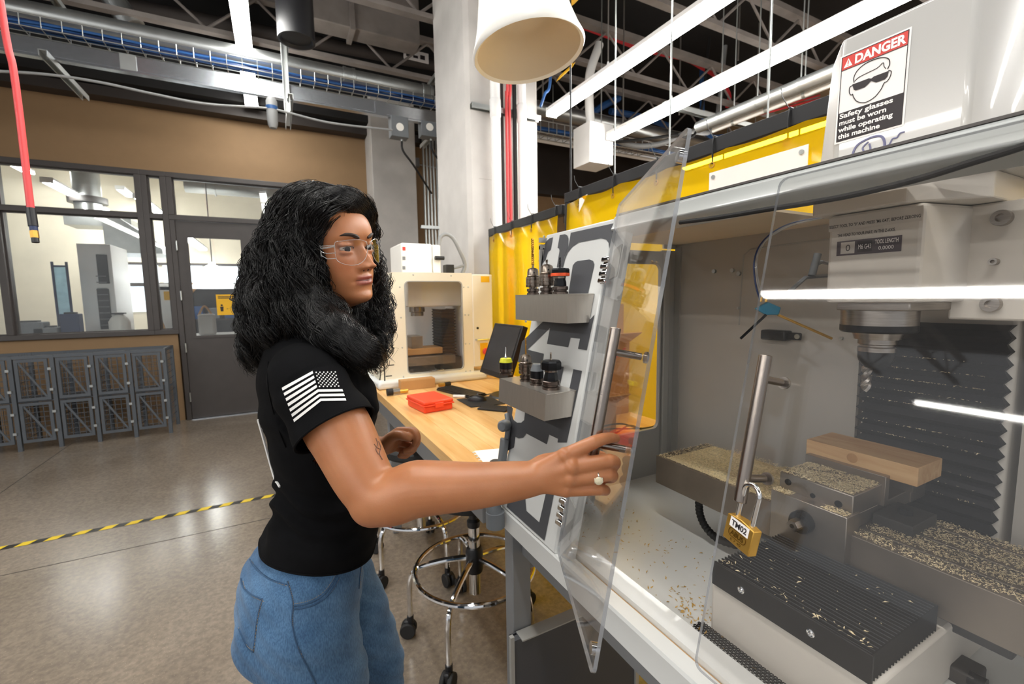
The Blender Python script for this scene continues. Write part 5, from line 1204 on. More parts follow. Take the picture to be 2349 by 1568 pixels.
chips('tray_shavings',2600,tray_chip,'golden wood shavings scattered on the chip tray','shaving_gold',.0042)
def bel_chip():
    k=random.choice((3,4,5,5,6,7,9,10,12,13,14)); z=1.352-(1.352-.80)*k/21.; y=random.uniform(.33,.54) if random.random()<.75 else random.gauss(.43,.03)
    return np.array([1.2375,y,z+.001])
chips('bellows_shavings',340,bel_chip,'wood shavings caught on the ridges of the column bellows','shaving',.0036)
def way_chip(): return np.array([random.choice((random.gauss(.712,.006),random.uniform(.70,.88))),random.uniform(.28,.52),.922])
chips('cover_shavings',90,way_chip,'wood shavings on the black way cover','shaving',.0032)
# perforated drain screen at the tray front
mb=MB()
for i in range(7):
    for j in range(42): mb.lathe([(.0022,0),(.0036,0),(.0036,.0012),(.0022,.0012)],(.697-.0062*i,.545-.0068*j+.0034*(i%2),.7825),n=6,cap=False)
tag(mb.build('drain_screen','black_oxide',kind='stuff'),'black perforated drain screen on the tray in front of the base','screen')
q=ond(.9,2180,1500)
cl=thing('coolant_valve',q,'dark valve block lying in the right of the tray','valve')
zq=.775
x_,y_=onz(.80,2180,1500)[:2]
B((x_-.03,y_-.04,.772),(x_+.02,y_+.03,.80)).build('body','dusty_black',cl,bevel=.004); MB().cyl((x_-.02,y_-.05,.79),(x_-.02,y_-.03,.79),.012,n=14).build('port','black_oxide',cl)
# ------------------------------------------------------------------ wooden workbench
ZBn=.85
bn=thing('workbench',(1.05,2.35,0),'maple-topped workbench with grey steel legs beyond the machine','workbench')
for k in range(11):
    x0=.515+.09*k; B((x0+.0004,1.22,ZBn-.045),(x0+.0896,3.46,ZBn)).build('top_board','bench_wood' if k%3 else 'bench_wood_b',bn,smooth=False)
B((.54,1.25,.70),(.565,3.42,ZBn-.046)).build('apron','grey_paint',bn,bevel=.003)
B((1.44,1.25,.70),(1.465,3.42,ZBn-.046)).build('apron','grey_paint',bn)
for yy in (1.28,3.38): B((.57,yy,.70),(1.44,yy+.025,ZBn-.046)).build('end_rail','grey_paint',bn)
for yy in (2.62,3.36):
    for xx in (.545,1.43): B((xx,yy,0),(xx+.05,yy+.05,ZBn-.046)).build('leg','grey_paint',bn,bevel=.003)
B((.55,3.34,.12),(1.47,3.40,.18)).build('stretcher','grey_paint',bn)
# ------------------------------------------------------------------ small benchtop mill in its cream enclosure
sm=thing('benchtop_mill',(.95,3.15,ZBn),'small cream benchtop milling machine in a windowed enclosure on the workbench','milling machine')
YS=2.88; YS1=3.44; zs0=.905; zs1=1.585
def xsl(z): return .545+(z-.87)*(.652-.545)/(1.588-.87)
Pp=lambda px,py: ony(YS,px,py)
wi=[(Pp(*q)[0],Pp(*q)[2]) for q in ((930,646),(1058,646),(1064,843),(936,858))]
wx=(wi[0][0]+wi[3][0])/2,(wi[1][0]+wi[2][0])/2; wz=(wi[2][1]+wi[3][1])/2,(wi[0][1]+wi[1][1])/2
inn=[((wx[0]+wx[1])/2+p[0],(wz[0]+wz[1])/2+p[1]) for p in rrect(wx[1]-wx[0],wz[1]-wz[0],.025,5)]
XR=1.205
def outp(p):
    cx,cz=(wx[0]+wx[1])/2,(wz[0]+wz[1])/2; dx,dz=p[0]-cx,p[1]-cz; k=1e9
    if dx>1e-9:k=min(k,(XR-cx)/dx)
    if dx<-1e-9:k=min(k,(xsl(cz+dz*1.4)-cx)/dx)
    if dz>1e-9:k=min(k,(zs1-cz)/dz)
    if dz<-1e-9:k=min(k,(zs0-cz)/dz)
    return (cx+dx*k,cz+dz*k)
mb=MB().ring([(q[0],YS,q[1]) for q in [((wx[0]+wx[1])/2+p[0],(wz[0]+wz[1])/2+p[1]) for p in rrect(wx[1]-wx[0]+.03,wz[1]-wz[0]+.03,.002,5)]],[(q[0],YS,q[1]) for q in inn],(0,.008,0))
k_=.015
mb.prism([(xsl(wz[1]+k_),YS,wz[1]+k_),(XR,YS,wz[1]+k_),(XR,YS,zs1),(xsl(zs1),YS,zs1)],(0,.008,0)); mb.prism([(xsl(zs0),YS,zs0),(XR,YS,zs0),(XR,YS,wz[0]-k_),(xsl(wz[0]-k_),YS,wz[0]-k_)],(0,.008,0))
mb.prism([(xsl(wz[0]-k_),YS,wz[0]-k_),(wx[0]-k_,YS,wz[0]-k_),(wx[0]-k_,YS,wz[1]+k_),(xsl(wz[1]+k_),YS,wz[1]+k_)],(0,.008,0)); mb.box((wx[1]+k_,YS,wz[0]-k_),(XR,YS+.008,wz[1]+k_))
mb.build('side_panel','cream',sm,smooth=False)
def fpan(z0,z1,y0,y1,mt,nm): MB().add([(xsl(z0),y0,z0),(xsl(z1),y0,z1),(xsl(z1),y1,z1),(xsl(z0),y1,z0),(xsl(z0)+.006,y0,z0),(xsl(z1)+.006,y0,z1),(xsl(z1)+.006,y1,z1),(xsl(z0)+.006,y1,z0)],[(0,1,2,3),(7,6,5,4),(0,4,5,1),(1,5,6,2),(2,6,7,3),(3,7,4,0)]).build(nm,mt,sm,smooth=False)
fpan(zs0,zs1,YS,YS+.08,'cream','front_panel'); fpan(zs0,zs1,YS1-.06,YS1,'cream','front_panel'); fpan(zs0,zs0+.06,YS+.08,YS1-.06,'cream','front_panel'); fpan(zs0+.06,zs1,YS+.08,YS1-.06,'acrylic','front_window')
B((xsl(zs1),YS,zs1),(XR,YS+.16,zs1+.005)).build('top_panel','cream',sm,smooth=False)
B((XR-.01,YS+.01,zs0),(XR,YS1,zs1)).build('back_panel','white_paint',sm,smooth=False)
B((xsl(zs0),YS1-.01,zs0),(XR,YS1,zs1)).build('far_panel','white_paint',sm,smooth=False)
B((wx[0]-.005,YS+.008,wz[0]-.005),(wx[1]+.005,YS+.012,wz[1]+.005)).build('side_window','acrylic',sm,smooth=False)
MB().ring([((wx[0]+wx[1])/2+p[0],YS-.002,(wz[0]+wz[1])/2+p[1]) for p in rrect(wx[1]-wx[0]+.012,wz[1]-wz[0]+.012,.03,5)],[(q[0],YS-.002,q[1]) for q in inn],(0,.004,0)).build('window_gasket','machine_grey',sm)
mb=MB().sweep([(.53,ZBn),(.53,.885),(.545,.905),(1.26,.905),(1.285,.885),(1.285,ZBn)],YS-.06,YS1).build('base_tray','machine_white',sm,bevel=.02,seg=3)
B((XR,YS-.004,.935),(1.358,YS+.35,zs1-.004)).build('control_cabinet','cream',sm,bevel=.006)
q=Pp(1113,640); B((q[0]-.035,YS-.0055,q[2]-.022),(q[0]+.03,YS-.004,q[2]+.02)).build('warning_label','print_yellow',sm,smooth=False)
q=Pp(1108,805); B((q[0]-.025,YS-.008,q[2]-.06),(q[0]+.035,YS-.004,q[2]+.06)).build('switch_plate','print_yellow',sm,bevel=.003); MB().lathe([(0,.028),(.02,.026),(.024,.02),(.024,.012),(.016,.01),(.016,0)],(q[0]+.012,YS-.008,q[2]),(0,-1,0),n=20).build('stop_button','print_red',sm)
q=Pp(1095,752); MB().cyl((q[0],YS-.008,q[2]),(q[0],YS-.004,q[2]),.008,n=14).build('cable_hole','black_plastic',sm)
q=Pp(1103,778); MB().tube([(q[0]-.04,YS-.004,q[2]),(q[0]-.04,YS-.03,q[2]),(q[0]+.05,YS-.03,q[2]),(q[0]+.05,YS-.004,q[2])],.007,n=8).build('cabinet_handle','alu',sm)
for px,py in ((948,630),(1035,632),(917,658),(1064,658),(1074,658),(1067,722),(1075,722),(1068,788),(1077,788),(1069,851),(1079,850),(920,728),(923,797),(926,864)):
    q=Pp(px,py); MB().lathe([(0,.004),(.004,.003),(.0055,0)],(q[0],YS,q[2]),(0,-1,0),n=10).build('rivet','galv',sm)
# pull handle and louvre slits
q=Pp(1000,849); MB().tube([(q[0]-.045,YS,q[2]),(q[0]-.045,YS-.03,q[2]),(q[0]+.045,YS-.03,q[2]+.004),(q[0]+.045,YS,q[2]+.004)],.006,n=8).build('pull_handle','alu',sm)
for px,py in ((897,837),(892,862)): q=Pp(px,py); B((q[0]-.02,YS-.001,q[2]-.003),(q[0]+.02,YS,q[2]+.003)).build('slot','black_plastic',sm,smooth=False)
# inside: column bellows, head, spindle, vise
V=[];f=[]; b0=Pp(1004,703); xb0,xb1=float(ony(3.15,1003,750)[0]),float(ony(3.15,1037,750)[0]); za,zb2=float(ony(3.15,1020,708)[2]),float(ony(3.15,1020,815)[2]); nf=16
for i in range(2*nf+1):
    z=za-(za-zb2)*i/(2*nf); d=.0 if i%2==0 else .012
    V+=[(xb0+d,3.28,z),(xb0+d,3.06+d,z),(xb1-d,3.06+d,z),(xb1-d,3.28,z)]
for i in range(2*nf):
    a=4*i; f+=[(a,a+1,a+5,a+4),(a+1,a+2,a+6,a+5),(a+2,a+3,a+7,a+6)]
MB().add(V,f).build('column_bellows','bellows_dusty',sm,angle=10)
B((xb0-.02,3.05,.905),(xb1+.03,3.3,zb2)).build('column_foot','dusty_black',sm,bevel=.004)
hx=float(ony(3.15,962,690)[0])
B((hx-.11,3.06,za+.02),(xb1+.05,3.27,zs1+.0)).build('head','cast_white',sm,bevel=.01)
MB().lathe([(0,0),(.055,0),(.055,-.035),(.045,-.04),(.045,-.065),(0,-.065)],(hx-.02,3.15,za+.02),n=24).build('spindle','chuck_steel',sm)
B((hx-.16,3.02,1.03),(hx+.12,3.2,1.075)).build('vise','cardboard',sm,bevel=.004); B((hx-.2,2.98,.96),(hx+.20,3.3,1.02)).build('table','table_steel',sm,bevel=.003); B((hx-.1,3.03,1.075),(hx-.02,3.19,1.16)).build('jaw','table_steel',sm,bevel=.003); B((hx-.16,3.0,.90),(hx+.05,3.28,.96)).build('saddle','dusty_black',sm)
q=ony(3.40,1051,770); B((q[0]-.05,3.425,q[2]-.06),(q[0]+.06,3.43,q[2]+.06)).build('badge','navy',sm,smooth=False)
text_mesh('PC',.05,(q[0]-.035,3.424,q[2]+.008),(1,0,0),(0,0,1),'badge_text','print_white',sm,bold=.002,lift=.001); text_mesh('NC',.05,(q[0]-.035,3.424,q[2]-.045),(1,0,0),(0,0,1),'badge_text','print_white',sm,bold=.002,lift=.001)
# motor cover on top
c0,c1=ony(3.05,922,626),ony(3.05,1010,560)
B((c0[0],3.05,zs1+.005),(c1[0]-.06,3.38,c1[2])).build('motor_cover','white_plastic',sm,bevel=.012,seg=3); B((c1[0]-.058,3.05,zs1+.005),(c1[0],3.38,c1[2]-.005)).build('cover_rear','white_plastic',sm,bevel=.008)
q=ony(3.04,1008,592); MB().cyl((q[0]-.035,3.03,q[2]),(q[0]+.03,3.03,q[2]),.014,n=14).build('cover_latch','black_plastic',sm)
for k in range(3): q=ony(3.048,926,570+22*k); B((q[0]-.008,3.047,q[2]-.012),(q[0]+.012,3.0495,q[2]+.012)).build('side_mark','print_red' if k==0 else 'grey_paint',sm,smooth=False)
P=[ony(3.2,*q) for q in ((1007,563),(1010,545),(1022,537),(1038,545),(1052,570),(1066,605),(1060,628))]
MB().tube(spline(P,8),.014,n=12).build('motor_cable','grey_cable',sm)
P=[ony(3.2,*q) for q in ((1025,618),(1045,614),(1064,608))]; MB().tube(spline(P,6),.010,n=10).build('signal_cable','grey_cable',sm)
q=ony(3.12,1029,620); B((q[0]-.03,3.08,zs1+.005),(q[0]+.03,3.16,q[2]+.04)).build('junction_block','black_plastic',sm,bevel=.004)
P=[ony(2.84,*q) for q in ((880,800),(882,850),(884,890),(890,898))]+[np.array([.62,2.80,ZBn+.006])]; MB().tube(spline(P,6),.004,n=8).build('power_lead','black_rubber',sm)
MB().tube(spline([(1.25,2.84,.90),(1.36,2.78,.87),(1.42,2.6,.862),(1.45,2.4,.862)],6),.014,n=10).build('drain_hose','grey_cable',sm)
# ------------------------------------------------------------------ monitor
ym=float(onx(1.06,1100,852)[1]); zbm=float(onx(1.06,1100,852)[2]); tl=ony(ym,1135,740); lx=float(tl[0]-1.06); hz=float(tl[2]-zbm)
yn=float(onx(float(tl[0]),1200,744)[1]); yn=min(yn,ym-.30)
mo=thing('monitor',(1.18,(ym+yn)/2,ZBn),'black flat monitor facing the aisle on the workbench','monitor')
up=np.array([lx,0,hz]); nm_=np.array([-hz,0,lx]); nm_/=np.linalg.norm(nm_)
O_=np.array([1.06,yn,zbm])
MB().prism([O_,O_+np.array([0,ym-yn,0]),O_+np.array([0,ym-yn,0])+up,O_+up],-nm_*.035).build('casing','black_plastic',mo,bevel=.004)
fr=.06
Q=lambda a,b,l:O_+np.array([0,(ym-yn)*a,0])+up*b+nm_*l
MB().add([Q(.05,.09,.0012),Q(.95,.09,.0012),Q(.95,.95,.0012),Q(.05,.95,.0012)],[(0,1,2,3)]).build('screen','screen',mo,smooth=False)
MB().obox((1.17,(ym+yn)/2,.96),(.012,0,0),(0,.03,0),(0,0,.11)).build('stand_neck','black_plastic',mo,bevel=.004); MB().lathe([(0,.012),(.10,.010),(.11,0)],(1.16,(ym+yn)/2,ZBn),n=28).build('stand_base','black_plastic',mo)
# ------------------------------------------------------------------ orange case, keyboard, mouse and bits on the bench
A=onz(ZBn,973,950);Bl=onz(ZBn,933,930);Cr=onz(ZBn,1041,938)
e1=Bl-A; e2=Cr-A; e1[2]=e2[2]=0; e2=e2-e1*(e1@e2)/(e1@e1)
oc_=thing('orange_case',A+(e1+e2)/2,'closed orange plastic case on the near end of the workbench','case')
def cslab(nm,z0,z1,gr,bev):
    c=A+(e1+e2)/2; MB().prism([c+(e1*s+e2*t)*gr/2+np.array([0,0,z0]) for s,t in ((-1,-1),(1,-1),(1,1),(-1,1))],(0,0,z1-z0)).build(nm,'orange_case',oc_,bevel=bev,seg=3)
cslab('bottom_shell',0,.036,.96,.008); cslab('seam_lip',.034,.041,1.03,.002); cslab('lid',.040,.060,1.0,.008)
c_=A+e2*.5; MB().obox(c_+np.array([0,0,.036])-e1/np.linalg.norm(e1)*.004,e2*.14,(0,0,.012),-e1/np.linalg.norm(e1)*.004).build('latch','orange_case',oc_,bevel=.002)
kb=[onz(.862,*q) for q in ((1001,891),(1016,884),(1087,899),(1073,909))]
kd=(kb[3]-kb[0]); kw=kb[1]-kb[0]; kw=kw-kd*(kw@kd)/(kd@kd); kw=kw/np.linalg.norm(kw)*.125; kd=kd/np.linalg.norm(kd)*.34
ko=thing('keyboard',kb[0]+(kd+kw)/2-np.array([0,0,.012]),'black computer keyboard behind the orange case','keyboard')
k0=kb[0]*1.; k0[2]=ZBn
MB().prism([k0,k0+kd,k0+kd+kw,k0+kw],(0,0,.012)).build('key_tray','black_plastic',ko,bevel=.003)
for i in range(5):
    for j in range(15):
        c=k0+kd*(.035+.0665*(j+(.15*i%.6)*.3))+kw*(.12+.18*i)+np.array([0,0,.0145]); MB().obox(c,kd*.027,kw*.075,(0,0,.003)).build('key','black_plastic',ko,smooth=False)
mp_=[onz(ZBn+.002,*q) for q in ((1047,916),(1080,934),(1160,926),(1122,909))]
tag(MB().prism(mp_,(0,0,.002)).build('mouse_pad','black_rubber',bevel=.001),'dark mouse pad in front of the monitor','mouse pad')
q=onz(ZBn+.01,1094,915)
mu=thing('mouse',(q[0],q[1],ZBn+.004),'black computer mouse on the dark pad','mouse')
b=MB().sph((0,0,0),(.031,.055,.030),20,12); b.v=[(v[0],v[1],max(0,v[2])*(1 if v[1]<0 else 1-.3*v[1]/.055)) for v in b.v]
ca,sa=math.cos(.9),math.sin(.9); b.v=[(q[0]+v[0]*ca-v[1]*sa,q[1]+v[0]*sa+v[1]*ca,ZBn+.0045+v[2]) for v in b.v]; b.build('shell','black_plastic',mu)
MB().tube([(q[0]+.02,q[1]+.03,ZBn+.031),(q[0]+.012,q[1]+.02,ZBn+.0335)],.004,n=8).build('wheel','grey_plastic',mu)
MB().tube(spline([(q[0]+.045,q[1]+.03,ZBn+.01),(q[0]+.12,q[1]+.10,ZBn+.006),(q[0]+.2,q[1]+.08,ZBn+.006)],6),.0025,n=6).build('lead','black_rubber',mu)
a_,b_=onz(ZBn+.01,1040,908),onz(ZBn+.01,1067,909)
mk=thing('marker_pen',a_,'white marker pen lying between the orange case and the mouse','marker')
MB().cyl(a_,a_+(b_-a_)*.75,.009,n=14).build('barrel','white_plastic',mk); MB().cyl(a_+(b_-a_)*.75,b_,.0095,n=14).build('cap','white_plastic',mk)
q=onz(ZBn+.002,1135,937); tag(MB().obox(q+np.array([0,0,.004]),(.035,.03,0),(-.05,.06,0),(0,0,.004)).build('black_wallet','black_rubber',bevel=.002),'flat black wallet on the bench beside the mouse pad','wallet')
q=onz(ZBn,962,893); cbx=thing('small_carton',(q[0],q[1]+.05,ZBn),'small tan carton behind the orange case','box')
MB().obox((q[0],q[1]+.05,ZBn+.03),(.11,.0,0),(0,.035,0),(0,0,.03)).build('body','cardboard',cbx,bevel=.002); MB().obox((q[0],q[1]+.05,ZBn+.0612),(.108,0,0),(0,.033,0),(0,0,.001)).build('flap','cardboard',cbx,smooth=False)
q=onz(ZBn+.02,905,898); bf=thing('brass_coupler',(q[0],q[1],ZBn),'steel and brass hose coupler at the left end of the bench','coupler')
MB().cyl((q[0]-.045,q[1],ZBn+.022),(q[0]-.01,q[1],ZBn+.022),.021,n=16).build('sleeve','black_rubber',bf); MB().cyl((q[0]-.01,q[1],ZBn+.022),(q[0]+.03,q[1],ZBn+.022),.018,n=6).build('nut','steel',bf); MB().cyl((q[0]+.03,q[1],ZBn+.018),(q[0]+.08,q[1]+.01,ZBn+.016),.013,n=12).build('nipple','brass',bf)
q=onz(ZBn+.015,1020,881); sd=thing('brass_plug',(q[0],q[1],ZBn),'small brass plug with a black end behind the keyboard','plug')
MB().cyl((q[0]-.04,q[1],ZBn+.014),(q[0],q[1],ZBn+.014),.012,n=12).build('plug_body','brass',sd); MB().cyl((q[0],q[1],ZBn+.014),(q[0]+.04,q[1]+.01,ZBn+.014),.014,n=12).build('plug_end','black_rubber',sd)
pp_=[onz(ZBn+.001,*q) for q in ((1088,1034),(1150,1028),(1185,1060),(1122,1078))]
pa_=thing('paper_sheet',pp_[0],'torn white notebook sheet at the near edge of the bench','paper')
MB().prism(pp_,(0,0,.0008)).build('sheet','paper',pa_,smooth=False)
for k in range(7):
    c=pp_[0]+(pp_[3]-pp_[0])*(k+.5)/7; MB().obox(c+np.array([-.005,.002,.0006]),(.005,0,0),(0,.003,0),(0,0,.0006)).build('torn_tab','paper',pa_,smooth=False)
q=onz(ZBn+.01,1137,1060); tag(MB().lathe([(0,0),(.019,0),(.020,.002),(.020,.012),(.017,.014),(0,.013)],(q[0],q[1],ZBn+.002),n=24).build('bottle_cap','dusty_black'),'dark round cap lying on the torn sheet','cap')
# ------------------------------------------------------------------ cartons and cables seen through the enclosure side window
def carton(x0,x1,y0,y1,z0,z1,label,flaps=True):
    t=thing('cardboard_carton',((x0+x1)/2,(y0+y1)/2,z0),label,'carton','cardboard cartons on the bench')
    B((x0,y0,z0),(x1,y1,z1)).build('body','cardboard',t,bevel=.003)
    B((x0+.01,(y0+y1)/2-.025,z1),(x1-.01,(y0+y1)/2+.025,z1+.001)).build('packing_tape','pine',t,smooth=False)
    if flaps: MB().add([(x0,y0,z1),(x1,y0,z1),(x1+.01,y0-.07,z1+.05),(x0-.01,y0-.07,z1+.05),(x0,y0-.004,z1),(x1,y0-.004,z1),(x1+.01,y0-.074,z1+.047),(x0-.01,y0-.074,z1+.047)],[(0,1,2,3),(7,6,5,4),(0,4,5,1),(1,5,6,2),(2,6,7,3),(3,7,4,0)]).build('flap','cardboard',t,smooth=False)
    return t
carton(1.20,1.49,1.62,1.95,ZBn,1.20,'larger cardboard carton seen through the enclosure side window')
carton(1.22,1.47,1.64,1.90,1.2015,1.38,'cardboard carton stacked on the larger one behind the side window',False)
carton(1.02,1.22,1.40,1.60,ZBn,.98,'low cardboard carton nearest the enclosure side window')
for k in range(4):
    rr_=random.Random(k); P=[(1.0+.12*i+rr_.uniform(-.03,.03),1.30+.03*k+rr_.uniform(-.02,.02),ZBn+.006+(.05*rr_.random() if 0<i<3 else 0)) for i in range(5)]
    tag(MB().tube(spline(P,8),.0035,n=6).build('loose_cable','black_rubber'),'loose black cable lying on the bench behind the side window','cable','loose cables behind the side window')
P=[(1.16,1.62,1.00),(1.28,1.58,1.08),(1.40,1.55,1.18)]; tag(MB().tube(spline(P,6),.004,n=8).build('red_lead','red_cable'),'red lead rising across the cartons behind the side window','cable')
# ------------------------------------------------------------------ drafting stools
def stool(cx,cy,a0,label):
    t=thing('work_stool',(cx,cy,0),label,'stool','chrome work stools under the bench')
    R=.245; zr=.305
    pts=[(cx+R*math.cos(a),cy+R*math.sin(a),zr) for a in np.linspace(0,2*math.pi,56,endpoint=False)]
    MB().tube(pts,.011,n=10,closed=True).build('foot_ring','chrome',t)
    for k in range(5):
        a=a0+2*math.pi*k/5; dx,dy=math.cos(a),math.sin(a)
        def p(r,z): return (cx+dx*r,cy+dy*r,z)
        l=MB().tube(spline([p(.03,.345),p(.12,.335),p(.215,.312),p(.255,.285),p(.272,.24),p(.275,.18),p(.275,.085)],5),.0115,n=10).build('leg','chrome',t)
        cs=MB().cyl(p(.275,.068),p(.275,.095),.014,n=12).build('caster','black_plastic',t)
        tx,ty=-dy,dx
        for s in (-1,1):
            c=np.array(p(.285,.036)); MB().cyl(c+np.array([tx,ty,0])*.006*s,c+np.array([tx,ty,0])*.024*s,.033,n=20).build('wheel','black_rubber',cs,bevel=.004)
        MB().obox(np.array(p(.283,.058)),np.array([dx,dy,0])*.020,np.array([tx,ty,0])*.012,(0,0,.018)).build('fork','black_plastic',cs,bevel=.006)
    MB().lathe([(.0,.285),(.033,.285),(.036,.30),(.036,.375),(.030,.39),(0,.39)],(cx,cy,0),n=24).build('hub','black_plastic',t)
    MB().cyl((cx,cy,.19),(cx,cy,.50),.0235,n=24).build('column_tube','chrome',t)
    MB().lathe([(.026,.48),(.028,.49),(.028,.505),(.019,.515),(.019,.60),(0,.60)],(cx,cy,0),n=20).build('gas_sleeve','black_plastic',t)
    MB().lathe([(0,.60),(.10,.605),(.175,.612),(.185,.625),(.185,.650),(.17,.662),(.10,.668),(0,.668)],(cx,cy,0),n=40).build('seat','black_rubber',t)
    return t
stool(.665,1.635,math.radians(10),'chrome work stool with a foot ring, nearest the machine leg')
stool(.62,2.27,math.radians(-8),'chrome work stool behind the nearer one, under the bench')
# black floor rail under the bench by the stool
B((.85,1.42,0),(1.45,1.47,.05)).build('floor_rail','black_plastic',bevel=.003)
o=bpy.data.objects['floor_rail']; tag(o,'black base bar on the floor behind the stool','base bar')
for xx in (.655,1.43): B((xx,1.27,0),(xx+.05,1.32,ZBn-.046)).build('leg','grey_paint',bn,bevel=.003)
# ------------------------------------------------------------------ the woman at the machine
def rotm(yaw,pit,rol):
    cy,sy=math.cos(yaw),math.sin(yaw); Rz=np.array([[cy,-sy,0],[sy,cy,0],[0,0,1]])
    cp,sp=math.cos(pit),math.sin(pit); Rx=np.array([[1,0,0],[0,cp,-sp],[0,sp,cp]])
    cr,sr=math.cos(rol),math.sin(rol); Ry=np.array([[cr,0,sr],[0,1,0],[-sr,0,cr]])
    return Rz@Rx@Ry
HS=.97; HC=np.array([.098,.975,1.522]); HR=rotm(math.radians(-140.5),math.radians(-.6),math.radians(7.7))
def hl(p): return HC+HR@(np.array(p,float)*HS)           # head local (x her right, y forward, z up) -> world
def head_inv(P): return ((P-HC)@HR)/HS
def itp(z,tab):
    a=np.array(tab); return np.interp(z,a[::-1,0],a[::-1,1]) if a[0,0]>a[-1,0] else np.interp(z,a[:,0],a[:,1])
def sm_itp(z,tab,w=.004):
    return sum(itp(z+d*w,tab) for d in (-1.5,-.75,0,.75,1.5))/5
YF=[(-.120,.030),(-.116,.064),(-.111,.079),(-.104,.0885),(-.097,.0905),(-.089,.0870),(-.083,.0845),(-.076,.088),(-.066,.0895),(-.056,.0905),(-.046,.0885),(-.035,.087),(-.02,.087),(-.005,.087),(.008,.0885),(.018,.094),(.028,.0965),(.045,.094),(.062,.087),(.078,.075),(.092,.056),(.102,.036),(.109,.012),(.112,0.001)]
YBk=[(-.120,.005),(-.10,.028),(-.07,.060),(-.04,.083),(0,.096),(.05,.092),(.08,.074),(.098,.048),(.109,.014),(.112,.001)]
WD=[(-.120,.012),(-.114,.026),(-.105,.037),(-.092,.0475),(-.07,.057),(-.045,.0640),(-.02,.0690),(.01,.0715),(.04,.0710),(.065,.0635),(.085,.050),(.100,.031),(.109,.012),(.112,.001)]
def g2(a,sa,b,sb): return np.exp(-(a/sa)**2-(b/sb)**2)
def head_mesh():
    nz,na=230,220; V=[]
    zs=-.120+.232*(1-np.cos(np.linspace(0,math.pi,nz)))/2
    zs=.5*zs+.5*np.linspace(-.120,.112,nz)
    ph=np.linspace(-math.pi,math.pi,na,endpoint=False)
    ph=ph-.30*np.sin(ph)*1.0                                   # denser towards the face
    Z,P=np.meshgrid(zs,ph,indexing='ij')
    yf=sm_itp(Z,YF); yb=sm_itp(Z,YBk,.008); w=sm_itp(Z,WD,.006)
    c,s=np.cos(P),np.sin(P); p=2.35
    den=(np.abs(c)**p+np.abs(s)**p)**(1/p)
    X=w*s/den; Yv=np.where(c>0,yf,yb)*c/den
    fr=np.clip((c-.05)/.3,0,1)
    ax=np.abs(X)
    d=np.zeros_like(X)
    # nose: bridge to tip, alae, nostril undercut
    t=np.clip((.010-Z)/.047,0,1); prof=np.where(Z>-.037,.0290*t**1.25,.0290*np.exp(-((Z+.037)/.0058)**2))
    sx=.0062+.0066*t
    d+=prof*np.exp(-(ax/sx)**2)
    d+=.0130*g2(ax-.0138,.0058,Z+.0395,.0070)
    d-=.0060*g2(ax-.0068,.0036,Z+.0462,.0026)
    # sockets, brow ridge, cheekbone, philtrum
    d-=.0110*g2(ax-.031,.0165,Z+.001,.0105)
    d+=.0022*g2(ax-.028,.020,Z-.021,.007)
    d+=.0035*g2(ax-.043,.018,Z+.030,.018)
    d-=.0010*g2(ax,.0022,Z+.052,.004)
    # lips
    m=np.clip(1-(ax/.0255)**2,0,1)
    d+=m*(.0042*np.exp(-((Z+.0595-.0010*np.exp(-(ax/.006)**2))/.0036)**2)+.0050*np.exp(-((Z+.0712)/.0042)**2))
    d-=.0052*np.exp(-((Z+.0652+.0008*np.cos(ax*250))/.0015)**2)*np.clip(1-(ax/.0275)**4,0,1)
    d-=.0020*g2(ax-.028,.005,Z+.066,.005)
    d+=.0030*g2(ax,.012,Z+.099,.009)
    Yv=Yv+d*fr
    V=np.stack([X,Yv,Z],-1).reshape(-1,3); F_=[]
    for i in range(nz-1):
        for j in range(na):
            a=i*na+j; b=i*na+(j+1)%na; F_.append((a,b,b+na,a+na))
    F_.append(tuple(range(na-1,-1,-1))); F_.append(tuple(range((nz-1)*na,nz*na)))
    return (V*HS)@HR.T+HC,F_
def evalmesh(o):
    dg=bpy.context.evaluated_depsgraph_get(); dg.update(); me=bpy.data.meshes.new_from_object(o.evaluated_get(dg)); return me
def fused(mb,name,voxel,smooth_it,fac=.5):
    """voxel-fuse overlapping closed shapes into one continuous skin; returns verts, faces in world space"""
    me=bpy.data.meshes.new(name); me.from_pydata(mb.v,[],mb.f); 
    bm=bmesh.new(); bm.from_mesh(me); bmesh.ops.recalc_face_normals(bm,faces=bm.faces); bm.to_mesh(me); bm.free()
    o=bpy.data.objects.new(name,me); COL.objects.link(o)
    r=o.modifiers.new('r','REMESH'); r.mode='VOXEL'; r.voxel_size=voxel; r.adaptivity=0
    if smooth_it: s=o.modifiers.new('s','SMOOTH'); s.factor=fac; s.iterations=smooth_it
    m2=evalmesh(o); V=np.empty(len(m2.vertices)*3); m2.vertices.foreach_get('co',V); V=V.reshape(-1,3)
    fs=[tuple(p.vertices) for p in m2.polygons]; bpy.data.objects.remove(o); bpy.data.meshes.remove(m2); bpy.data.meshes.remove(me)
    return V,fs
def ell(mb,c,R,A=None,n=28,m=18):
    """ellipsoid with radii R along axes A (columns)"""
    k=len(mb.v); mb.sph((0,0,0),R,n,m); A=np.eye(3) if A is None else np.array(A,float)
    mb.v[k:]=[tuple(np.array(c)+A@np.array(v)) for v in mb.v[k:]]
def caps(mb,P,R,n=18):
    """chain of tapered capsules (round ends)"""
    P=[np.array(p,float) for p in P]
    sp=P; rr=list(R)
    mb.tube(sp,rr,n=n)
    for p,r in zip(sp,rr): mb.sph(p,r*.985,n,10)
def chain(P,R,n=6):
    S=spline(P,n); rr=np.interp(np.linspace(0,len(P)-1,len(S)),range(len(P)),R); return S,list(rr)
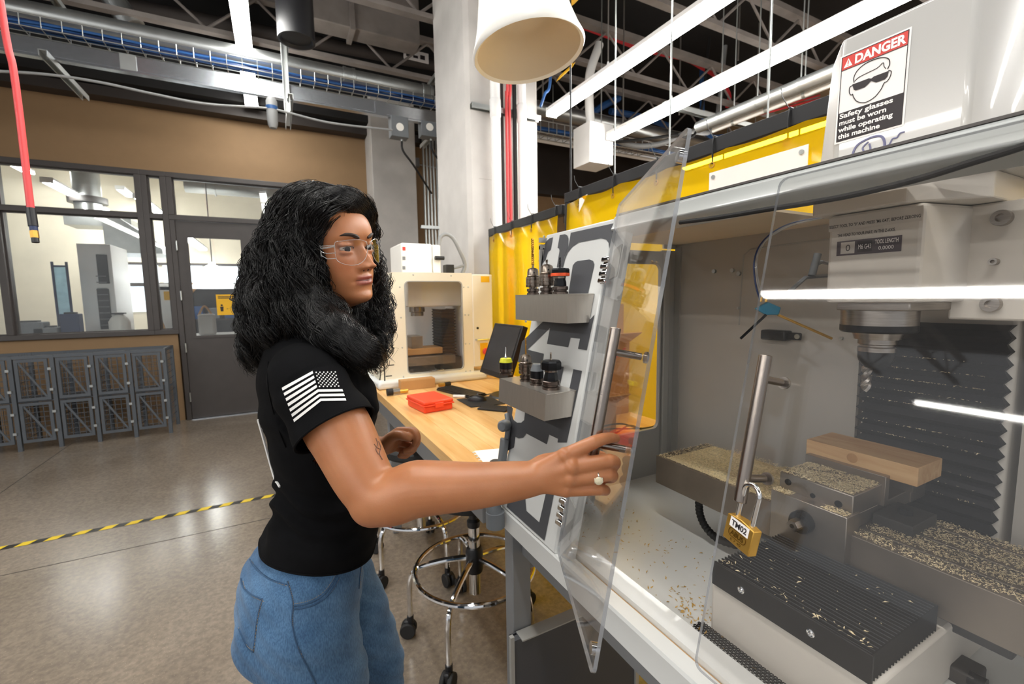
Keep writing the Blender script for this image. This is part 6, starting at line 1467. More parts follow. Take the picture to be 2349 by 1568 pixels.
# --- joints (world)
SHR=np.array([.036,.838,1.285]); ELR=ond(.690,864,1140); WRR=ond(.672,1216,1098)
SHL=np.array([.058,1.110,1.295]); ELL=np.array([.030,1.185,1.085]); WRL=ond(1.065,874,1028)
PEL=np.array([.030,.958,.90])
def finger(mb,pts,r): 
    S,rr=chain(pts,r,5); mb.tube(S,rr,n=14)
    for p,q in zip(pts,r): mb.sph(p,q*.99,14,9)
def hand_r(mb):
    D=ond
    F_=dict(index=[D(.655,1297,1046),D(.650,1362,1014),D(.666,1396,1004),D(.684,1413,1005)],
            middle=[D(.648,1312,1071),D(.648,1398,1056),D(.676,1409,1066),D(.700,1388,1071)],
            ring=[D(.650,1309,1097),D(.650,1394,1088),D(.678,1403,1095),D(.700,1382,1098)],
            pinky=[D(.656,1299,1121),D(.656,1374,1122),D(.680,1389,1125),D(.697,1372,1126)])
    rad=dict(index=(.0125,.0098,.0086,.0070),middle=(.0128,.0100,.0088,.0072),ring=(.0125,.0096,.0084,.0070),pinky=(.0115,.0086,.0076,.0064))
    for k,p in F_.items(): finger(mb,p,rad[k]); finger(mb,[WRR+(p[0]-WRR)*.12,(WRR+p[0])/2+np.array([0,0,.001]),p[0]],(.0185,.0165,.0125))
    ks=list(F_); 
    for a,b in zip(ks[:-1],ks[1:]): finger(mb,[(F_[a][0]+F_[b][0])/2+(WRR-F_[a][0])*.10,WRR+((F_[a][0]+F_[b][0])/2-WRR)*.45],(.0120,.0170))
    cm=WRR+(F_['index'][0]-WRR)*.35+np.array([.012,.018,.002])
    finger(mb,[WRR+np.array([.015,.008,.004]),cm,D(.700,1318,1048),D(.716,1352,1040),D(.716,1382,1046)],(.018,.0165,.0118,.0102,.0078))
    return F_
def hand_l(mb):
    D=ond; z=1.065
    F_=dict(index=[D(z-.005,914,990),D(z-.03,948,989),D(z-.035,957,1005),D(z-.030,952,1018)],
            middle=[D(z+.015,916,998),D(z-.005,955,1008),D(z-.015,946,1028),D(z-.018,930,1034)],
            ring=[D(z+.03,912,1012),D(z+.015,948,1024),D(z,938,1038),D(z-.005,920,1040)],
            pinky=[D(z+.042,905,1024),D(z+.035,935,1036),D(z+.02,930,1045),D(z+.01,916,1045)])
    rad=dict(index=(.0120,.0098,.0088,.0072),middle=(.0120,.0098,.0088,.0072),ring=(.0115,.0094,.0084,.0070),pinky=(.0105,.0086,.0076,.0064))
    for k,p in F_.items(): finger(mb,p,rad[k]); finger(mb,[WRL+(p[0]-WRL)*.1,(WRL+p[0])/2,p[0]],(.0200,.0175,.0120))
    finger(mb,[WRL+(F_['index'][0]-WRL)*.15+np.array([0,-.006,.002]),D(z-.03,903,1000),D(z-.045,924,998),D(z-.042,938,1004)],(.0185,.0132,.0105,.0085))
    return F_
bd=MB()
hv,hf_=head_mesh(); bd.add(hv,hf_)
for s in (1,-1):
    # lids over the eyeballs, ears
    c=np.array([.031*s,.0728,-.001])
    ell(bd,hl(c+np.array([0,.0016,.0070])),(.0158,.0112,.0056),HR); ell(bd,hl(c+np.array([0,.0010,-.0076])),(.0155,.0106,.0056),HR)
    ell(bd,hl((.071*s,-.006,-.012)),(.009,.018,.030),HR)
NB=np.array([.060,.975,1.395])
S,rr=chain([hl((0,-.018,-.055)),hl((0,-.018,-.10)),NB,NB+np.array([-.004,0,-.06])],(.052,.049,.052,.075),6); bd.tube(S,rr,n=28)
# torso, hips, legs (kept inside the clothes)
def ring_body(mb,secs,n=36):
    """stack of ellipse sections (z, cx, cy, rx, ry)"""
    V=[];f=[]
    zz=[s[0] for s in secs]; fine=np.linspace(zz[0],zz[-1],60); A=np.array(secs); o=np.argsort(A[:,0]); A=A[o]
    for z in fine:
        cx,cy,rx,ry=[np.interp(z,A[:,0],A[:,k]) for k in (1,2,3,4)]
        for t in np.linspace(0,2*math.pi,n,endpoint=False): V.append((cx+rx*math.cos(t),cy+ry*math.sin(t),z))
    m=len(fine)
    for i in range(m-1):
        for j in range(n): a=i*n+j;b=i*n+(j+1)%n; f.append((a,b,b+n,a+n))
    f.append(tuple(range(n))); f.append(tuple(range((m-1)*n,m*n))); mb.add(V,f)
TOR=[(1.405,.054,.972,.045,.060),(1.37,.052,.972,.062,.090),(1.33,.052,.972,.080,.130),(1.28,.056,.971,.098,.155),(1.22,.064,.970,.108,.153),(1.15,.066,.967,.100,.141),(1.07,.066,.963,.088,.128),(1.0,.060,.960,.090,.134),(.93,.046,.957,.098,.150),(.86,.034,.955,.102,.160),(.80,.030,.955,.095,.150)]
ring_body(bd,[(z,cx,cy,rx-(.014 if z>.95 else .03),ry-(.014 if z>.95 else .03)) for z,cx,cy,rx,ry in TOR])
HIPR=np.array([.022,.885,.86]); HIPL=np.array([.045,1.030,.87])
KNR=np.array([.055,.885,.48]); KNL=np.array([.165,1.055,.50]); ANR=np.array([.00,.885,.085]); ANL=np.array([.15,1.065,.085])
for h,k,a in ((HIPR,KNR,ANR),(HIPL,KNL,ANL)):
    S,rr=chain([h,(h+k)/2+np.array([.008,0,0]),k,k*.6+a*.4+np.array([-.014,0,0]),a],(.066,.062,.045,.042,.032),6); bd.tube(S,rr,n=24)
    bd.sph(h,.066,24,14); ell(bd,a+np.array([.055,0,-.045]),(.115,.040,.035))
# arms and hands
S,rr=chain([SHR,SHR*.55+ELR*.45+np.array([.004,-.004,0]),ELR+np.array([.0,.0,.004]),ELR*.72+WRR*.28+np.array([0,0,.006]),ELR*.35+WRR*.65,WRR,WRR+(ond(.652,1305,1085)-WRR)*.35],(.050,.0530,.0415,.0430,.0350,.0270,.0215),8); bd.tube(S,rr,n=28); bd.sph(SHR,.050,24,14); bd.sph(ELR+np.array([-.004,-.002,-.004]),.0395,20,12)
S,rr=chain([SHL,(SHL+ELL)/2,ELL,ELL*.6+WRL*.4,WRL],(.052,.048,.041,.040,.027),8); bd.tube(S,rr,n=24); bd.sph(SHL,.053,20,12); bd.sph(ELL,.041,18,10)
FR=hand_r(bd); FLh=hand_l(bd)
for k_,rk in (('index',.0128),('middle',.0130),('ring',.0124),('pinky',.0112)):
    p=FR[k_][0]; c_=CAM-p; c_/=np.linalg.norm(c_); bd.sph(p+c_*.0028+np.array([0,0,.001]),rk,14,9)
    p=FR[k_][1]; bd.sph(p+c_*.0008,rk*.80,14,9)
ell(bd,WRR,(.034,.026,.026),np.stack([(WRR-ELR)/np.linalg.norm(WRR-ELR),np.cross((0,0,1.),(WRR-ELR)/np.linalg.norm(WRR-ELR)),np.array([0,0,1.])],1))
V,fs=fused(bd,'body',.0023,3,.45)
def local_smooth(V,fs,cs,it):
    E=np.array([f for f in fs if len(f)==4]); e=np.concatenate([E[:,[0,1]],E[:,[1,2]],E[:,[2,3]],E[:,[3,0]]])
    for c,rad in cs:
        d=np.linalg.norm(V-c,axis=1); w=np.clip(1.6*(1-d/rad),0,1)*.7; m=(w[e[:,0]]>0); ee=e[m]
        for _ in range(it):
            S=np.zeros_like(V); n=np.zeros(len(V)); np.add.at(S,ee[:,0],V[ee[:,1]]); np.add.at(n,ee[:,0],1); ok=n>0
            V[ok]+=w[ok,None]*(S[ok]/n[ok,None]-V[ok])
    return V
V=local_smooth(V,fs,[(WRR+(FR['middle'][0]-WRR)*.12,.052),(ELR,.07),(WRL,.05)],30)
pe=thing('person',(.06,.955,0),'person in a black flag-sleeve T-shirt and jeans wearing clear glasses, pulling open the machine door','person')
body=MB(); body.v=[tuple(v) for v in V]; body.f=fs
body_o=body.build('body','white_paint',pe,angle=180,recalc=False)
# skin colouring stored per vertex: lips, blush at the knuckles, nails stay geometry
hlv=head_inv(V); x,y,z=np.abs(hlv[:,0]),hlv[:,1],hlv[:,2]
front=y>.06
lip=np.clip(1-(x/.0255)**2,0,1)**.5*np.clip(1.2-np.abs((z+.0652)/.0103)**3,0,1)*front
blush=np.exp(-((x-.040)/.022)**2-((z+.032)/.022)**2)*front*.35
at_=body_o.data.attributes.new('tint','FLOAT_COLOR','POINT')
colr=np.zeros((len(V),4)); colr[:,0]=np.clip(lip*1.2,0,1); colr[:,1]=blush; colr[:,3]=1
at_.data.foreach_set('color',colr.ravel())
def mat_skin():
    m,nt,b=_base('skin'); N=nt.nodes.new; L=nt.links.new
    a=N('ShaderNodeAttribute'); a.attribute_name='tint'; sp=N('ShaderNodeSeparateColor'); L(a.outputs['Color'],sp.inputs[0])
    tc=N('ShaderNodeTexCoord'); nz_=N('ShaderNodeTexNoise'); nz_.inputs['Scale'].default_value=22; nz_.inputs['Detail'].default_value=6; L(tc.outputs['Object'],nz_.inputs['Vector'])
    r=N('ShaderNodeValToRGB'); r.color_ramp.elements[0].position=.3; r.color_ramp.elements[1].position=.7; r.color_ramp.elements[0].color=(*lin('#ae7049'),1); r.color_ramp.elements[1].color=(*lin('#bb7d55'),1); L(nz_.outputs[0],r.inputs[0])
    m1=N('ShaderNodeMix'); m1.data_type='RGBA'; L(sp.outputs[1],m1.inputs[0]); L(r.outputs[0],m1.inputs[6]); m1.inputs[7].default_value=(*lin('#bd6842'),1)
    m2=N('ShaderNodeMix'); m2.data_type='RGBA'; L(sp.outputs[0],m2.inputs[0]); L(m1.outputs[2],m2.inputs[6]); m2.inputs[7].default_value=(*lin('#95493b'),1)
    L(m2.outputs[2],b.inputs['Base Color']); b.inputs['Roughness'].default_value=.42; b.inputs['Subsurface Weight'].default_value=.25; b.inputs['Subsurface Radius'].default_value=(1,.4,.22); b.inputs['Subsurface Scale'].default_value=.008
    n2=N('ShaderNodeTexNoise'); n2.inputs['Scale'].default_value=420; n2.inputs['Detail'].default_value=3; L(tc.outputs['Object'],n2.inputs['Vector']); bp=N('ShaderNodeBump'); bp.inputs['Strength'].default_value=.12; bp.inputs['Distance'].default_value=.001; L(n2.outputs[0],bp.inputs['Height']); L(bp.outputs[0],b.inputs['Normal'])
    return m
body_o.data.materials[0]=mat_skin()
# eyes
M('eye_white','#c4b6ab',.12,var=.01); M('iris','#1c0f0a',.35,var=.15,scale=200); M('brow_hair','#2b1d16',.6,var=.2)
gz=hl((.25,.60,-.10))            # looks towards the spindle
for s in (1,-1):
    c=hl((.031*s,.0728,-.001)); o=MB().sph(c,.0116*HS,24,16).build('eyeball','eye_white',pe)
    d=gz-c; d/=np.linalg.norm(d); MB().lathe([(0,.0121),(.0028,.0119),(.0056,.0106),(.0058,.0098)],c,d,n=20).build('iris','iris',pe); MB().lathe([(0,.01225),(.0024,.01215),(.0026,.0112)],c,d,n=16).build('pupil','black_plastic',pe)
    up=[hl(np.array([.031*s,.0735,-.001])+np.array([.0140*math.cos(t)*s,.0080+.0048*math.sin(t)-.001*max(0,math.cos(t)),.0030*math.sin(t)-.0002])) for t in np.linspace(.0,math.pi,9)]
    MB().tube(up,.0009,n=5).build('lash_line','brow_hair',pe)
    bw=[hl((s*bx,by,bz)) for bx,by,bz in ((.013,.0945,.0175),(.022,.0935,.0215),(.033,.0885,.0245),(.043,.0805,.0240),(.052,.0690,.0185))]
    MB().tube(spline(bw,5),list(np.interp(np.linspace(0,1,21),(0,.2,.6,1),(.0026,.0040,.0032,.0008))),n=6).build('eyebrow','brow_hair',pe)
FBV=BVHTree.FromPolygons([tuple(v) for v in V],fs)
def face_pt(x,z,off=.0):
    h=FBV.ray_cast(Vector(hl((x,.2,z))),Vector(HR@np.array([0,-1.,0])),.3); return np.array(h[0])+HR@np.array([0,off,0])
M('mouth_line','#4a211b',.5,var=.1); M('nostril','#3a1a14',.8,var=.1)
P=[face_pt(x_,-.0652-.0006*math.cos(x_*220)+.0010*(abs(x_)/.024)**2,-.0002) for x_ in np.linspace(-.0245,.0245,15)]
MB().tube(P,[.0011*(1-.6*abs(k-7)/7) for k in range(15)],n=6).build('mouth_line','mouth_line',pe)
for s in (1,-1):
    p=face_pt(.0072*s,-.0455,-.0012); MB().sph(p,(.0030,.0030,.0017),12,8).build('nostril','nostril',pe)
# fingernails of the left hand thumb and index
M('nail','#d9a793',.25,var=.03)
for p,q in ((FLh['index'][3],FLh['index'][2]),):
    pass
tp_=ond(1.022,939,1003); MB().sph(tp_,(.0055,.0032,.0045),12,8).build('thumbnail','nail',pe)
# ------------------------------------------------------------------ clothes
def vnorm(V,fs):
    N=np.zeros_like(V); Q=np.array([f for f in fs if len(f)==4]); a,b,c,d=[V[Q[:,k]] for k in range(4)]
    n=np.cross(c-a,d-b)
    for k in range(4): np.add.at(N,Q[:,k],n)
    return N/(np.linalg.norm(N,axis=1,keepdims=True)+1e-12)
def cut(V,fs,planes):
    bm=bmesh.new(); vs=[bm.verts.new(v) for v in V]; bm.verts.ensure_lookup_table()
    for f in fs:
        try: bm.faces.new([vs[i] for i in f])
        except ValueError: pass
    for co,no,cond in planes:
        geo=[e for e in list(bm.verts)+list(bm.edges)+list(bm.faces)]
        if cond is not None:
            fv=set(v for v in bm.verts if cond(v.co)); fe=[e for e in bm.edges if all(v in fv for v in e.verts)]; ff=[f for f in bm.faces if all(v in fv for v in f.verts)]
            geo=list(fv)+fe+ff
        bmesh.ops.bisect_plane(bm,geom=geo,plane_co=co,plane_no=no,clear_outer=True)
    bm.verts.index_update(); Vn=np.array([v.co[:] for v in bm.verts]); fn=[tuple(v.index for v in f.verts) for f in bm.faces]; bm.free(); return Vn,fn
M('tshirt','#0a0a0c',.9,var=.25,scale=30,bump=.25,bscale=900,spec=.12)
sh=MB()
ring_body(sh,[(1.408,.056,.972,.052,.068)]+[(z,cx,cy,rx+.002,ry+.002) for z,cx,cy,rx,ry in TOR[1:] if z>.99]+[(1.0,.060,.960,.095,.138),(.96,.052,.957,.105,.144),(.92,.046,.956,.114,.152),(.84,.040,.955,.120,.158)])
ax_=ELR-SHR; La=np.linalg.norm(ax_); ax_/=La
S,rr=chain([SHR+np.array([0,.05,.0]),SHR,SHR+ax_*.06,SHR+ax_*.11,SHR+ax_*.18],(.058,.060,.0635,.066,.068),6); sh.tube(S,rr,n=30); sh.sph(SHR,.060,28,16); 
axl=ELL-SHL; axl/=np.linalg.norm(axl); S,rr=chain([SHL+np.array([0,-.05,0]),SHL,SHL+axl*.12,SHL+axl*.18],(.063,.063,.064,.066),6); sh.tube(S,rr,n=26); sh.sph(SHL,.063,24,14)
# bust
ell(sh,(.118,.905,1.225),(.052,.058,.058)); ell(sh,(.118,1.035,1.225),(.052,.058,.058))
V,fs=fused(sh,'shirt',.005,14,.5)
N=vnorm(V,fs)
# folds: gathered above the hip, drag lines from the armpit, soft overall drape
z=V[:,2]; th=np.arctan2(V[:,1]-.96,V[:,0]-.06)
arm=((V-SHR)@ax_); radial=np.linalg.norm((V-SHR)-np.outer(arm,ax_),axis=1); onarm=(radial<.085)&(arm>.02)
fold=.0060*np.exp(-((z-1.035)/.045)**2)*np.sin((z-.014*np.sin(2*th+.6))*150+1.3*np.sin(th*3))
fold+=.0045*np.exp(-((z-.955)/.05)**2)*np.sin(z*95+2.0*th+1.0)
fold+=.0035*np.sin(th*5+z*22)*np.clip((1.2-z)/.3,0,1)
fold+=.0040*np.sin((V[:,0]*.8+z)*85+V[:,1]*30)*np.exp(-((z-1.19)/.06)**2)
fold=np.where(onarm,.0022*np.sin(arm*120+V[:,1]*60),fold)
V=V+N*fold[:,None]
hem_n=Vector((-.16,-.08,-1)).normalized()
V,fs=cut(V,fs,[((.03,.955,.928),hem_n,lambda c:c[2]<1.0),
    (tuple(SHR+ax_*.112),tuple(ax_+np.array([.0,.0,-.12])),lambda c:(np.linalg.norm((np.array(c[:])-SHR)-ax_*((np.array(c[:])-SHR)@ax_))<.10 and (np.array(c[:])-SHR)@ax_>.07 and c[1]<.87)),
    (tuple(SHL+axl*.13),tuple(axl),lambda c:(np.linalg.norm((np.array(c[:])-SHL)-axl*((np.array(c[:])-SHL)@axl))<.10 and (np.array(c[:])-SHL)@axl>.09 and c[1]>1.06))])
mb=MB(); mb.v=[tuple(v) for v in V]; mb.f=fs
shirt=mb.build('tshirt','tshirt',pe,angle=180,recalc=False)
sd_=shirt.modifiers.new('thick','SOLIDIFY'); sd_.thickness=.0022; sd_.offset=-1
SBV=BVHTree.FromPolygons([tuple(v) for v in V],[f for f in fs])
def proj(bvh,px,py,off=.0009):
    d=ray(px,py); d=d/np.linalg.norm(d); h=bvh.ray_cast(Vector(CAM),Vector(d),3.0)
    if h[0] is None: return None
    n=np.array(h[1]); n=n if n@d<0 else -n
    return np.array(h[0])+n*off
def patch(bvh,quad,nu,nv,off):
    """px quad (u along first edge) laid on the cloth as a fine grid"""
    a,b,c,d=[np.array(q,float) for q in quad]; V=[];ok=True
    for j in range(nv+1):
        for i in range(nu+1):
            u,v=i/nu,j/nv; p=(a*(1-u)+b*u)*(1-v)+(d*(1-u)+c*u)*v; q=proj(bvh,p[0],p[1],off)
            if q is None: return None
            V.append(q)
    return MB().add(V,[(j*(nu+1)+i,j*(nu+1)+i+1,(j+1)*(nu+1)+i+1,(j+1)*(nu+1)+i) for j in range(nv) for i in range(nu)])
M('flag_white','#e9e7e4',.7,var=.03,scale=80)
Z2=lambda x,y:(500+x/2.042,800+y/2.042)
def Lf(v): return np.array((300+58*v,182+158*v))
def Mf(v): return np.array((443+40*v,104+138*v))
def Rf(v): return np.array((552+48*v,103+138*v))
for k in range(7):
    v0,v1=k/6.45,k/6.45+.085
    for A_,B_,use in ((Lf,Mf,True),(Mf,Rf,k>=4)):
        if not use: continue
        m=patch(SBV,[Z2(*A_(v0)),Z2(*B_(v0)),Z2(*B_(v1)),Z2(*A_(v1))],14,2,.0008)
        if m: m.build('flag_stripe','flag_white',shirt,smooth=True)
mb=MB()
for r_ in range(9):
    n_=6 if r_%2==0 else 5
    for c_ in range(n_):
        u=(c_+(.5 if n_==6 else 1.0))/6; v=(r_+.6)/9
        p=(np.array((450,106))*(1-u)+np.array((556,104))*u)*(1-v)+(np.array((468,180))*(1-u)+np.array((574,178))*u)*v
        P=[proj(SBV,*Z2(p[0]+4.6*rr_*math.cos(t),p[1]+4.6*rr_*math.sin(t)),.0008) for t,rr_ in ((-math.pi/2+math.pi*i/5,1 if i%2==0 else .52) for i in range(10))]
        if all(q is not None for q in P): MB().add(P,[tuple(range(10))]).build('flag_star','flag_white',shirt,smooth=False)
# white print down the back: wavy line and lettering fragments
def cline(bvh,pts,r,name,mat,parent,off=.0006):
    P=[proj(bvh,*p,off) for p in pts]; P=[p for p in P if p is not None]
    if len(P)>2: MB().tube(spline(P,3),r,n=5).build(name,mat,parent)
def nearest_line(bvh,P,r,name,mat,parent):
    Q=[]
    for p in P:
        h=bvh.find_nearest(Vector(p)); Q.append(np.array(h[0])+np.array(h[1])*(.0006 if (np.array(h[1])@(np.array(p)-np.array([.06,.96,p[2]])))>0 else -.0006))
    MB().tube(spline(Q,4),r,n=5).build(name,mat,parent)
cline(SBV,[Z2(*p) for p in ((158,195),(168,235),(178,280),(190,330),(200,380),(215,440),(228,490),(245,550),(262,590),(280,625),(292,645))],.0024,'back_print_line','flag_white',shirt)
for pts in (((196,400),(204,440),(212,480),(222,520),(232,545)),((240,570),(247,595),(256,615),(268,628)),((252,580),(262,600),(266,620))): cline(SBV,[Z2(*p) for p in pts],.0022,'back_print_letter','flag_white',shirt)
# hems and shoulder seam
P=[proj(SBV,*Z2(*p),.0004) for p in ((235,60),(232,120),(240,200),(262,300),(290,390),(318,460))]; P=[p for p in P if p is not None]
if len(P)>2: MB().tube(spline(P,4),.0011,n=5).build('sleeve_seam','tshirt',shirt)
def rim(o,V,fs,name,r,mat,parent,cond):
    from collections import Counter
    cnt=Counter()
    for f in fs:
        for i in range(len(f)): cnt[tuple(sorted((f[i],f[(i+1)%len(f)])))]+=1
    adj={}
    for (a,b),c in cnt.items():
        if c==1: adj.setdefault(a,[]).append(b); adj.setdefault(b,[]).append(a)
    seen=set()
    for s0 in list(adj):
        if s0 in seen: continue
        loop=[s0]; seen.add(s0); cur=s0
        while True:
            nx=[q for q in adj[cur] if q not in seen]
            if not nx: break
            cur=nx[0]; seen.add(cur); loop.append(cur)
        if len(loop)>20 and cond(V[loop].mean(0)): MB().tube(V[loop],r,n=6,closed=True).build(name,mat,parent)
rim(shirt,V,fs,'sleeve_hem',.0019,'tshirt',shirt,lambda c:c[2]>1.05)
rim(shirt,V,fs,'bottom_hem',.0022,'tshirt',shirt,lambda c:c[2]<1.0)
# ---- jeans
def mat_denim():
    m,nt,b=_base('denim'); N=nt.nodes.new; L=nt.links.new
    tc=N('ShaderNodeTexCoord'); n1=N('ShaderNodeTexNoise'); n1.inputs['Scale'].default_value=9; n1.inputs['Detail'].default_value=5
    mp=N('ShaderNodeMapping'); mp.inputs['Scale'].default_value=(500,500,120); n2=N('ShaderNodeTexNoise'); n2.inputs['Scale'].default_value=1; n2.inputs['Detail'].default_value=3
    L(tc.outputs['Object'],n1.inputs['Vector']); L(tc.outputs['Object'],mp.inputs[0]); L(mp.outputs[0],n2.inputs['Vector'])
    r=N('ShaderNodeValToRGB'); r.color_ramp.elements[0].position=.3; r.color_ramp.elements[1].position=.72; r.color_ramp.elements[0].color=(*lin('#365678'),1); r.color_ramp.elements[1].color=(*lin('#5d80a3'),1); L(n1.outputs[0],r.inputs[0])
    r2=N('ShaderNodeValToRGB'); r2.color_ramp.elements[0].color=(.72,.74,.78,1); r2.color_ramp.elements[1].color=(1.2,1.18,1.15,1); r2.color_ramp.elements[0].position=.35; r2.color_ramp.elements[1].position=.65; L(n2.outputs[0],r2.inputs[0])
    mx=N('ShaderNodeMix'); mx.data_type='RGBA'; mx.blend_type='MULTIPLY'; mx.inputs[0].default_value=1; L(r.outputs[0],mx.inputs[6]); L(r2.outputs[0],mx.inputs[7]); L(mx.outputs[2],b.inputs['Base Color'])
    b.inputs['Roughness'].default_value=.9; b.inputs['Specular IOR Level'].default_value=.2; b.inputs['Sheen Weight'].default_value=.15
    bp=N('ShaderNodeBump'); bp.inputs['Strength'].default_value=.25; bp.inputs['Distance'].default_value=.001; L(n2.outputs[0],bp.inputs['Height']); L(bp.outputs[0],b.inputs['Normal'])
mat_denim(); M('denim_seam','#33506f',.9,var=.15,scale=120); M('stitch','#a08a66',.8,var=.1)
M('sneaker','#e3e1dc',.6,var=.05)
jn=MB()
ring_body(jn,[(.975,.056,.957,.074,.108),(.948,.048,.957,.087,.122),(.925,.034,.957,.101,.135),(.90,.020,.956,.113,.146),(.86,.012,.955,.116,.153),(.815,.008,.955,.116,.151),(.775,.008,.955,.108,.143)])
ell(jn,(-.024,.895,.800),(.085,.078,.095)); ell(jn,(-.026,1.012,.806),(.084,.076,.093))
for h,k,a in ((np.array([.006,.884,.81]),KNR,ANR),(np.array([.055,1.026,.82]),KNL,ANL)):
    S,rr=chain([h,h*.65+k*.35+np.array([.004,0,0]),h*.3+k*.7+np.array([.006,0,0]),k,k*.6+a*.4+np.array([-.014,0,0]),a+np.array([0,0,.03])],(.096,.092,.078,.064,.060,.046),6); jn.tube(S,rr,n=30); jn.sph(h,.096,26,14)
V,fs=fused(jn,'jeans',.006,10,.5)
N=vnorm(V,fs); th=np.arctan2(V[:,1]-.955,V[:,0]-.01)
V=V+N*(.0016*np.sin(V[:,2]*70+4*th)*np.clip((.9-V[:,2])/.1,0,1)+.0012*np.sin(V[:,2]*160+9*V[:,0]*20))[:,None]
mb=MB(); mb.v=[tuple(v) for v in V]; mb.f=fs; jeans=mb.build('jeans','denim',pe,angle=180,recalc=False)
JBV=BVHTree.FromPolygons([tuple(v) for v in V],[f for f in fs])
def seam(pts,two=0.):
    pts=[Z2(*p) for p in pts]; P=spline([np.array((a,b,0.)) for a,b in pts],5); P=[(p[0],p[1]) for p in P]
    cline(JBV,P,.0015,'seam','denim_seam',jeans,.0004)
    W=[proj(JBV,p[0]+two*.7+1.5,p[1]+two,.0008) for p in P]; W=[w_ for w_ in W if w_ is not None]
    mb=MB(); 
    for i in range(0,len(W)-1):
        a,b=W[i],W[i+1]; n_=max(1,int(np.linalg.norm(b-a)/.0042))
        for k in range(n_): mb.tube([a+(b-a)*(k+.15)/n_,a+(b-a)*(k+.75)/n_],.00042,n=4)
    if mb.v: mb.build('stitching','stitch',jeans,kind='stuff')
seam([(150,985),(170,1015),(205,1050),(250,1082),(320,1103)],3)
seam([(326,1088),(342,1140),(351,1190),(348,1250),(350,1300),(362,1360),(385,1420),(420,1490),(455,1560),(470,1600)],0)
seam([(355,1203),(400,1196),(450,1180),(500,1145),(535,1100),(560,1055)],-5)
seam([(357,1218),(402,1211),(455,1195),(508,1158),(545,1112),(568,1070)],0)
seam([(108,1075),(120,1115),(150,1145),(190,1166),(208,1172)],5)
seam([(208,1172),(196,1215),(185,1260),(175,1340),(166,1418)],0)
seam([(166,1418),(140,1395),(118,1350),(100,1310)],-4)
seam([(692,940),(672,1000),(664,1060),(660,1120)],0)
for a in (ANR,ANL):
    so=MB(); ell(so,a+np.array([.055,0,-.042]),(.125,.046,.040)); k=len(so.v); so.v=[(v[0],v[1],max(.004,v[2])) for v in so.v]; so.build('sneaker','sneaker',pe)
# ------------------------------------------------------------------ safety glasses and ring
sg=thing('safety_glasses',hl((0,.1,0)),'clear wrap-around safety glasses on the woman\'s face','glasses')
GLASS('lens_clear',(.98,.98,.975),.004,rough=.02,ior=1.55,nscale=20)
GLASS('lens_rim',(.80,.80,.79),.22,rough=.05,ior=1.6,hazecol=(.9,.9,.88))
def lens_pt(x,z): return hl((x,.1075-7.2*x*x-.10*abs(z),z))
def lens_outline(s):
    up=[(.006,.012),(.018,.0165),(.035,.0175),(.052,.016),(.062,.013)]; lo=[(.063,-.012),(.058,-.023),(.044,-.0295),(.030,-.0295),(.018,-.024),(.010,-.014),(.0065,-.002)]
    return [(s*a,b-.003) for a,b in up+lo]
for s in (1,-1):
    ol=lens_outline(s); V=[];f=[]; nu,nv=18,10
    top=np.array([p for p in ol if p[1]>.005]); bot=np.array([p for p in ol if p[1]<=.005][::-1])
    xs=np.linspace(.0065,.0625,nu+1)
    tz=np.interp(xs,np.abs(top[:,0]),top[:,1]); bz=np.interp(xs,np.abs(bot[:,0]),bot[:,1])
    for i in range(nu+1):
        for j in range(nv+1): zz=bz[i]+(tz[i]-bz[i])*j/nv; V.append(lens_pt(s*xs[i],zz))
    f=[(i*(nv+1)+j,i*(nv+1)+j+1,(i+1)*(nv+1)+j+1,(i+1)*(nv+1)+j) for i in range(nu) for j in range(nv)]
    ln=MB().add(V,f).build('lens','lens_clear',sg,angle=180)
    P=spline([np.array((a,b,0)) for a,b in ol+[ol[0]]],4)[:-1]
    MB().tube([lens_pt(p[0],p[1]) for p in P],.0006,n=6,closed=True).build('lens_rim','lens_rim',ln)
    a=[lens_pt(s*.0625,.004),hl((s*.0735,.064,.002)),hl((s*.0765,.040,.001)),hl((s*.078,.0,-.004)),hl((s*.077,-.03,-.012))]
    MB().tube(spline(a,5),.0017,n=6).build('temple_arm','lens_rim',sg)
    for zz in (.008,-.006,-.016): MB().tube([lens_pt(s*.0625,zz-.002),hl((s*.0725,.066,zz-.002)),hl((s*.0745,.054,zz*.7))],.0009,n=5).build('hinge_rib','lens_rim',sg)
    MB().tube([hl((s*.0745,.054,.008)),hl((s*.0745,.054,-.013))],.0012,n=5).build('hinge_block','lens_rim',sg)
MB().tube([lens_pt(.0065,-.002),hl((0,.1105,.004)),lens_pt(-.0065,-.002)],.0022,n=8).build('nose_bridge','lens_rim',sg)
rg=FR['ring']; d=(rg[1]-rg[0]); L_=np.linalg.norm(d); d/=L_; rc=rg[0]+d*L_*.72
ro=thing('finger_ring',rc,'silver ring with a round pale stone on the gripping hand','ring')
u=np.cross(d,(0,0,1)); u/=np.linalg.norm(u); v=np.cross(d,u)
M('silver','#d9d6cf',.15,metal=1.,var=.05); M('gem','#e8dfc0',.08,var=.1,scale=300,coat=1.)
MB().tube([rc+(u*math.cos(t)+v*math.sin(t))*.0116 for t in np.linspace(0,2*math.pi,28,endpoint=False)],.0013,n=8,closed=True).build('band','silver',ro)
cdir=CAM-rc; cdir-=d*(cdir@d); cdir/=np.linalg.norm(cdir); cdir=cdir*.8+np.array([0,0,-.45]); cdir/=np.linalg.norm(cdir)
MB().lathe([(.0044,-.001),(.0066,.0012),(.0058,.0030),(.0026,.0044),(0,.0046)],rc+cdir*.0118,cdir,n=12).build('stone','gem',ro); 
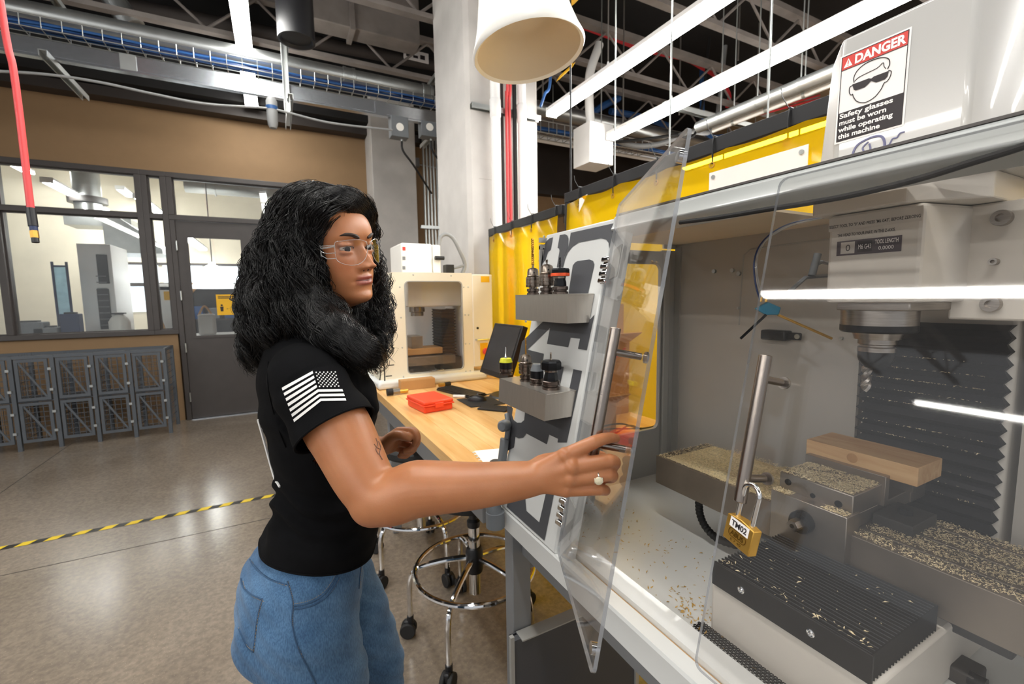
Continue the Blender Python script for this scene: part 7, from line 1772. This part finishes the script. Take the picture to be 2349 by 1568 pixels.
for t in np.linspace(0,2*math.pi,6,endpoint=False):
    uu=np.cross(cdir,d); uu/=np.linalg.norm(uu); p=rc+cdir*.0122+(uu*math.cos(t)+d*math.sin(t))*.0064; MB().sph(p,.0011,8,6).build('claw','silver',ro)

# small line tattoo inside the elbow
M('tattoo','#6b4a3a',.6,var=.2)
for pts in (((862,1005),(866,1018),(862,1030),(868,1042)),((868,1012),(873,1026),(870,1040),(877,1054)),((858,1018),(864,1026),(872,1030))):
    cline(FBV,pts,.0009,'tattoo','tattoo',body_o,.0002)
# ------------------------------------------------------------------ long curly black hair
M('hair','#0d0a0a',.36,var=.5,scale=60,spec=.40); M('hair_core','#070606',.75,var=.3,scale=40)
hb_=MB()
def hx(c,R): ell(hb_,hl(c),R,HR)
hx((0,-.022,.032),(.088,.096,.098))                 # cap over the skull
hx((.0,.052,.088),(.058,.042,.026)); hx((.040,.040,.070),(.040,.042,.034)); hx((-.040,.040,.070),(.040,.042,.034)); hx((.066,.020,.030),(.019,.037,.052)); hx((-.066,.018,.030),(.019,.037,.052)); hx((.072,.010,-.030),(.018,.036,.055))
hx((.0,-.085,-.03),(.092,.058,.11))
# near side mass (her right), falling behind the cheek to the shoulder
for px,py,d,r in ((690,520,.880,.060),(672,585,.850,.064),(680,640,.832,.058),(665,680,.835,.062),(640,620,.885,.068),(625,690,.870,.066),(612,745,.860,.054),(598,790,.862,.042),(583,820,.872,.030),(690,725,.822,.052),(725,745,.815,.042),(650,745,.832,.048),(765,765,.800,.040),(800,790,.800,.038),(828,805,.806,.034),(845,825,.812,.026),(760,725,.842,.036),(708,690,.828,.040)):
    ell(hb_,ond(d,px+(11 if px<=640 else 4 if px<660 else 0),py),(r,r,r))
# far side fall
for px,py,d,r in ((800,462,.905,.030),(838,498,.930,.016),(851,535,.955,.016),(862,585,.985,.020),(868,640,.985,.026),(870,695,.975,.030),(868,745,.955,.034),(866,795,.925,.032),(858,832,.90,.022),(830,740,.95,.04),(812,712,.985,.038),(800,745,.93,.042)):
    ell(hb_,ond(d,px,py),(r,r,r))
V,fs=fused(hb_,'hair',.006,8,.5)
Nn=vnorm(V,fs)
mb=MB(); mb.v=[tuple(v) for v in V-Nn*.010]; mb.f=fs; core=mb.build('hair','hair_core',pe,angle=180,recalc=False)
HB=BVHTree.FromPolygons([tuple(v) for v in V],[f for f in fs])
# keep strands off the face: a surface test against the face region of the head
BB=BVHTree.FromPolygons([tuple(v) for v in hv],[f for f in hf_ if len(f)==4])
zs=V[:,2]; hloc=head_inv(V)
# start points: crown and parting get most of the roots, the rest start lower down
cand=np.where((Nn[:,2]>-.3))[0]
wgt=np.exp((zs[cand]-1.66)/.10)+.10; wgt/=wgt.sum()
SM=[]
def fast_tubes(name,items,mat,parent):
    Vs=[];Fs=[];n0=0; ang=np.array([0,2.0944,4.18879])
    for P,r in items:
        P=np.asarray(P); m=len(P); T=np.gradient(P,axis=0); T/=np.linalg.norm(T,axis=1,keepdims=True)+1e-12
        U=np.cross(T,np.array([.3,.2,.93])); U/=np.linalg.norm(U,axis=1,keepdims=True)+1e-12; W_=np.cross(T,U)
        ring=P[:,None,:]+(U[:,None,:]*np.cos(ang)[None,:,None]+W_[:,None,:]*np.sin(ang)[None,:,None])*np.asarray(r)[:,None,None]
        Vs.append(ring.reshape(-1,3)); a=n0+3*np.arange(m-1)
        for j in range(3): k=(j+1)%3; Fs.append(np.stack([a+j,a+k,a+3+k,a+3+j],1))
        n0+=3*m
    Vv=np.concatenate(Vs)-ORG[parent]; Ff=np.concatenate(Fs); me=bpy.data.meshes.new(name)
    me.vertices.add(len(Vv)); me.vertices.foreach_set('co',Vv.astype(np.float32).ravel()); me.loops.add(Ff.size); me.loops.foreach_set('vertex_index',Ff.astype(np.int32).ravel())
    me.polygons.add(len(Ff)); me.polygons.foreach_set('loop_start',np.arange(0,Ff.size,4,dtype=np.int32)); me.polygons.foreach_set('use_smooth',np.ones(len(Ff),dtype=bool)); me.update(calc_edges=True)
    me.materials.append(MT[mat]); o=bpy.data.objects.new(name,me); COL.objects.link(o); o.parent=parent; ORG[o]=ORG[parent]; o['kind']='stuff'; return o
cam_=CAM
def strand(i,nstep,amp,wl,r0,lift,seed):
    rs=np.random.default_rng(seed); p=V[i].copy(); P=[]; ph=float(V[i]@np.array([43.,35.,27.]))+rs.normal(0,.5); ph2=ph+1.2; drift=rs.normal(0,.10,3); vel=None
    for k in range(nstep):
        h=HB.find_nearest(Vector(p))
        if h[0] is None: break
        q=np.array(h[0]); n=np.array(h[1])
        g=np.array([0,0,-1.0])+drift*.6
        hp=head_inv(p)
        if hp[2]>.02:                                # comb away from the parting near the top
            s=1 if hp[0]>-.008 else -1; g=g+HR@np.array([s*1.1,-.55,0])*min(1,(hp[2]-.02)/.06)
        t=g-n*(g@n); t/=np.linalg.norm(t)+1e-9
        vel=t if vel is None else (vel*.55+t*.45); vel/=np.linalg.norm(vel)+1e-9
        b=np.cross(n,vel)
        a=amp*min(1,k/7)
        c=q+n*(lift+.5*a*math.sin(2*math.pi*k*.007/wl*1.0+ph2))+b*a*math.sin(2*math.pi*k*.007/wl+ph)
        P.append(c); p=q+vel*.007
        if q[2]<1.235: break
        # stop if surface has folded under
        if n[2]<-.92: break
    return P
def emit(P,r,m):
    k=np.arange(m); SM.append((P,r*np.minimum(1,.4+k/6)*(1-.7*(k/m)**3)))
# locks: a guide strand with a loose wave, its neighbours follow it closely
nl=340; idx=rng.choice(cand,size=nl,p=wgt)
for s_,i in enumerate(idx):
    P=strand(i,int(32+rng.integers(0,34)),rng.uniform(.005,.010),rng.uniform(.05,.075),.0012,rng.uniform(-.003,.004),s_)
    if len(P)<10: continue
    P=np.array(P)
    for _ in range(3): P[1:-1]=.25*P[:-2]+.5*P[1:-1]+.25*P[2:]
    m=len(P); tw=rng.uniform(3,9); k_=np.arange(m)/m
    T=np.gradient(P,axis=0); T/=np.linalg.norm(T,axis=1,keepdims=True)+1e-9; U=np.cross(T,(0,0,1.)); U/=np.linalg.norm(U,axis=1,keepdims=True)+1e-9; W_=np.cross(T,U)
    nf=int(rng.integers(12,17))
    for q in range(nf):
        rad=rng.uniform(.0005,.0085)*(1+.4*np.sin(k_*6+q)); an=rng.random()*6.28+tw*k_*rng.uniform(.3,.8)
        Q=P+U*(rad*np.cos(an))[:,None]+W_*(rad*np.sin(an))[:,None]*.6
        c0=int(rng.integers(0,4)); c1=m-int(rng.integers(0,8)); Q=Q[c0:c1]
        if len(Q)>6: emit(Q,rng.uniform(.0004,.0009),len(Q))
    if s_%3==0:
        Q=P+U*(.012*np.sin(k_*9+s_))[:,None]+W_*(.010*k_)[:,None]; emit(Q,.0003,m)
# baby hairs along the temple and forehead hairline
fast_tubes('hair_strands',SM,'hair',core)
# separate curls at the far side and the ends
C2=[]
def curl(pts,r,amp,wl,seed,n=26):
    rs=np.random.default_rng(seed); S=spline(pts,10); ph=rs.random()*6.28; L=0; P=[]
    for k,p in enumerate(S):
        if k: L+=np.linalg.norm(S[k]-S[k-1])
        a=amp*min(1,k/8); P.append(p+_r*a*math.sin(2*math.pi*L/wl+ph)+_f*a*math.cos(2*math.pi*L/wl+ph))
    C2.append((np.array(P),r*(1-.7*(np.arange(len(P))/len(P))**2)))
for k in range(70):
    rs=np.random.default_rng(900+k); j=lambda s:rs.normal(0,s)
    d=.97+j(.02)
    pts=[ond(.93,836+j(4),500+j(8)),ond(d,856+j(5),560+j(10)),ond(d,872+j(9),630+j(10)),ond(d-.01,880+j(11),700+j(10)),ond(d-.02,884+j(11),760+j(12)),ond(d-.04,874+j(12),815+j(18))]
    curl(pts,.0009,.006+.004*rs.random(),.055+.025*rs.random(),k)
for k in range(60):
    rs=np.random.default_rng(1900+k); j=lambda s:rs.normal(0,s)
    pts=[ond(.86,608+j(15),640+j(20)),ond(.865,588+j(10),700+j(12)),ond(.87,572+j(9),750+j(12)),ond(.875,570+j(9),800+j(14)),ond(.875,580+j(9),835+j(16))]
    curl(pts,.0009,.006+.005*rs.random(),.065,k+100)
for k in range(60):
    rs=np.random.default_rng(2900+k); j=lambda s:rs.normal(0,s)
    pts=[ond(.825,700+j(20),690+j(15)),ond(.81,745+j(14),740+j(12)),ond(.79,790+j(12),775+j(12)),ond(.79,825+j(12),805+j(14)),ond(.80,850+j(12),835+j(14))]
    curl(pts,.0009,.007,.065,k+200)
# wisps framing the near cheek
for k in range(40):
    rs=np.random.default_rng(3900+k); j=lambda s:rs.normal(0,s)
    pts=[ond(.865,778+j(10),472+j(5)),ond(.835,744+j(5),512+j(8)),ond(.822,728+j(5),560+j(8)),ond(.815,722+j(6),610+j(8)),ond(.812,730+j(7),655+j(8)),ond(.812,742+j(8),695+j(10))]
    curl(pts,.0008,.004,.045,k+300)
for k in range(110):
    rs=np.random.default_rng(4900+k); j=lambda s:rs.normal(0,s)
    pts=[ond(.885,755+j(16),440+j(8)),ond(.868,792+j(10),455+j(7)),ond(.885,824+j(6),478+j(7)),ond(.925,842+j(4),512+j(7))]
    curl(pts,.0008,.003,.05,k+400)
# locks combed over the forehead and over the front of the shoulder, lying on the hair surface
def surf(px,py,lift):
    d=ray(px,py); d=d/np.linalg.norm(d); h=HB.ray_cast(Vector(CAM),Vector(d),1.2)
    if h[0] is None: return None
    n=np.array(h[1]); n=n if n@d<0 else -n
    return np.array(h[0])+n*lift
def lay(pts,jit,lift,r,amp,wl,seed):
    rs=np.random.default_rng(seed); o=rs.normal(0,1,2)*jit; S=spline([np.array((a,b,0.)) for a,b in pts],9); P=[]; L=0; ph=rs.normal(0,.6)+o[0]*.08
    for k,p in enumerate(S):
        if k: L+=np.linalg.norm(S[k]-S[k-1])
        q=surf(p[0]+o[0]*(.6+.4*k/len(S))+amp*math.sin(6.283*L/wl+ph),p[1]+o[1]+.4*amp*math.cos(6.283*L/wl+ph),lift)
        if q is not None: P.append(q)
    if len(P)>6:
        P=np.array(P)
        for _ in range(4): P[1:-1]=.25*P[:-2]+.5*P[1:-1]+.25*P[2:]
        C2.append((P,r*(1-.6*(np.arange(len(P))/len(P))**2)))
for k in range(300): lay(((730,432),(765,440),(800,452),(826,474),(840,505)),(22,9),.0015+.003*rng.random(),.0007,2.5,60,k)
for k in range(200): lay(((735,432),(720,445),(705,470),(695,510),(690,560)),(22,9),.0015+.003*rng.random(),.0007,3,70,k+700)
for k in range(420): lay(((700,660),(722,700),(755,735),(790,770),(825,800),(852,830)),(24,16),.0015+.005*rng.random(),.0008,6,62,k+1400)
for k in range(160): lay(((775,735),(800,765),(825,785),(850,800),(870,815)),(14,18),.0015+.005*rng.random(),.0008,5,50,k+2100)
fast_tubes('hair_curls',C2,'hair',core)
